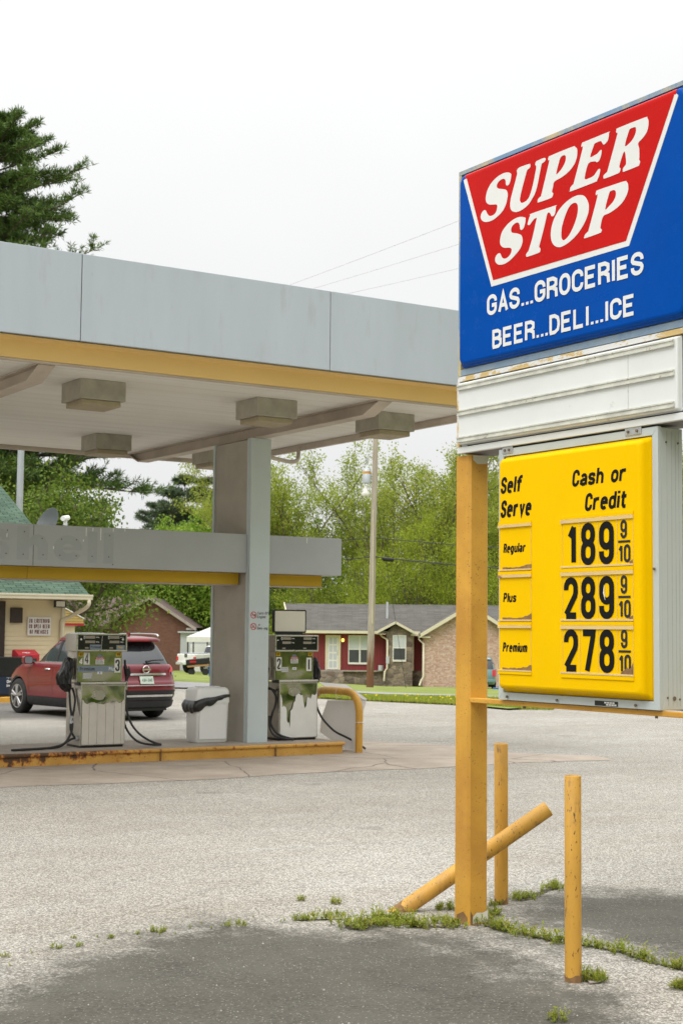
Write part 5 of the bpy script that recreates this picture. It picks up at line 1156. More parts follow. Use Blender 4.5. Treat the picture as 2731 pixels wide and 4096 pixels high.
def crack_soil():
    rnd = random.Random(31); mb = MB()
    for P, wd, dens, s_ in WEED_LINES[:6]:
        A = []; B = []
        pts = []
        for i in range(len(P)-1):
            a, b = Vector(P[i]), Vector(P[i+1]); n = max(2, int((b-a).length/.03)); pts += [a.lerp(b, k/n) for k in range(n)]
        pts.append(Vector(P[-1]))
        for i, p in enumerate(pts):
            d = (pts[min(i+1, len(pts)-1)]-pts[max(i-1, 0)]).normalized(); nn = Vector((-d.y, d.x)); w = wd*rnd.uniform(.25, .75)*(0.1 if i in (0, len(pts)-1) else 1); c = p+nn*rnd.gauss(0, wd*.15)
            A.append((c.x+nn.x*w, c.y+nn.y*w, .003)); B.append((c.x-nn.x*w, c.y-nn.y*w, .003))
        n = len(A); mb.add(A+B, [(i+n, i+n+1, i+1, i) for i in range(n-1)])
    tag(mb.build('crack_soil', M['soil']), kind='structure')
crack_soil()
# ---------------------------------------------------------------- store
st = thing('store_building', (10.0, 37.3, 0), 'small store with cream siding and green shingle roof at the left edge', 'store')
SX = 15.2
mb = MB(); z = .12
while z < 2.56:
    z1 = min(z+.115, 2.56)
    mb.add([(4, 37.285, z), (SX, 37.285, z), (SX, 37.30, z1), (4, 37.30, z1), (4, 37.31, z), (SX, 37.31, z)], [(0, 1, 2, 3), (0, 4, 5, 1)])
    mb.add([(SX+.015, 37.30, z), (SX+.015, 44, z), (SX, 44, z1), (SX, 37.30, z1)], [(0, 1, 2, 3)]); z = z1
mb.box(4, SX-.01, 37.32, 44, .0, 2.6); mb.build('wall', M['siding'], st)
mb = MB(); mb.box(SX-.07, SX+.03, 37.262, 37.284, .12, 2.56); mb.build('corner_trim', M['cream'], st)
mb = MB(); mb.box(13.42, 13.60, 37.24, 37.284, .12, 2.5); mb.box(4.2, 13.42, 37.24, 37.284, 2.42, 2.5); mb.build('door_frame', M['darkbrown'], st)
mb = MB(); mb.box(13.34, 13.41, 37.25, 37.284, .12, 2.41); mb.build('door_jamb', M['steeltrim'], st)
mb = MB(); mb.box(12.2, 13.335, 37.262, 37.284, .12, 2.41); mb.build('door', M['carglass'], st)
# roof
E0, Z0, SL = 36.50, 2.68, .49
def rz_(y): return Z0+SL*(y-E0)
mb = MB(); mb.add([(3.5, E0, Z0), (15.58, E0, Z0), (15.58, 44.2, rz_(44.2)), (3.5, 44.2, rz_(44.2)), (3.5, E0, Z0-.06), (15.58, E0, Z0-.06), (15.58, 44.2, rz_(44.2)-.06), (3.5, 44.2, rz_(44.2)-.06)],
    [(0, 1, 2, 3), (7, 6, 5, 4), (0, 4, 5, 1), (1, 5, 6, 2), (0, 3, 7, 4)])
yb = 52
mb.add([(3.5, 44.2, rz_(44.2)), (15.58, 44.2, rz_(44.2)), (15.58, yb, Z0), (3.5, yb, Z0)], [(0, 1, 2, 3)]); mb.build('roof', M['shingle'], st)
mb = MB(); mb.box(3.5, 15.57, E0+.02, 37.284, 2.56, 2.60); mb.build('soffit', M['cream'], st)
mb = MB(); mb.box(3.4, 15.62, E0-.11, E0-.005, 2.56, 2.68); mb.box(3.4, 15.63, E0-.125, E0-.111, 2.64, 2.69); mb.build('gutter', M['cream'], st, bev=.01)
mb = MB(); mb.tube(bezpath([(15.52, 36.42, 2.55), (15.52, 36.42, 2.44), (15.47, 36.6, 2.32), (15.25, 37.05, 2.12), (15.13, 37.2, 2.02), (15.13, 37.22, 1.85), (15.13, 37.22, .2)], 5), .052, 8); mb.build('downspout', M['cream'], st)
mb = MB(); mb.add([(15.55, 37.3, 2.6), (15.55, 44.2, 2.6), (15.55, 44.2, rz_(44.2)-.07), (15.55, 37.3, rz_(37.3)-.07)], [(0, 1, 2, 3)]); mb.build('gable_wall', M['siding'], st)
kb = MB(); kb.box(2, 17.5, 36.0, 37.28, -.05, .11); k_ = kb.build('store_walkway', M['concrete']); tag(k_, kind='structure')
kb = MB(); kb.box(2, 17.5, 35.86, 35.995, -.05, .135); k_ = kb.build('yellow_kerb', M['post'], None, bev=.02); tag(k_, 'orange painted kerb along the store walkway behind the red car', 'kerb')
t = thing('wall_sign', (14.5, 37.24, 1.64), 'small white notice in red letters forbidding loitering and open beer on the store wall', 'sign')
mb = MB(); mb.box(14.2, 14.83, 37.235, 37.255, 1.63, 2.11); mb.build('board', M['paper'], t, bev=.004)
M['brownink'] = simple('red_brown_ink', (.13, .02, .02), .6)
mb = MB()
for k, w in enumerate(('NO LOITERING', 'NO OPEN BEER', 'ON PREMISES')): mb.text(w, (14.235 if k < 2 else 14.26, 37.2345, 1.955-k*.14), (1, 0, 0), (0, 0, 1), .105, .52, .165, .16, width=(.555, .56, .50)[k])
mb.build('lettering', M['brownink'], t)
t = thing('flood_light', (15.0, 37.1, 2.4), 'small square floodlight under the store eave', 'floodlight')
MB().box(14.86, 15.18, 37.08, 37.16, 2.36, 2.545).build('housing', M['black'], t, bev=.01)
mb = MB(); mb.box(14.90, 15.14, 37.073, 37.0795, 2.385, 2.52); mb.build('lens', M['tarpwhite'], t)
mb = MB(); mb.box(14.99, 15.05, 37.161, 37.284, 2.42, 2.48); mb.build('bracket', M['black'], t)
t = thing('meter_box', (13.9, 37.24, 1.95), 'small dark brown box on the store wall left of the notice', 'box')
MB().box(13.74, 14.05, 37.20, 37.284, 1.95, 2.34).build('case', M['darkbrown'], t, bev=.008)
# newspaper boxes
t = thing('newspaper_box', (13.98, 36.75, .11), 'red free paper box on the store walkway behind the car bonnet', 'newspaper box')
mb = MB(); mb.prism([(13.70, 36.5, .15), (13.70, 36.98, .15), (13.70, 36.98, 1.26), (13.70, 36.85, 1.28), (13.70, 36.5, 1.16)], (.56, 0, 0)); mb.build('body', M['newsred'], t, bev=.015)
mb = MB(); mb.text('FREE', (13.84, 36.555, 1.19), (1, 0, 0), (0, .945, .327), .07, .6, .2, .12); mb.build('lettering', M['whitetxt'], t)
mb = MB(); mb.box(13.78, 14.18, 36.488, 36.4985, .72, 1.06); w_ = mb.build('window', M['carglass'], t)
mb = MB(); mb.box(13.86, 14.12, 36.482, 36.4875, .74, 1.0); mb.build('paper', M['teal'], w_)
t = thing('newspaper_box', (13.4, 36.6, .11), 'black newspaper vending box with a dark blue front at the left edge', 'newspaper box')
mb = MB(); mb.prism([(13.02, 36.32, .13), (13.02, 36.8, .13), (13.02, 36.8, 1.10), (13.02, 36.32, 1.10)], (.74, 0, 0)); mb.build('body', M['newsblack'], t, bev=.012)
mb = MB(); mb.box(13.06, 13.72, 36.305, 36.319, .19, .62); p_ = mb.build('front_card', M['newsblue'], t)
mb = MB()
for k, w in enumerate(('On Sale', 'Inside')): mb.text(w, (13.34, 36.3045, .46-k*.10), (1, 0, 0), (0, 0, 1), .075, .6, .2, .12, width=(.38, .30)[k])
mb.text('THE', (13.34, 36.3045, .56), (1, 0, 0), (0, 0, 1), .03, .6, .2, .12, width=.36); mb.build('lettering', M['whitetxt'], p_)
mb = MB(); mb.box(13.06, 13.72, 36.305, 36.319, .64, 1.06); mb.build('window', M['glassblk'], t)
# dish and camera on the store roof
M['darkdish'] = simple('grey_dish', (.10, .11, .11), .5)
t = thing('satellite_dish', (15.3, 38.9, 4.05), 'grey satellite dish standing on the store roof', 'satellite dish')
mb = MB(); c = Vector((15.42, 38.9, 4.60)); ax = Vector((-.88, -.22, .36)).normalized(); u = ax.orthogonal().normalized(); w = ax.cross(u); rings = []
for rr, dp in ((.02, 0), (.15, .02), (.28, .07), (.40, .145), (.41, .15), (.28, .055), (.02, -.02)): rings.append([c+ax*dp+(u*math.cos(a)+w*math.sin(a))*rr*1.15 for a in [2*math.pi*k/24 for k in range(24)]])
mb.loft(rings); mb.build('reflector', M['darkdish'], t)
MB().tube([(15.42, 38.9, 4.5), (15.44, 38.88, 4.2), (15.44, 38.9, 3.84)], .03, 8).build('mast', M['galv'], t)
t = thing('roof_camera', (15.45, 37.85, 3.35), 'small white camera on a thin mast above the store roof edge', 'camera')
MB().tube([(15.45, 37.85, 3.32), (15.45, 37.85, 4.62)], .03, 8).build('mast', M['galv'], t)
mb = MB(); mb.tube([(15.28, 37.72, 4.72), (15.5, 37.9, 4.76)], .07, 10); mb.tube([(15.40, 37.85, 4.55), (15.42, 37.85, 4.70)], .05, 8); mb.build('housing', M['white'], t)
# yellow awning behind the store corner
t = thing('window_awning', (17.0, 41, 2.0), 'small pale yellow boarded awning with a red edge behind the store corner', 'awning')
mb = MB(); mb.prism([(16.2, 41, 1.97), (17.32, 41, 1.97), (17.32, 41, 2.10), (16.75, 41, 2.38), (16.2, 41, 2.38)], (0, 1.6, 0)); a_ = mb.build('body', M['paleyellow'], t)
mb = MB(); mb.box(16.2, 17.33, 40.985, 41.0, 1.90, 1.968); mb.box(17.3, 17.33, 41.001, 42.6, 1.90, 1.968); mb.build('red_edge', M['newsred'], t)
mb = MB(); mb.tube([(17.33, 40.99, 2.10), (16.73, 40.99, 2.40)], .02, 6); mb.build('edge_trim', M['tarpwhite'], t)
mb = MB()
for k in range(5): mb.box(16.2, 17.31, 40.992, 40.9995, 2.02+k*.075, 2.026+k*.075)
mb.build('board_line', M['darkbrown'], t)
mb = MB(); mb.box(16.2, 17.1, 41.1, 42.6, -.1, 1.96); mb.build('shed_wall', M['siding'], t)
t = thing('steel_pole', (13.9, 45.5, 0), 'pale grey steel pole rising behind the green store roof', 'pole')
p = VW(-10.0, 47, 0); t.location = p; OFF[t.name] = p
MB().tube([(p.x, p.y, 0), (p.x, p.y, 8.9)], [.11, .10], 12).build('shaft', M['galv'], t)
mb = MB(); mb.tube([(p.x-.1, p.y-.02, 4.9), (p.x+.1, p.y-.02, 4.92), (p.x+.1, p.y+.1, 4.91)], .02, 6); mb.build('band', M['bolt'], t)

# ---------------------------------------------------------------- far houses (frame: right, away, up)
def far(name, L, d, z, label, cat, group=None, turn=0):
    p = VW(L, d, z); o = thing(name, p, label, cat, group, rz=VROT+turn, off=(L, d, z)); return o
def window_(par, x0, x1, z0, z1, y, panes=1, blind=True):
    mb = MB(); f = .06
    mb.box(x0-f, x1+f, y-.05, y, z1, z1+f); mb.box(x0-f, x1+f, y-.07, y, z0-.12, z0); mb.box(x0-f, x0, y-.05, y, z0, z1); mb.box(x1, x1+f, y-.05, y, z0, z1)
    for k in range(1, panes): xm = x0+(x1-x0)*k/panes; mb.box(xm-.05, xm+.05, y-.05, y, z0, z1)
    zm = (z0+z1)/2; mb.box(x0, x1, y-.04, y, zm-.03, zm+.03)
    w = mb.build('window', M['tarpwhite'], par)
    mb = MB(); mb.box(x0, x1, y-.018, y-.004, zm+.03, z1); mb.build('blind', M['blind'], w)
    mb = MB(); mb.box(x0, x1, y-.022, y-.004, z0, zm-.03); mb.build('screen', M['screen'], w)
H = far('ranch_house', 3, 98, -1.7, 'low ranch house with red boarded front, stone base and pale brick gable', 'house')
MB().box(-2.95, 5.3, 98, 104, -1.9, -.72).build('foundation', M['stone'], H)
MB().box(-2.9, 5.25, 98.06, 104, -.719, 1.80).build('wall', M['redboard'], H)
mb = MB(); mb.box(-2.95, 2.95, 97.82, 97.999, -.80, -.72); mb.build('ledge', M['concrete'], H)
mb = MB(); mb.box(-2.2, .3, 97.2, 97.98, -1.7, -1.15); mb.box(-2.2, .2, 97.5, 97.99, -1.149, -.80); mb.build('steps', M['stone'], H)
# main roof
def gable_roof(par, x0, x1, yf, yr, yb, ze, zr, m, th=.14, xl=0, xr=0):
    mb = MB()
    A = [(x0, yf, ze), (x1, yf, ze), (x1+xr, yr, zr), (x0+xl, yr, zr)]; B = [(x0, yb, ze), (x1, yb, ze), (x1+xr, yr, zr), (x0+xl, yr, zr)]
    dn = lambda q: [(a, b, c-th) for a, b, c in q]
    mb.add(A+dn(A), [(0, 1, 2, 3), (7, 6, 5, 4), (0, 4, 5, 1), (1, 5, 6, 2), (0, 3, 7, 4)]); mb.add(B+dn(B), [(3, 2, 1, 0), (4, 5, 6, 7), (1, 5, 4, 0), (2, 6, 5, 1), (4, 7, 3, 0)])
    return mb.build('roof', m, par)
rf = gable_roof(H, -3.1, 11.3, 97.5, 101, 104.6, 1.80, 3.58, M['shingle_grey'], xl=-.6)
mb = MB(); mb.box(-3.1, 5.1, 97.40, 97.495, 1.64, 1.81); mb.box(-3.1, 5.1, 97.495, 98.05, 1.62, 1.645); mb.build('gutter', M['cream'], H)
mb = MB(); mb.prism([(-3.12, 97.45, 1.86), (-3.72, 101, 3.66), (-3.72, 101, 3.48), (-3.12, 97.45, 1.68)], (-.06, 0, 0)); mb.build('rake_board', M['cream'], H)
mb = MB(); mb.prism([(-2.96, 98, -1.9), (-3.9, 104, -1.9), (-3.9, 104, 1.8), (-3.45, 101, 3.4), (-2.96, 98, 1.8)], (.15, 0, 0)); mb.build('side_wall', M['stone'], H)
d_ = MB().box(-.80, -.12, 97.99, 98.055, -.68, 1.36).build('door', M['tarpwhite'], H)
mb = MB()
for zz in (-.55, -.05, .45, .95):
    mb.box(-.70, -.49, 97.975, 97.9895, zz, zz+.40); mb.box(-.43, -.22, 97.975, 97.9895, zz, zz+.40)
mb.build('door_panel', M['shed'], d_)
mb = MB(); mb.box(-.19, -.16, 97.955, 97.9895, .25, .50); mb.build('handle', M['bronze'], d_)
mb = MB(); mb.box(-.95, -.805, 97.96, 98.055, -.70, 1.52); mb.box(-.115, .03, 97.96, 98.055, -.70, 1.52); mb.box(-.805, -.115, 97.96, 98.055, 1.365, 1.52); mb.build('door_frame', M['cream'], H)
window_(H, .58, 1.95, -.22, 1.46, 98.055, 2)
mb = MB(); mb.tube([(.17, 97.93, 1.30), (.17, 97.93, 1.36)], [.07, .02], 8); mb.box(.13, .21, 97.95, 98.055, .98, 1.10)
lp = mb.build('porch_lamp', M['darkbrown'], H); lp['label'] = 'lit yellow porch lamp'
MB().tube([(.17, 97.93, 1.10), (.17, 97.93, 1.16), (.17, 97.93, 1.25), (.17, 97.93, 1.30)], [.05, .085, .085, .05], 10).build('bulb', M['bulb'], lp)
# stone entry bay
mb = MB(); mb.box(2.96, 4.6, 97.0, 98.05, -1.9, 1.75); mb.prism([(2.97, 97.01, 1.751), (4.59, 97.01, 1.751), (3.55, 97.01, 2.28)], (0, 1.0, 0)); mb.build('stone_bay', M['stone'], H)
window_(H, 3.40, 4.14, 0.0, 1.50, 96.998, 1)
mb = MB(); mb.add([(2.30, 96.65, 1.78), (3.50, 96.65, 2.43), (3.50, 99.2, 2.60), (2.30, 97.6, 1.80), (4.75, 96.65, 1.76), (4.75, 97.6, 1.80)], [(0, 3, 2, 1), (1, 2, 5, 4)]); mb.build('dormer_roof', M['shingle_grey'], H)
mb = MB()
for a, b in (((2.30, 1.80), (3.50, 2.45)), ((3.50, 2.45), (4.75, 1.78))):
    mb.prism([(a[0], 96.56, a[1]), (b[0], 96.56, b[1]), (b[0], 96.56, b[1]-.17), (a[0], 96.56, a[1]-.17)], (0, .09, 0))
mb.box(2.3, 2.9, 96.65, 97.5, 1.60, 1.64); mb.build('rake_board', M['cream'], H)
mb = MB(); mb.box(4.60, 4.70, 97.3, 98.05, -.7, 1.7); mb.build('corner_trim', M['cream'], H)
# brick gable wing
mb = MB(); mb.box(5.24, 10.8, 95.0, 103, -1.9, 1.68); mb.prism([(5.25, 95.01, 1.681), (10.79, 95.01, 1.681), (8.05, 95.01, 3.34)], (0, 5, 0)); mb.build('brick_wing', M['brick_pink'], H)
mb = MB(); A = [(4.98, 94.6, 1.66), (8.05, 94.6, 3.52), (8.05, 101, 3.52), (4.98, 101, 1.66)]; B = [(11.05, 94.6, 1.66), (8.05, 94.6, 3.52), (8.05, 101, 3.52), (11.05, 101, 1.66)]
mb.add(A, [(0, 1, 2, 3)]); mb.add(B, [(3, 2, 1, 0)]); mb.build('wing_roof', M['shingle_grey'], H)
mb = MB()
for a, b in (((4.98, 1.68), (8.05, 3.54)), ((8.05, 3.54), (11.05, 1.68))):
    mb.prism([(a[0], 94.52, a[1]), (b[0], 94.52, b[1]), (b[0], 94.52, b[1]-.24), (a[0], 94.52, a[1]-.24)], (0, .12, 0))
mb.box(4.95, 5.6, 94.64, 97.4, 1.42, 1.5); mb.box(4.5, 5.3, 96.9, 97.4, 1.52, 1.66); mb.build('rake_board', M['cream'], H)
mb = MB()
mb.tube([(5.02, 96.8, 1.5), (5.02, 96.8, 1.3), (5.2, 94.95, 1.05), (5.2, 94.93, -1.0), (5.05, 94.9, -1.25), (4.95, 94.8, -1.55)], .065, 7)
mb.tube([(2.55, 97.3, 1.6), (2.7, 97.3, 1.45), (3.0, 96.9, 1.25), (3.0, 96.92, -.55), (2.85, 96.85, -.75), (2.8, 96.8, -1.35)], .06, 7); mb.build('downspout', M['cream'], H)
mb = MB(); mb.tube([(3.04, 97.1, -.2), (3.04, 97.1, 1.7)], .05, 7); mb.box(2.92, 3.12, 96.85, 96.99, -.25, .2); mb.build('meter_box', M['shed'], H)
MB().tube([(3.05, 99.2, 2.4), (3.05, 99.2, 3.72)], .07, 8).build('vent_pipe', M['shed'], H)
mb = MB(); mb.tube([(2.62, 97.7, -.72), (2.62, 97.7, -.38)], .17, 10); tag(mb.build('grey_pot', M['shed'], None), 'small grey pot on the stone ledge of the red house', 'pot')
o_ = bpy.data.objects['grey_pot']; o_.location = VW(0, 0, 0); o_.rotation_euler = (0, 0, VROT)
# red brick house on the left
B_ = far('brick_house', -14, 125, -1.7, 'red brick house with a brown roof left of the column', 'house')
mb = MB(); mb.box(-18.9, -12.35, 125, 134, -2.0, 2.05); mb.prism([(-18.89, 125.01, 2.051), (-12.36, 125.01, 2.051), (-15.62, 125.01, 4.2)], (0, 8.9, 0)); mb.build('wall', M['brick_red'], B_)
mb = MB(); A = [(-19.5, 124.4, 1.92), (-15.65, 124.4, 4.42), (-15.65, 134.5, 4.42), (-19.5, 134.5, 1.92)]; Bq = [(-11.85, 124.4, 1.92)]+A[1:3]+[(-11.85, 134.5, 1.92)]
mb.add(A, [(0, 1, 2, 3)]); mb.add(Bq, [(3, 2, 1, 0)])
mb.add([(-15.7, 126.5, 4.40), (-24, 126.5, 4.40), (-24, 123, 2.0), (-19.2, 123, 2.0), (-24, 131, 2.0), (-15.7, 131, 2.0)], [(0, 1, 2, 3), (5, 4, 1, 0)]); mb.build('roof', M['shingle_brown'], B_)
mb = MB(); mb.box(-23.5, -18.95, 126, 131, -2, 2.1); mb.build('wall', M['brick_red'], B_)
mb = MB()
for a, b in (((-19.55, 1.92), (-15.65, 4.46)), ((-15.65, 4.46), (-11.8, 1.92))): mb.prism([(a[0], 124.3, a[1]), (b[0], 124.3, b[1]), (b[0], 124.3, b[1]-.26), (a[0], 124.3, a[1]-.26)], (0, .15, 0))
mb.box(-19.5, -18.6, 124.46, 125.0, 1.75, 1.9); mb.box(-12.6, -11.8, 124.46, 125.0, 1.72, 1.9); mb.build('rake_board', M['concrete'], B_)
# white canopy tent and shed behind the truck
T_ = far('carport', -11, 118, -1.4, 'white canopy carport behind the white pickup truck', 'carport')
mb = MB(); mb.add([(-11.8, 117, 1.22), (-5.2, 117, 1.22), (-5.2, 122, 1.22), (-11.8, 122, 1.22), (-8.6, 118.5, 2.6), (-8.4, 120.5, 2.6), (-11.8, 117, .82), (-5.2, 117, .82), (-11.8, 122, .82), (-5.2, 122, .82)], [(0, 1, 4), (1, 2, 5, 4), (2, 3, 5), (3, 0, 4, 5), (6, 7, 1, 0), (8, 6, 0, 3), (7, 9, 2, 1)]); mb.build('tarpaulin', M['tarpwhite'], T_)
for a, b in ((-11.7, 117.1), (-10.2, 117.1), (-5.4, 121), (-11.7, 121.5)): MB().box(a-.05, a+.05, b-.05, b+.05, -1.6, .9).build('leg', M['darkbrown'], T_)
T2 = far('metal_shed', -10, 124, -1.5, 'pale grey metal shed behind the carport', 'shed')
mb = MB(); mb.box(-13, -7, 124, 128, -1.8, 1.5); mb.build('wall', M['shed'], T2)
mb = MB(); mb.box(-12.2, -10.7, 123.97, 124.0, -1.7, .6); mb.build('door', M['white'], T2); mb = MB(); mb.box(-13.2, -6.8, 123.7, 128.2, 1.5, 1.62); mb.build('roof', M['shed'], T2)
mbx = far('newspaper_tube', -5.85, 70, -.6, 'small blue newspaper tube on a post by the far road', 'mailbox')
MB().tube([(-5.9, 70.1, -.75), (-5.9, 70.1, -.1)], .05, 6).build('post', M['oldwood'], mbx)
MB().box(-6.0, -5.78, 69.9, 70.5, -.33, .13).build('tube', M['bluebox'], mbx, bev=.02)

# ---------------------------------------------------------------- utility pole with wires
UP = VW(1.57, 80); u_ = thing('utility_pole', UP, 'weathered leaning wooden utility pole with transformer in front of the red house', 'utility pole')
pb = Vector((UP.x, UP.y, UP.z-.3)); pt = VW(1.57+.24, 80, 14.5)
def onpole(z): return pb.lerp(pt, (z-pb.z)/(pt.z-pb.z))
MB().tube([onpole(UP.z+1.9), onpole(6), pt], [.185, .165, .13], 12).build('shaft', M['polewood'], u_)
MB().tube([pb, onpole(UP.z+1.9)], [.20, .186], 12).build('stained_foot', M['polewood'], u_)
tr = onpole(9.62)-RX*.42
MB().tube([tr-Vector((0, 0, .0)), tr+Vector((0, 0, .75)), tr+Vector((0, 0, .80))], [.23, .23, .14], 12).build('transformer', M['galv'], u_)
mb = MB(); mb.tube([tr+Vector((0, 0, .50)), tr+Vector((0, 0, .62))], .235, 12); mb.build('transformer_label', M['post'], u_)
mb = MB(); mb.tube([tr+Vector((0, 0, 1.08)), tr+Vector((0, 0, 1.35))], .05, 6); mb.tube([onpole(10.0), tr+Vector((.0, 0, .4))], .06, 6); mb.build('bushing', M['galv'], u_)
lq = onpole(9.2)-RX*.45
mb = MB(); mb.tube([onpole(9.5), lq+Vector((0, 0, .2))], .04, 6); mb.tube([lq+Vector((0, 0, .3)), lq+Vector((0, 0, .02)), lq+Vector((0, 0, -.12)), lq+Vector((0, 0, -.26))], [.09, .12, .26, .20], 10); mb.build('street_lamp', M['tarpwhite'], u_)
mb = MB(); c_ = onpole(2.2)+RX*.05-FX*.19; mb.tube([c_, c_+Vector((0, 0, 6))-RX*0], .025, 5); mb.build('conduit', M['cream'], u_)
def wire(name, pts, r, label):
    o = MB().tube(pts, r, 5).build(name, M['wire']); tag(o, label, 'cable', 'overhead cables')
def sag(a, b, s, n=16): return [a.lerp(b, k/n)-Vector((0, 0, 4*s*(k/n)*(1-k/n))) for k in range(n+1)]
wire('power_cable', sag(onpole(6.74), VW(26, 66, 5.6), .5), .02, 'upper black cable running from the utility pole to the right')
wire('power_cable', sag(onpole(5.73), VW(26, 66, 4.5), .5), .03, 'lower black cable running from the utility pole to the right')
wire('power_cable', sag(onpole(6.74), VW(-30, 105, 8.4), .9), .02, 'upper black cable running from the utility pole to the left')
wire('power_cable', sag(onpole(5.73), VW(-30, 100, 6.6), 1.0), .024, 'lower black cable running from the utility pole to the left')
a_, b_ = onpole(5.62)+RX*.5, onpole(5.55)+RX*1.1; tag(MB().tube([a_, a_.lerp(b_, .1), a_.lerp(b_, .9), b_], [.03, .11, .11, .03], 8).build('splice_case', M['black']), 'black splice case hanging on the lower cable beside the pole', 'cable box')
M['wirepale'] = simple('grey_wire', (.55, .56, .57), .6)
for k, (y0, y1, nm) in enumerate(((1130, 862, 'topmost'), (1160, 965, 'middle'), (1190, 1072, 'lowest'))):
    p0 = EYE+ (FWD+CR*((1000-1365.5)/6063.9)+CD*((y0+60-2048)/6063.9))*70; p1 = EYE+(FWD+CR*((1960-1365.5)/6063.9)+CD*((y1-45-2048)/6063.9))*46
    o = MB().tube(sag(p0+(p0-p1)*.3, p1+(p1-p0)*.6, .15), .006, 5).build('power_line', M['wirepale']); tag(o, nm+' of the three thin lines crossing the sky left of the sign', 'power line', 'three thin sky lines')
gw = MB().tube([onpole(9.2)+RX*.05, VW(3.6, 83)], .012, 4).build('guy_wire', M['wire']); tag(gw, 'thin guy wire slanting from the utility pole down to the lawn', 'cable')
# ---------------------------------------------------------------- vehicles (x forward, y left, z up)
class Body:
    """stack of horizontal outlines: (z, x_rear, x_front, half width, rear exponent, front exponent)"""
    def __init__(s, lv): s.lv = lv
    def at(s, z):
        L = s.lv
        for a, b in zip(L, L[1:]):
            if a[0] <= z <= b[0]:
                u = (z-a[0])/((b[0]-a[0]) or 1); return [a[i]+(b[i]-a[i])*u for i in range(6)]
        return L[0] if z < L[0][0] else L[-1]
    def pt(s, z, a, o=0):
        _, xr, xf, w, er, ef = s.at(z); c, n = math.cos(a), math.sin(a); e = ef if c > 0 else er
        x = ((xf+o) if c > 0 else -(abs(xr)+o)*(1 if xr < 0 else -1))*abs(c)**(2/e); y = (w+o)*math.copysign(abs(n)**(2/e), n)
        return (x, y, z)
    def mesh(s, n=72, sub=1):
        mb = MB(); zs = []
        for a, b in zip(s.lv, s.lv[1:]): zs += [a[0]+(b[0]-a[0])*k/sub for k in range(sub)]
        zs.append(s.lv[-1][0]); mb.loft([[s.pt(z, 2*math.pi*(k+.5)/n) for k in range(n)] for z in zs]); return mb
    def arear(s, z, y):
        _, xr, xf, w, er, ef = s.at(z); return math.pi-math.copysign(math.asin(min(1, (abs(y)/w)**(er/2))), y)
    def aside(s, z, x, left=True):
        _, xr, xf, w, er, ef = s.at(z)
        a = math.acos(min(1, (abs(x)/(xf if x > 0 else abs(xr)))**((ef if x > 0 else er)/2))); a = a if x > 0 else math.pi-a
        return a if left else -a
    def strip(s, rows, o=.008, n=10):
        """rows: list of (z, angle0, angle1) -> patch lying just outside the skin"""
        mb = MB(); R_ = [[s.pt(z, a0+(a1-a0)*k/n, o) for k in range(n+1)] for z, a0, a1 in rows]
        m = n+1; mb.add([p for r in R_ for p in r], [(i*m+k, (i+1)*m+k, (i+1)*m+k+1, i*m+k+1) for i in range(len(R_)-1) for k in range(n)], True); return mb
def wheel(par, x, y, r, w, side, spokes=5):
    mb = MB(); s = side; yo = y
    prof = [(r*.66, .0), (r*.93, .0), (r, -.03), (r, -w+.03), (r*.93, -w), (r*.6, -w)]
    mb.loft([[(x+q*math.cos(a), yo+s*d, r+q*math.sin(a)) for a in [2*math.pi*k/28 for k in range(28)]] for q, d in prof], cap=True); t = mb.build('wheel', M['tyre'], par)
    mb = MB(); rr = r*.69
    mb.loft([[(x+q*math.cos(a), yo+s*d, r+q*math.sin(a)) for a in [2*math.pi*k/28 for k in range(28)]] for q, d in ((rr, .004), (rr*.93, .006), (rr*.9, -.02))], cap=False)
    for k in range(spokes):
        for dl in (-.17, .17):
            a = 2*math.pi*k/spokes+.3
            p0 = Vector((x+rr*.12*math.cos(a), yo+s*.002, r+rr*.12*math.sin(a))); p1 = Vector((x+rr*.93*math.cos(a+dl), yo+s*.004, r+rr*.93*math.sin(a+dl)))
            mb.tube([p0, p1], [.03, .022], 6)
    mb.disc((x, yo+s*.006, r), (0, s, 0), rr*.18, 12); mb.build('rim', M['rim'], t)
    mb = MB(); mb.disc((x, yo-s*.03, r), (0, s, 0), rr*.92, 20); mb.build('wheel_hub', M['black'], t)
def archcut(o, xs, r, w, z):
    for x in xs:
        for s in (-1, 1):
            mb = MB(); n = 28; ring = [(x+r*math.cos(2*math.pi*k/n), s*(w-.30), z+r*math.sin(2*math.pi*k/n)) for k in range(n)]
            mb.prism(ring, (0, s*.7, 0)); cut(o, mb)
    o.data.polygons.foreach_set('use_smooth', [True]*len(o.data.polygons))
    m_ = o.modifiers.new('edge', 'EDGE_SPLIT'); m_.split_angle = R(38)
# --- red car
hd = R(97); rr_t = VW(-3.90, 31.9, 0)
off_ = Vector((math.cos(hd)*-1.29-math.sin(hd)*-.80, math.sin(hd)*-1.29+math.cos(hd)*-.80, 0)); cp = rr_t-off_
car = thing('parked_car', (cp.x, cp.y, 0), 'dark red sport utility car parked facing the store behind the left fuel pump', 'car', rz=hd, off=(0, 0, 0))
body = Body([(.40, -2.29, 2.30, .905, 5, 4), (.62, -2.345, 2.345, .925, 5.5, 4), (.76, -2.32, 2.33, .93, 5.5, 4), (.80, -2.285, 2.30, .93, 5.5, 4), (.95, -2.255, 2.18, .915, 5.5, 3.6), (1.04, -2.24, 1.95, .90, 5.5, 3.2), (1.09, -2.22, 1.55, .885, 5.5, 3), (1.12, -2.19, 1.15, .86, 5.5, 3)])
bo = body.mesh(80, 2).build('body', M['car_red'], car); archcut(bo, (1.415, -1.29), .43, .93, .37)
clad = Body([(.20, -2.12, 2.05, .83, 5, 4), (.27, -2.27, 2.26, .895, 5.5, 4), (.395, -2.31, 2.32, .918, 5.5, 4)])
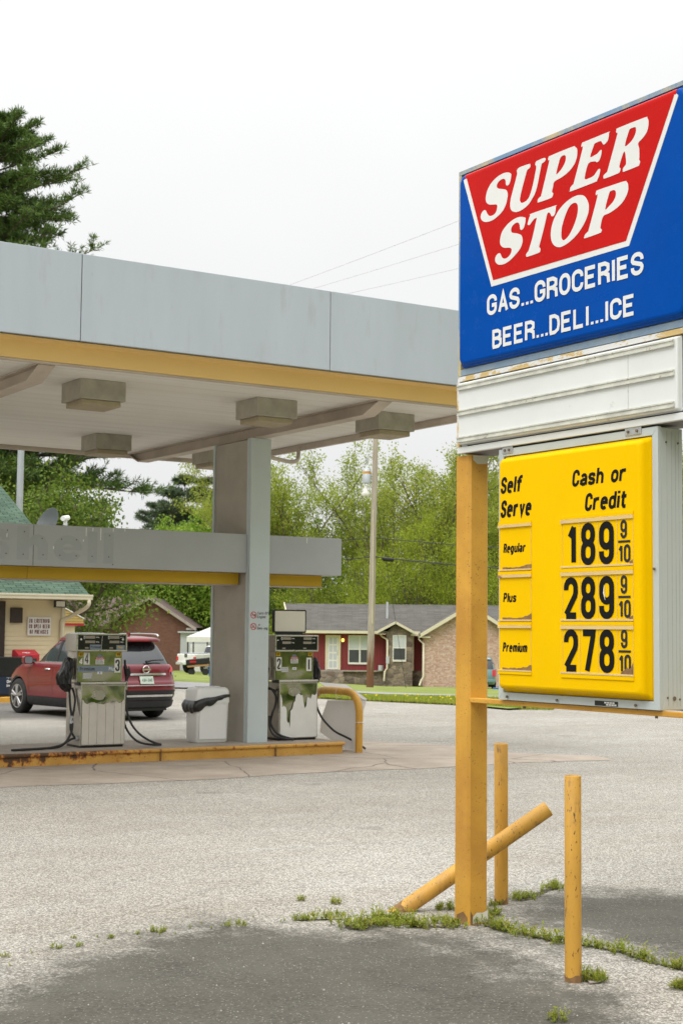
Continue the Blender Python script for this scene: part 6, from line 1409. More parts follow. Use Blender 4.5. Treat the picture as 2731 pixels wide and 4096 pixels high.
cl = clad.mesh(72).build('lower_cladding', M['cladding'], car); archcut(cl, (1.415, -1.29), .43, .93, .37)
gh_ = Body([(1.10, -2.17, 1.12, .852, 5.5, 3), (1.25, -2.07, .80, .805, 5.5, 3.4), (1.45, -1.90, .40, .735, 5.5, 4), (1.60, -1.74, .05, .67, 5, 4)])
gl = gh_.mesh(72, 2).build('greenhouse', M['carglass'], car)
roof = Body([(1.575, -1.99, .10, .70, 6, 4), (1.62, -2.0, -.02, .695, 6, 4), (1.66, -1.9, -.3, .65, 5, 4), (1.69, -1.4, -.6, .5, 4, 4), (1.70, -.9, -.75, .3, 4, 4)])
rf_ = roof.mesh(72).build('roof', M['car_red'], car)
mb = MB()
for s in (-1, 1): mb.tube(bezpath([(-1.75, s*.60, 1.665), (-1.6, s*.605, 1.725), (-.3, s*.605, 1.72), (-.05, s*.60, 1.66)], 4), .018, 6)
mb.build('roof_rail', M['silver'], rf_)
mb = MB(); mb.prism([(-1.62, -.012, 1.68), (-1.42, -.012, 1.69), (-1.58, -.012, 1.77), (-1.64, -.012, 1.765)], (0, .024, 0)); mb.build('antenna_fin', M['car_red'], rf_)
mb = roof.strip([(1.60, roof.arear(1.60, -.22), roof.arear(1.60, .22)), (1.625, roof.arear(1.625, -.22), roof.arear(1.625, .22))], .006); mb.build('brake_light', M['taillight'], rf_)
# pillars
for left in (True, False):
    sg_ = 1 if left else -1
    def rows(z0, z1, f0, f1, n=5): return [(z0+(z1-z0)*k/n, f0(z0+(z1-z0)*k/n), f1(z0+(z1-z0)*k/n)) for k in range(n+1)]
    mb = gh_.strip(rows(1.12, 1.58, lambda z: gh_.aside(z, -1.62+.45*(z-1.12)/.46, left), lambda z: gh_.arear(z, sg_*(.72-.13*(z-1.12)/.46)) if left else gh_.arear(z, -(.72-.13*(z-1.12)/.46))-2*math.pi), .007); mb.build('rear_pillar', M['car_red'], car)
    mb = gh_.strip(rows(1.12, 1.58, lambda z: gh_.aside(z, .95-2.0*(z-1.12)/.9, left), lambda z: gh_.aside(z, .86-2.0*(z-1.12)/.9, left)), .007, 4); mb.build('front_pillar', M['car_red'], car)
    mb = gh_.strip(rows(1.12, 1.58, lambda z: gh_.aside(z, -.08, left), lambda z: gh_.aside(z, -.18, left)), .006, 3); mb.build('door_pillar', M['black'], car)
    mb = gh_.strip([(1.12, gh_.aside(1.12, .95, left), gh_.aside(1.12, -1.7, left)), (1.14, gh_.aside(1.14, .93, left), gh_.aside(1.14, -1.7, left))], .012); mb.build('window_trim', M['silver'], car)
    # door lines and handles
    for x in (.92, -.12, -1.02):
        mb = body.strip([(z, body.aside(z, x+.006, left), body.aside(z, x-.006, left)) for z in (.45, .62, .8, .95, 1.05)], .002, 2); mb.build('door_gap', M['black'], car)
    for x in (.12, -.86):
        p = body.pt(.97, body.aside(.97, x, left), .02); MB().tube([(x-.1, p[1]-.03*sg_, .97), (x-.08, p[1], .975), (x+.08, p[1], .975), (x+.1, p[1]-.03*sg_, .97)], .018, 6).build('door_handle', M['silver'], car)
    # mirror
    mb = MB(); mb.loft([[(.83+e, sg_*(.98+dy), 1.15+dz) for dy, dz in rrect(-.10, .11, -.085, .085, .05, 3)] for e in (-.02, .05, .09)]); m_ = mb.build('mirror', M['car_red'], car)
    mb = MB(); mb.poly([(.808, sg_*.98+dy, 1.15+dz) for dy, dz in rrect(-.085, .09, -.07, .07, .04, 3)][::-1]); mb.build('mirror_glass', M['winpane'], m_)
    MB().tube([(.85, sg_*.84, 1.10), (.84, sg_*.95, 1.13)], .03, 6).build('mirror_arm', M['black'], m_)
    # lights
    z0, z1 = .93, 1.10
    def ra(z, y): a = body.arear(z, y); return a if y > 0 else a
    A = lambda z, x: body.aside(z, x, True)
    if left: rws = [(z, A(z, -1.80-.12*k), body.arear(z, .56+.06*k)) for k, z in enumerate((.96, 1.04, 1.115))]
    else: rws = [(z, body.arear(z, -(.56+.06*k)), 2*math.pi-A(z, -1.80-.12*k)) for k, z in enumerate((.96, 1.04, 1.115))]
    body.strip(rws, .012, 14).build('tail_light', M['taillight'], car)
    if left: rws = [(z, A(z, -2.02), body.arear(z, .66)) for z in (.905, .965)]
    else: rws = [(z, body.arear(z, -.66), 2*math.pi-A(z, -2.02)) for z in (.905, .965)]
    body.strip(rws, .012, 10).build('reversing_light', M['clearlens'], car)
    body.strip([(.45, body.arear(.45, sg_*.80), body.arear(.45, sg_*.74)), (.53, body.arear(.53, sg_*.80), body.arear(.53, sg_*.74))], .02, 3).build('reflector', M['taillight'], car)
    for x in (1.415, -1.29):
        mb = MB(); pts = [(x+.455*math.cos(a), sg_*(body.pt(.5, body.aside(.5, x, left))[1]*sg_+.004), .37+.455*math.sin(a)) for a in [math.pi*k/18 for k in range(19)]]
        n = len(pts); q_ = [(x+(p[0]-x)*.90, p[1]-sg_*.0, .37+(p[2]-.37)*.90) for p in pts]; i_ = [(p[0], p[1]-sg_*.1, p[2]) for p in q_]
        mb.add(pts+q_+i_, [(k, k+1, k+1+n, k+n) for k in range(n-1)]+[(k+n, k+1+n, k+1+2*n, k+2*n) for k in range(n-1)]); mb.build('wheel_arch', M['cladding'], car)
        wheel(car, x, sg_*.915, .37, .235, sg_)
# rear details
yr = lambda z, h: [(zz, body.arear(zz, -h), body.arear(zz, h)) for zz in z]
body.strip(yr((.405, .48, .56, .60), .86), .012, 20).build('rear_bumper_cladding', M['cladding'], car)
body.strip(yr((.475, .515), .62), .03, 14).build('bumper_strip', M['silver'], car)
body.strip(yr((.695, .71), .70), .006, 14).build('bumper_top_trim', M['clearlens'], car)
body.strip(yr((.905, .945), .46), .025, 12).build('tailgate_bar', M['silver'], car)
b_ = body.strip([(.665, body.arear(.665, -.78), body.arear(.665, .78)), (.672, body.arear(.672, -.78), body.arear(.672, .78))], .003, 14); b_.build('tailgate_gap', M['black'], car)
pl = body.strip(yr((.735, .885), .155), .018, 6).build('licence_plate', M['plate'], car)
mb = MB(); mb.text('43A-3AE', (-2.335, .125, .785), (0, -1, .0), (.05, 0, 1), .055, .55, .17, .14, width=.25); mb.build('plate_lettering', M['plateink'], pl)
mb = MB(); c = Vector((-2.285, 0, 1.02)); ring = [c+Vector((0, .075*math.cos(a), .075*math.sin(a))) for a in [2*math.pi*k/24 for k in range(25)]]; mb.tube(ring, .013, 6); mb.box(-2.30, -2.28, -.10, .10, 1.005, 1.035); mb.build('rear_emblem', M['silver'], car)
mb = MB(); mb.tube([(-2.19, -.05, 1.17), (-2.17, -.2, 1.20), (-2.16, -.48, 1.21)], [.03, .016, .012], 6); mb.build('rear_wiper', M['black'], car)
mb = MB(); mb.text('SV', (-2.292, -.68, .86), (0, -1, 0), (.05, 0, 1), .04, .6, .2); mb.build('model_badge', M['silver'], car)
mb = MB(); mb.box(-2.2, -1.9, -.55, .55, .19, .3); mb.build('rear_skid', M['black'], car)
# --- white pickup
def placed(name, label, cat, corner, loc_corner, ang, zz):
    h = VROT+ang; o = Vector((math.cos(h)*loc_corner[0]-math.sin(h)*loc_corner[1], math.sin(h)*loc_corner[0]+math.cos(h)*loc_corner[1], 0)); p = corner-o
    return thing(name, (p.x, p.y, zz), label, cat, rz=h, off=(0, 0, 0))
tk = placed('pickup_truck', 'white pickup truck parked by the brick house left of the column', 'pickup truck', VW(-10.05, 105.5), (-2.85, -1.0), R(46), terr(106, -10.5)+.02)
mb = MB(); mb.prism([(-2.80, -.98, .62), (-.55, -.98, .62), (-.55, -.98, 1.36), (-2.80, -.98, 1.33)], (0, 1.96, 0)); mb.build('bed', M['car_white'], tk, bev=.06, seg=3)
Body([(.55, -.6, 2.80, .98, 9, 5), (1.0, -.6, 2.84, 1.0, 9, 5), (1.2, -.6, 2.6, .99, 9, 4), (1.36, -.6, 1.3, .96, 9, 4)]).mesh(60).build('cab', M['car_white'], tk)
Body([(1.36, -.50, 1.25, .90, 7, 4), (1.7, -.42, .7, .80, 7, 4), (1.84, -.35, .45, .74, 7, 4)]).mesh(48).build('cab_glass', M['carglass'], tk)
Body([(1.82, -.42, .5, .78, 6, 4), (1.9, -.3, .3, .66, 5, 4)]).mesh(48).build('cab_roof', M['car_white'], tk)
mb = MB(); mb.box(-.47, -.43, -.12, .12, 1.84, 1.88); mb.build('brake_light', M['taillight'], tk)
mb = MB(); mb.box(-2.93, -2.80, -.96, .96, .58, .76); mb.build('rear_bumper', M['silver'], tk, bev=.03)
for s in (-1, 1):
    mb = MB(); mb.box(-2.83, -2.70, s*.985-.012*0-.17*(s > 0), s*.985+.17*(s < 0), .86, 1.14); mb.build('tail_light', M['taillight'], tk, bev=.015)
    for x in (-1.75, 1.85):
        wheel(tk, x, s*.985, .40, .26, s, 6)
        mb = MB(); mb.disc((x, s*.9845, .46), (0, s, 0), .50, 24, .003); mb.build('wheel_arch', M['black'], tk)
mb = MB(); mb.box(-2.826, -2.80, -.13, .13, 1.10, 1.34); e_ = mb.build('tailgate_handle', M['black'], tk)
mb = MB(); mb.tube([(-2.835, .05*math.cos(a), 1.22+.05*math.sin(a)) for a in [2*math.pi*k/14 for k in range(15)]], .012, 5); mb.build('emblem', M['silver'], e_)
mb = MB(); mb.box(-2.945, -2.932, -.15, .15, .60, .73); mb.build('licence_plate', M['plate'], tk)
mb = MB(); mb.box(-2.5, -.7, -.85, .85, 1.34, 1.40); mb.build('bed_cover', M['galv'], tk)
# black cart in front of the truck
ct = far('utility_trailer', -9.2, 99, terr(99, -9.2), 'small black cart standing in front of the truck wheel', 'cart')
z_ = terr(99, -9.2)
mb = MB(); mb.prism([(-9.95, 98.6, z_+.62), (-8.5, 98.6, z_+.75), (-8.5, 98.6, z_+1.15), (-9.98, 98.6, z_+1.0)], (0, .9, 0)); mb.build('tub', M['black'], ct, bev=.04)
mb = MB(); mb.prism([(-9.85, 98.58, z_+.50), (-8.5, 98.58, z_+.62), (-8.5, 98.58, z_+.74), (-9.9, 98.58, z_+.61)], (0, .8, 0)); mb.build('side_board', M['woodpanel'], ct)
mb = MB(); mb.box(-9.7, -9.3, 98.57, 98.6, z_+.82, z_+.92); mb.build('red_decal', M['taillight'], ct)
for x in (-9.6, -8.7): wheel_mb = MB().tube([(x, 98.7, z_+.22), (x, 98.9, z_+.22)], .22, 14).build('wheel', M['tyre'], ct)
# --- teal van
vn = placed('minivan', 'pale teal minivan parked by the brick gable, seen between post and price board', 'van', VW(8.50, 82.5), (-2.55, -.98), R(88), terr(83, 7.5))
vb = Body([(.28, -2.45, 2.5, .92, 6, 4), (.45, -2.55, 2.57, .97, 7, 4), (.8, -2.52, 2.55, 1.0, 7, 4), (1.02, -2.47, 2.2, .98, 7, 3.5), (1.10, -2.44, 1.7, .96, 7, 3.4)]); v_ = vb.mesh(64).build('body', M['car_teal'], vn)
vg = Body([(1.09, -2.40, 1.7, .94, 7, 3.4), (1.4, -2.30, 1.0, .87, 7, 4), (1.66, -2.15, .5, .78, 6, 4)]); vg.mesh(56).build('greenhouse', M['carglass'], vn)
Body([(1.64, -2.25, .6, .81, 6, 4), (1.72, -2.15, .3, .76, 5, 4), (1.77, -1.8, 0, .6, 5, 4)]).mesh(56).build('roof', M['car_teal'], vn)
for s in (-1, 1):
    vb.strip([(z, vb.arear(z, s*.72), vb.arear(z, s*.95)) for z in (.72, .9, 1.08)], .015, 6).build('tail_light', M['taillight'], vn)
    vg.strip([(z, vg.arear(z, s*(.80-.1*(z-1.1)/.5)), (math.pi+s*-1.2) if False else vg.arear(z, s*(.90-.14*(z-1.1)/.5))) for z in (1.1, 1.35, 1.64)], .008, 5).build('rear_pillar', M['car_teal'], vn)
    for x in (-1.55, 1.5): wheel(vn, x, s*.97, .33, .22, s)
mb = MB(); mb.box(-2.57, -2.54, -.17, .17, .80, .92); mb.build('licence_plate', M['paper'], vn)
mb = MB(); mb.box(-2.60, -2.50, -.9, .9, .40, .56); mb.build('rear_bumper', M['car_teal'], vn, bev=.03)
tag(MB().build('x', M['black']) if False else MB().box(0, .55, 0, .3, 0, .12).build('blue_crate', M['bluebox'], None, bev=.01), 'small blue crate lying on the grass under the van', 'crate')
o_ = bpy.data.objects['blue_crate']; o_.location = VW(8.0, 79.5)+Vector((0, 0, .0)); o_.rotation_euler = (0, 0, VROT)
# ---------------------------------------------------------------- trees
def quads(name, C, U, V_, m, parent=None):
    n = len(C); v = np.empty((n, 4, 3), np.float32)
    v[:, 0] = C-U; v[:, 1] = C+V_; v[:, 2] = C+U; v[:, 3] = C-V_
    me = bpy.data.meshes.new(name); me.vertices.add(n*4); me.vertices.foreach_set('co', v.reshape(-1))
    me.loops.add(n*4); me.loops.foreach_set('vertex_index', np.arange(n*4, dtype=np.int32))
    me.polygons.add(n); me.polygons.foreach_set('loop_start', np.arange(n, dtype=np.int32)*4)
    me.update(calc_edges=True)
    o = bpy.data.objects.new(name, me); COL.objects.link(o); me.materials.append(m)
    if parent: o.parent = parent
    return o
def unit(a): return a/np.maximum(np.linalg.norm(a, axis=-1, keepdims=True), 1e-9)
def leaves(name, P, rng, size, m, parent=None, asp=.55, droop=0):
    n = len(P); U = rng.normal(size=(n, 3)); U[:, 2] -= droop; U = unit(U); V_ = unit(np.cross(U, rng.normal(size=(n, 3))))
    s = size*rng.uniform(.6, 1.3, (n, 1)); return quads(name, P, U*s*.5, V_*s*.5*asp, m, parent)
def grow(rng, p, d, ln, r, lv, mx, out, spec):
    n = 5; pts = [p]; q = p.copy(); dd = d.copy()
    for k in range(n):
        dd = dd+rng.normal(0, spec['wander'], 3); dd[2] += spec['lift'] if lv else 0
        dd /= np.linalg.norm(dd); q = q+dd*ln/n; pts.append(q.copy())
    rr = [r*(1-.65*k/n) for k in range(n+1)]; out.append((lv, pts, rr))
    if lv >= mx: return
    kids = spec['kids'][lv]
    for i in range(kids):
        u = (spec['first'][lv]+(1-spec['first'][lv])*(i+rng.uniform(.2, .8))/kids)*n; j = min(int(u), n-1); f = u-j
        b = pts[j]*(1-f)+pts[j+1]*f; ax = pts[j+1]-pts[j]; ax = ax/np.linalg.norm(ax)
        sd = np.cross(ax, rng.normal(size=3)); sd /= np.linalg.norm(sd); an = R(rng.uniform(*spec['angle'][lv]))
        grow(rng, b, ax*math.cos(an)+sd*math.sin(an), ln*spec['ratio'][lv]*rng.uniform(.75, 1.15)*(1.15-.45*u/n if lv else 1.0), max(rr[j]*.55, .012), lv+1, mx, out, spec)
SPRING = dict(wander=.10, lift=.06, kids=[8, 7, 6], first=[.35, .2, .2], angle=[(15, 42), (22, 48), (25, 55)], ratio=[.78, .5, .5])
SPREAD = dict(wander=.14, lift=.015, kids=[8, 7, 6], first=[.3, .25, .2], angle=[(35, 70), (25, 55), (25, 60)], ratio=[.85, .55, .5])
def tree_proto(name, seed, H, spec, nleaf, size, m, sig, r0=.22, mx=3, frac=.5, droop=0):
    rng = np.random.default_rng(seed); out = []
    grow(rng, np.array([0., 0, -.3]), np.array([0., 0, 1]), H*frac, r0*H/18, 0, mx, out, spec)
    t = bpy.data.objects.new(name, None); COL.objects.link(t); OFF[t.name] = Vector((0, 0, 0))
    mb = MB()
    for lv, pts, rr in out:
        mb.tube(pts, rr, 7 if lv == 0 else (5 if lv == 1 else 3), caps=False)
    mb.build('trunk', M['bark'], t)
    seg = [(np.array(p[i]), np.array(p[i+1]), lv) for lv, p, r in out if lv >= mx-1 for i in range(1 if lv < mx else 0, 5)]
    A = np.array([s[0] for s in seg]); B = np.array([s[1] for s in seg]); w = np.array([1.0 if s[2] == mx else .5 for s in seg]); w /= w.sum()
    idx = rng.choice(len(seg), nleaf, p=w); P = A[idx]+(B[idx]-A[idx])*rng.random((nleaf, 1))+rng.normal(0, sig, (nleaf, 3))*[1, 1, .8]
    P[:, 2] -= droop*rng.random(nleaf)
    zmax = P[:, 2].max(); t['_h'] = float(zmax)
    leaves('crown', P[P[:, 2] > .5], rng, size, m, t); return t
def pine_proto(name, seed, H, prof, base, m, tuft=.34, whorl=.75, dens=1.0, needles=12, extra=()):
    """prof: function height -> limb length"""
    rng = np.random.default_rng(seed); t = bpy.data.objects.new(name, None); COL.objects.link(t); OFF[t.name] = Vector((0, 0, 0)); mb = MB()
    mb.tube([(0, 0, -.3), (.1, 0, H*.5), (0, .1, H)], [.33*H/22, .22*H/22, .04], 9); C = []
    def limb(z, a, ln, el):
        pts = []; q = np.array([0., 0, z]); d = np.array([math.cos(a)*math.cos(el), math.sin(a)*math.cos(el), math.sin(el)]); nn = 7
        for j in range(nn+1):
            pts.append(q.copy()); d = d+rng.normal(0, .06, 3); d[2] += -.03+.06*j/nn; d /= np.linalg.norm(d); q = q+d*ln/nn
        mb.tube(pts, [.055*ln/5*(1-.85*j/nn)+.008 for j in range(nn+1)], 4, caps=False)
        for j in range(2, nn+1):
            for sgn in (-1, 1, 0):
                for rep in range(2):
                    ax = pts[j]-pts[j-1]; ax /= np.linalg.norm(ax); sd = np.cross(ax, [0, 0, 1])*sgn+rng.normal(0, .25, 3); sl = ln*.17*rng.uniform(.5, 1.2)*(1.25-.5*j/nn)
                    dr = ax*.7+sd*.75+np.array([0, 0, .35]); dr /= np.linalg.norm(dr); b = pts[j]-ax*ln/nn*rng.random(); e = b+dr*sl
                    mb.tube([b, e], [.012, .006], 3, caps=False)
                    for u in np.linspace(.3, 1.0, max(2, int(sl/.22*dens))): C.append(np.concatenate([b+(e-b)*u, dr]))
    z = base
    while z < H-.3:
        n = rng.integers(4, 7); a0 = rng.uniform(0, 6.28)
        for k in range(n):
            a = a0+k*6.28/n+rng.normal(0, .22); ln = prof(z)*rng.uniform(.72, 1.1)
            if ln >= .3: limb(z, a, ln, rng.uniform(.05, .45))
        z += whorl*rng.uniform(.7, 1.2)
    for q in extra: limb(*q)
    mb.build('trunk', M['bark'], t); C = np.array(C); n = len(C)
    P = np.repeat(C[:, :3], needles, 0); D = unit(np.repeat(C[:, 3:], needles, 0)*.7+rng.normal(0, .62, (n*needles, 3))+[0, 0, .22])
    L = tuft*rng.uniform(.6, 1.1, (n*needles, 1)); sd = unit(np.cross(D, rng.normal(size=D.shape)))
    quads('crown', P+D*L*.5, D*L*.5, sd*.016*tuft/.3, m, t); return t
def cloud_proto(name, seed, lobes, n, size, m, shell=.55, asp=.5, droop=0, stem=True):
    """lobed crown: leaves scattered through many small sprays on uneven lobes"""
    rng = np.random.default_rng(seed); t = bpy.data.objects.new(name, None); COL.objects.link(t); OFF[t.name] = Vector((0, 0, 0)); mb = MB()
    vol = np.array([l[3]*l[4]*l[5] for l in lobes])**.7; vol = vol/vol.sum(); PP = []
    for l, v in zip(lobes, vol):
        ns = max(6, int(90*v*len(lobes)**.5)); d = unit(rng.normal(size=(ns, 3))); rr = rng.uniform(shell, 1.05, (ns, 1)); S = np.array(l[:3])+d*rr*np.array(l[3:6])
        k = int(n*v); i = rng.integers(0, ns, k); sg = np.array(l[3:6]).mean()*.17
        q = S[i]+rng.normal(0, 1, (k, 3))*sg*np.array([1, 1, .7]); q[:, 2] -= droop*rng.random(k)**2; PP.append(q)
        for j in range(0, ns, 3):
            b = np.array([l[0]*.3, l[1]*.3, max(.2, l[2]*.35)]); mb.tube([b, (b+S[j])/2+rng.normal(0, .12, 3)+[0, 0, .2], S[j]], [.05, .03, .01], 3, caps=False)
    top = max(l[2]+l[5] for l in lobes)
    mb.tube([(0, 0, -.3), (0, 0, top*.3), (.1, 0, top*.6)], [.03*top*.5, .025*top*.5, .01*top], 7); mb.build('trunk', M['bark'], t)
    P = np.concatenate(PP); P = P[P[:, 2] > .02]; leaves('crown', P, rng, size, m, t, asp, droop); return t
def place(proto, L, d, sc, rot, label, cat, group, used=set(), z=None, sz=None):
    if proto.name not in used: used.add(proto.name); o = proto
    else:
        o = proto.copy(); COL.objects.link(o)
        for ch in proto.children: c = ch.copy(); COL.objects.link(c); c.parent = o
    o.location = VW(L, d, z); o.scale = (sc, sc, sz or sc); o.rotation_euler = (0, 0, rot)
    if '_h' in o: del o['_h']
    return tag(o, label, cat, group)
def pxL(px, d): return (px-1365.5)/6063.9*d
def hz(y, d): return 1.85+(2520-y)/6063.9*d
G = 'trees behind the filling station'
# big pine at the left
def bigprof(z):
    return float(np.interp(z, [5, 6.5, 8.5, 11, 14, 16, 19, 21.0, 22.2, 22.8], [5.0, 6.0, 6.3, 5.4, 4.2, 3.3, 3.2, 2.8, 1.3, .5]))
pine = pine_proto('pine_tree', 21, 22.8, bigprof, 5.2, M['needle'], .30, .40, 1.25, 13, [(15.4, -.97, 5.0, .33), (19.2, -.95, 4.0, .5), (17.6, -1.05, 4.1, .42), (9.0, -1.0, 6.6, .12), (8.0, -.85, 6.2, .1)])
place(pine, pxL(-75, 60), 60, 1, .4, 'huge dark green pine rising over the canopy at the left edge', 'tree', G)
# bright-leaved tree in front of the pine
tw = tree_proto('leafy_tree', 33, 8.2, SPREAD, 24000, .105, M['leaf_mid'], .20, .34, frac=.42, droop=.25)
th = tw['_h']
place(tw, pxL(225, 51), 51, 7.8/th, 2.2, 'young tree with bright new leaves and bare twigs behind the store', 'tree', G)
ts = tree_proto('leafy_tree', 35, 7, SPREAD, 1500, .12, M['leaf_bright'], .10, .3, frac=.45, droop=.2)
place(ts, pxL(400, 54), 54, 5.2/ts['_h'], .6, 'small twiggy tree with few bright leaves in front of the brick house', 'tree', G)
place(tw, pxL(20, 56), 56, 8.6/th, 4.0, 'bright leafy tree behind the steel pole at the left edge', 'tree', G)
# far pines
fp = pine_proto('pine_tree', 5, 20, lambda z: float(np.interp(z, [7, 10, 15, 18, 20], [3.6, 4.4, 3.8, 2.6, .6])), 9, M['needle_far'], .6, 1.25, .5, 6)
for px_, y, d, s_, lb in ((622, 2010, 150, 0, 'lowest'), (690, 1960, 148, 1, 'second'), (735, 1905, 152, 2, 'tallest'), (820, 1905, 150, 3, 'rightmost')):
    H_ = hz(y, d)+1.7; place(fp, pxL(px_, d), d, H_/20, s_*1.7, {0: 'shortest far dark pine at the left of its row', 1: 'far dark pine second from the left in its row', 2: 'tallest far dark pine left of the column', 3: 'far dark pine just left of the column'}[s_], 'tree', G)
# tall spring trees on the right
sp = [tree_proto('spring_tree', s_, 18, SPRING, 14500, .16, M[m_], .24, .24) for s_, m_ in ((1, 'leaf_spring'), (2, 'leaf_yellow'), (3, 'leaf_spring'))]
hs_ = [q['_h'] for q in sp]
for i, (px_, y, d, k, lb) in enumerate(((1105, 1790, 118, 0, 'thin spring tree just right of the column'), (1200, 1740, 124, 1, 'yellow green spring tree above the right end of the sign band'), (1300, 1770, 116, 2, 'spring tree left of the sky gap by the drain pipe'), (1475, 1860, 128, 0, 'lower spring tree directly behind the utility pole'),
    (1570, 1700, 120, 1, 'tall spring tree right of the utility pole'), (1665, 1650, 127, 2, 'tall thin spring tree in the middle right of the pole'), (1765, 1640, 119, 0, 'tallest spring tree left of the sign post'), (1865, 1640, 124, 1, 'spring tree hidden partly by the sign post'), (1965, 1800, 117, 2, 'spring tree seen between sign post and price board'), (2090, 1750, 122, 0, 'spring tree behind the price board'))):
    z_ = terr(d, pxL(px_, d)); H_ = hz(y, d)-z_; place(sp[k], pxL(px_, d), d, H_/hs_[k], i*1.3+.5, lb, 'tree', G)
# yellow-green bushy trees below them
wl_ = cloud_proto('willow_tree', 41, [(0, 0, 4.5, 3.2, 2.8, 3.0), (-2.3, .3, 3.2, 2.2, 2, 2.4), (2.4, -.2, 3.4, 2.3, 2, 2.5), (.7, 0, 7.4, 2.2, 2, 2.2), (-1.2, 0, 6.4, 2.0, 2, 2.0), (1.9, 0, 5.8, 1.8, 1.8, 1.9), (-.4, 0, 9.1, 1.2, 1.2, 1.4)], 26000, .13, M['leaf_yellow'], .5, .35, .8)
for i, (px_, y, d, lb) in enumerate(((1690, 1980, 110, 'big yellow green willow behind the ranch house roof'), (1850, 2060, 108, 'yellow green willow behind the sign post'), (1480, 2150, 112, 'lower yellow green willow behind the utility pole'), (1250, 2180, 113, 'yellow green willow under the right end of the sign band'), (1990, 2040, 111, 'willow between sign post and price board'))):
    z_ = terr(d, pxL(px_, d)); place(wl_, pxL(px_, d), d, (hz(y, d)-z_)/10.4, i*2.1, lb, 'tree', G)
br = cloud_proto('bushy_tree', 43, [(0, 0, 3.5, 2.8, 2.6, 2.6), (-1.8, .2, 2.4, 1.8, 1.8, 1.9), (1.9, -.2, 2.6, 1.9, 1.8, 2.0), (.4, 0, 5.8, 2.0, 1.8, 1.8), (-.9, 0, 5.0, 1.6, 1.6, 1.6), (.2, 0, 7.3, 1.1, 1.1, 1.2)], 20000, .17, M['leaf_bright'], .55, .55)
for i, (px_, y, d, lb) in enumerate(((850, 1945, 136, 'bright green bushy tree against the left side of the column'), (735, 2040, 141, 'bright green bushy tree second left of the column'), (630, 2080, 139, 'low bright green tree above the sign band'), (540, 2110, 142, 'low bright green tree near the small camera'), (930, 2000, 135, 'bright green bushy tree hidden behind the column'))):
    z_ = terr(d, pxL(px_, d)); place(br, pxL(px_, d), d, (hz(y, d)-z_)/8.5, i*1.9, lb, 'tree', G)
for i, (L_, d, k) in enumerate(((16.5, 121, 2), (19.5, 126, 1), (22.5, 119, 0), (26, 124, 2), (30, 121, 1))): place(sp[k], L_, d, 19/hs_[k], i*1.7, 'spring tree hidden behind the sign, off to the right', 'tree', G)
dk = cloud_proto('evergreen_tree', 47, [(0, 0, 3, 3.2, 3, 2.8), (-2, 0, 2.2, 2, 2, 2), (2.2, 0, 2.3, 2, 2, 2), (0, 0, 5.2, 2.3, 2.2, 2.2)], 15000, .2, M['leaf_dark'], .6, .5)
for i, (px_, y, d, lb) in enumerate(((590, 2290, 138, 'dark evergreen behind the brick house roof'), (690, 2270, 142, 'dark evergreen right of the brick house roof'), (790, 2300, 136, 'dark evergreen above the white carport'), (880, 2280, 139, 'dark evergreen hidden behind the column'), (470, 2300, 140, 'dark evergreen behind the sparse twiggy tree'),
    (1110, 2330, 117, 'dark undergrowth tree by the column edge'), (1200, 2300, 118, 'dark undergrowth tree over the left of the ranch roof'), (1310, 2290, 116, 'dark undergrowth tree left of the pole over the roof'), (1420, 2310, 118, 'dark undergrowth tree just left of the pole'), (1560, 2300, 117, 'dark undergrowth tree right of the pole'), (1730, 2260, 115, 'dark undergrowth tree below the big willow'), (1840, 2240, 118, 'dark undergrowth tree beside the sign post'), (1980, 2230, 116, 'dark undergrowth tree left of the price board'))):
    z_ = terr(d, pxL(px_, d)); place(dk, pxL(px_, d), d, (hz(y, d)-z_)/7.4, i*1.1, lb, 'tree', G)
# trees across the road behind the viewer: the steel pumps mirror them
for i, (x, y) in enumerate(((-14, -14), (-5, -17), (4, -15), (12, -18), (20, -15), (29, -18), (38, -15), (48, -20), (26, -3), (36, 3), (46, 10), (56, 17), (-22, 22), (-26, 33), (-22, 44), (-30, 55), (-24, 66), (-36, 40))):
    o = br.copy(); COL.objects.link(o)
    for ch in br.children: c = ch.copy(); COL.objects.link(c); c.parent = o
    o.location = (x, y, 0); o.scale = (1.7, 1.7, 1.5+.3*(i % 2)+(.5 if i > 11 else 0)); o.rotation_euler = (0, 0, i)
    tag(o, 'bright green bushy tree standing outside the picture, mirrored by the steel pumps and sign', 'tree', 'trees across the road')
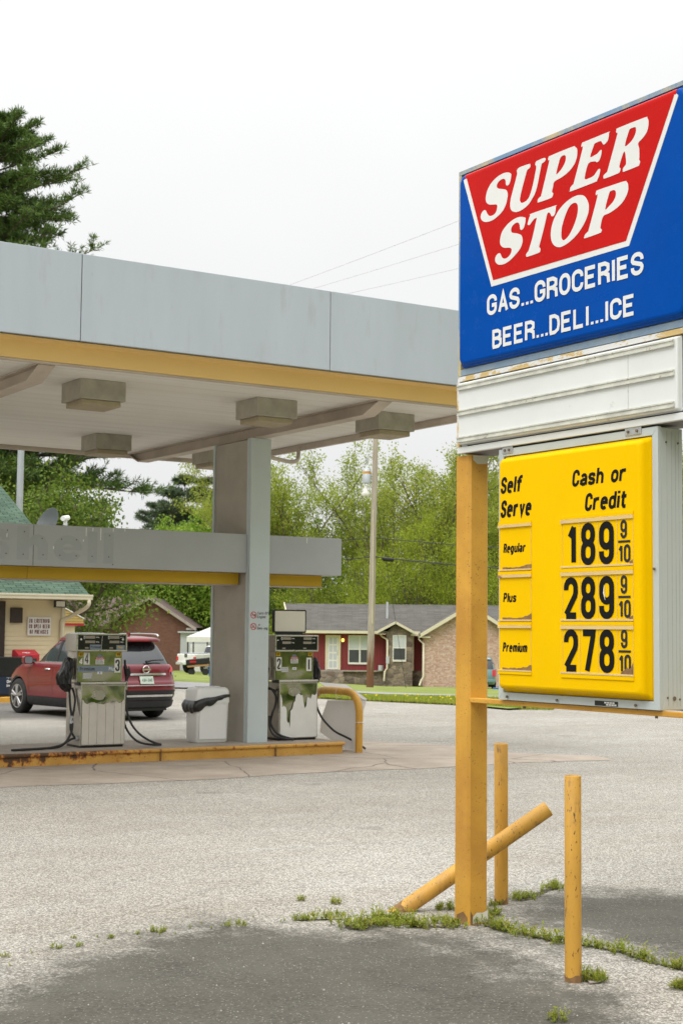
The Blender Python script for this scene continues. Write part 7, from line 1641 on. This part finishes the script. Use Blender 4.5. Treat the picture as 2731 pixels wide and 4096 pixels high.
# woods behind everything
def woods():
    rng = np.random.default_rng(77); n = 90000; L = rng.uniform(-40, 60, n); d = rng.uniform(150, 162, n)
    top = np.where(L < -8, 6.5, 13.0)+1.6*np.sin(L*.9)+1.2*np.sin(L*2.3+1)
    z = -4+(top+4)*rng.random(n)**.8
    P = np.stack([RX.x*L+FX.x*d, RX.y*L+FX.y*d, z], -1); cl = rng.integers(0, 2500, n); P = P+rng.normal(0, .5, (2500, 3))[cl]
    o = leaves('woods', P, rng, .5, M['leaf_dark'], None); tag(o, 'far dense green woods behind the houses', 'woods', kind='stuff')
woods()
def turf():
    rng = np.random.default_rng(3); n = 26000; t = rng.uniform(-.05, .14, n); d0_ = np.interp(t, [-.056, -.03, 0, .03, .075, .12], [46, 42.4, 40.6, 39.6, 38.2, 36.3])
    d = d0_+rng.random(n)**1.3*7-.12*rng.random(n); L = t*d; z = np.array([terr(a, b) for a, b in zip(d, L)])
    far_ = np.interp(t, [-.056, -.03, 0, .03, .075, .12], [52.4, 52.4, 52.2, 49.8, 45.6, 41.4]); k = d < far_-.1; t, d, L, z, n = t[k], d[k], L[k], z[k], int(k.sum())
    h = rng.uniform(.05, .13, (n, 1)); P = np.stack([RX.x*L+FX.x*d, RX.y*L+FX.y*d, z], -1)
    U = unit(rng.normal(0, .35, (n, 3))+[0, 0, 1])*h*.5; a = rng.uniform(0, 6.28, n); V_ = np.stack([np.cos(a), np.sin(a), 0*a], -1)*.012
    o = quads('grass', P+U, U, V_, M['weed']); tag(o, 'tufty roadside grass along the lot edge', 'grass', kind='stuff')
    n = 22; t = rng.uniform(.0, .1, n); mb = MB()
    for tt in t:
        d = np.interp(tt, [0, .03, .075, .12], [40.6, 39.6, 38.2, 36.3])+rng.random()*4; p = VW(tt*d, d); mb.disc((p.x, p.y, p.z+.13), (-.5, -.7, .5), .018, 7)
    M['dandelion'] = simple('yellow_flower', (.75, .55, .01), .7); tag(mb.build('dandelions', M['dandelion']), 'scattered yellow dandelions in the roadside grass', 'flowers', kind='stuff')
turf()
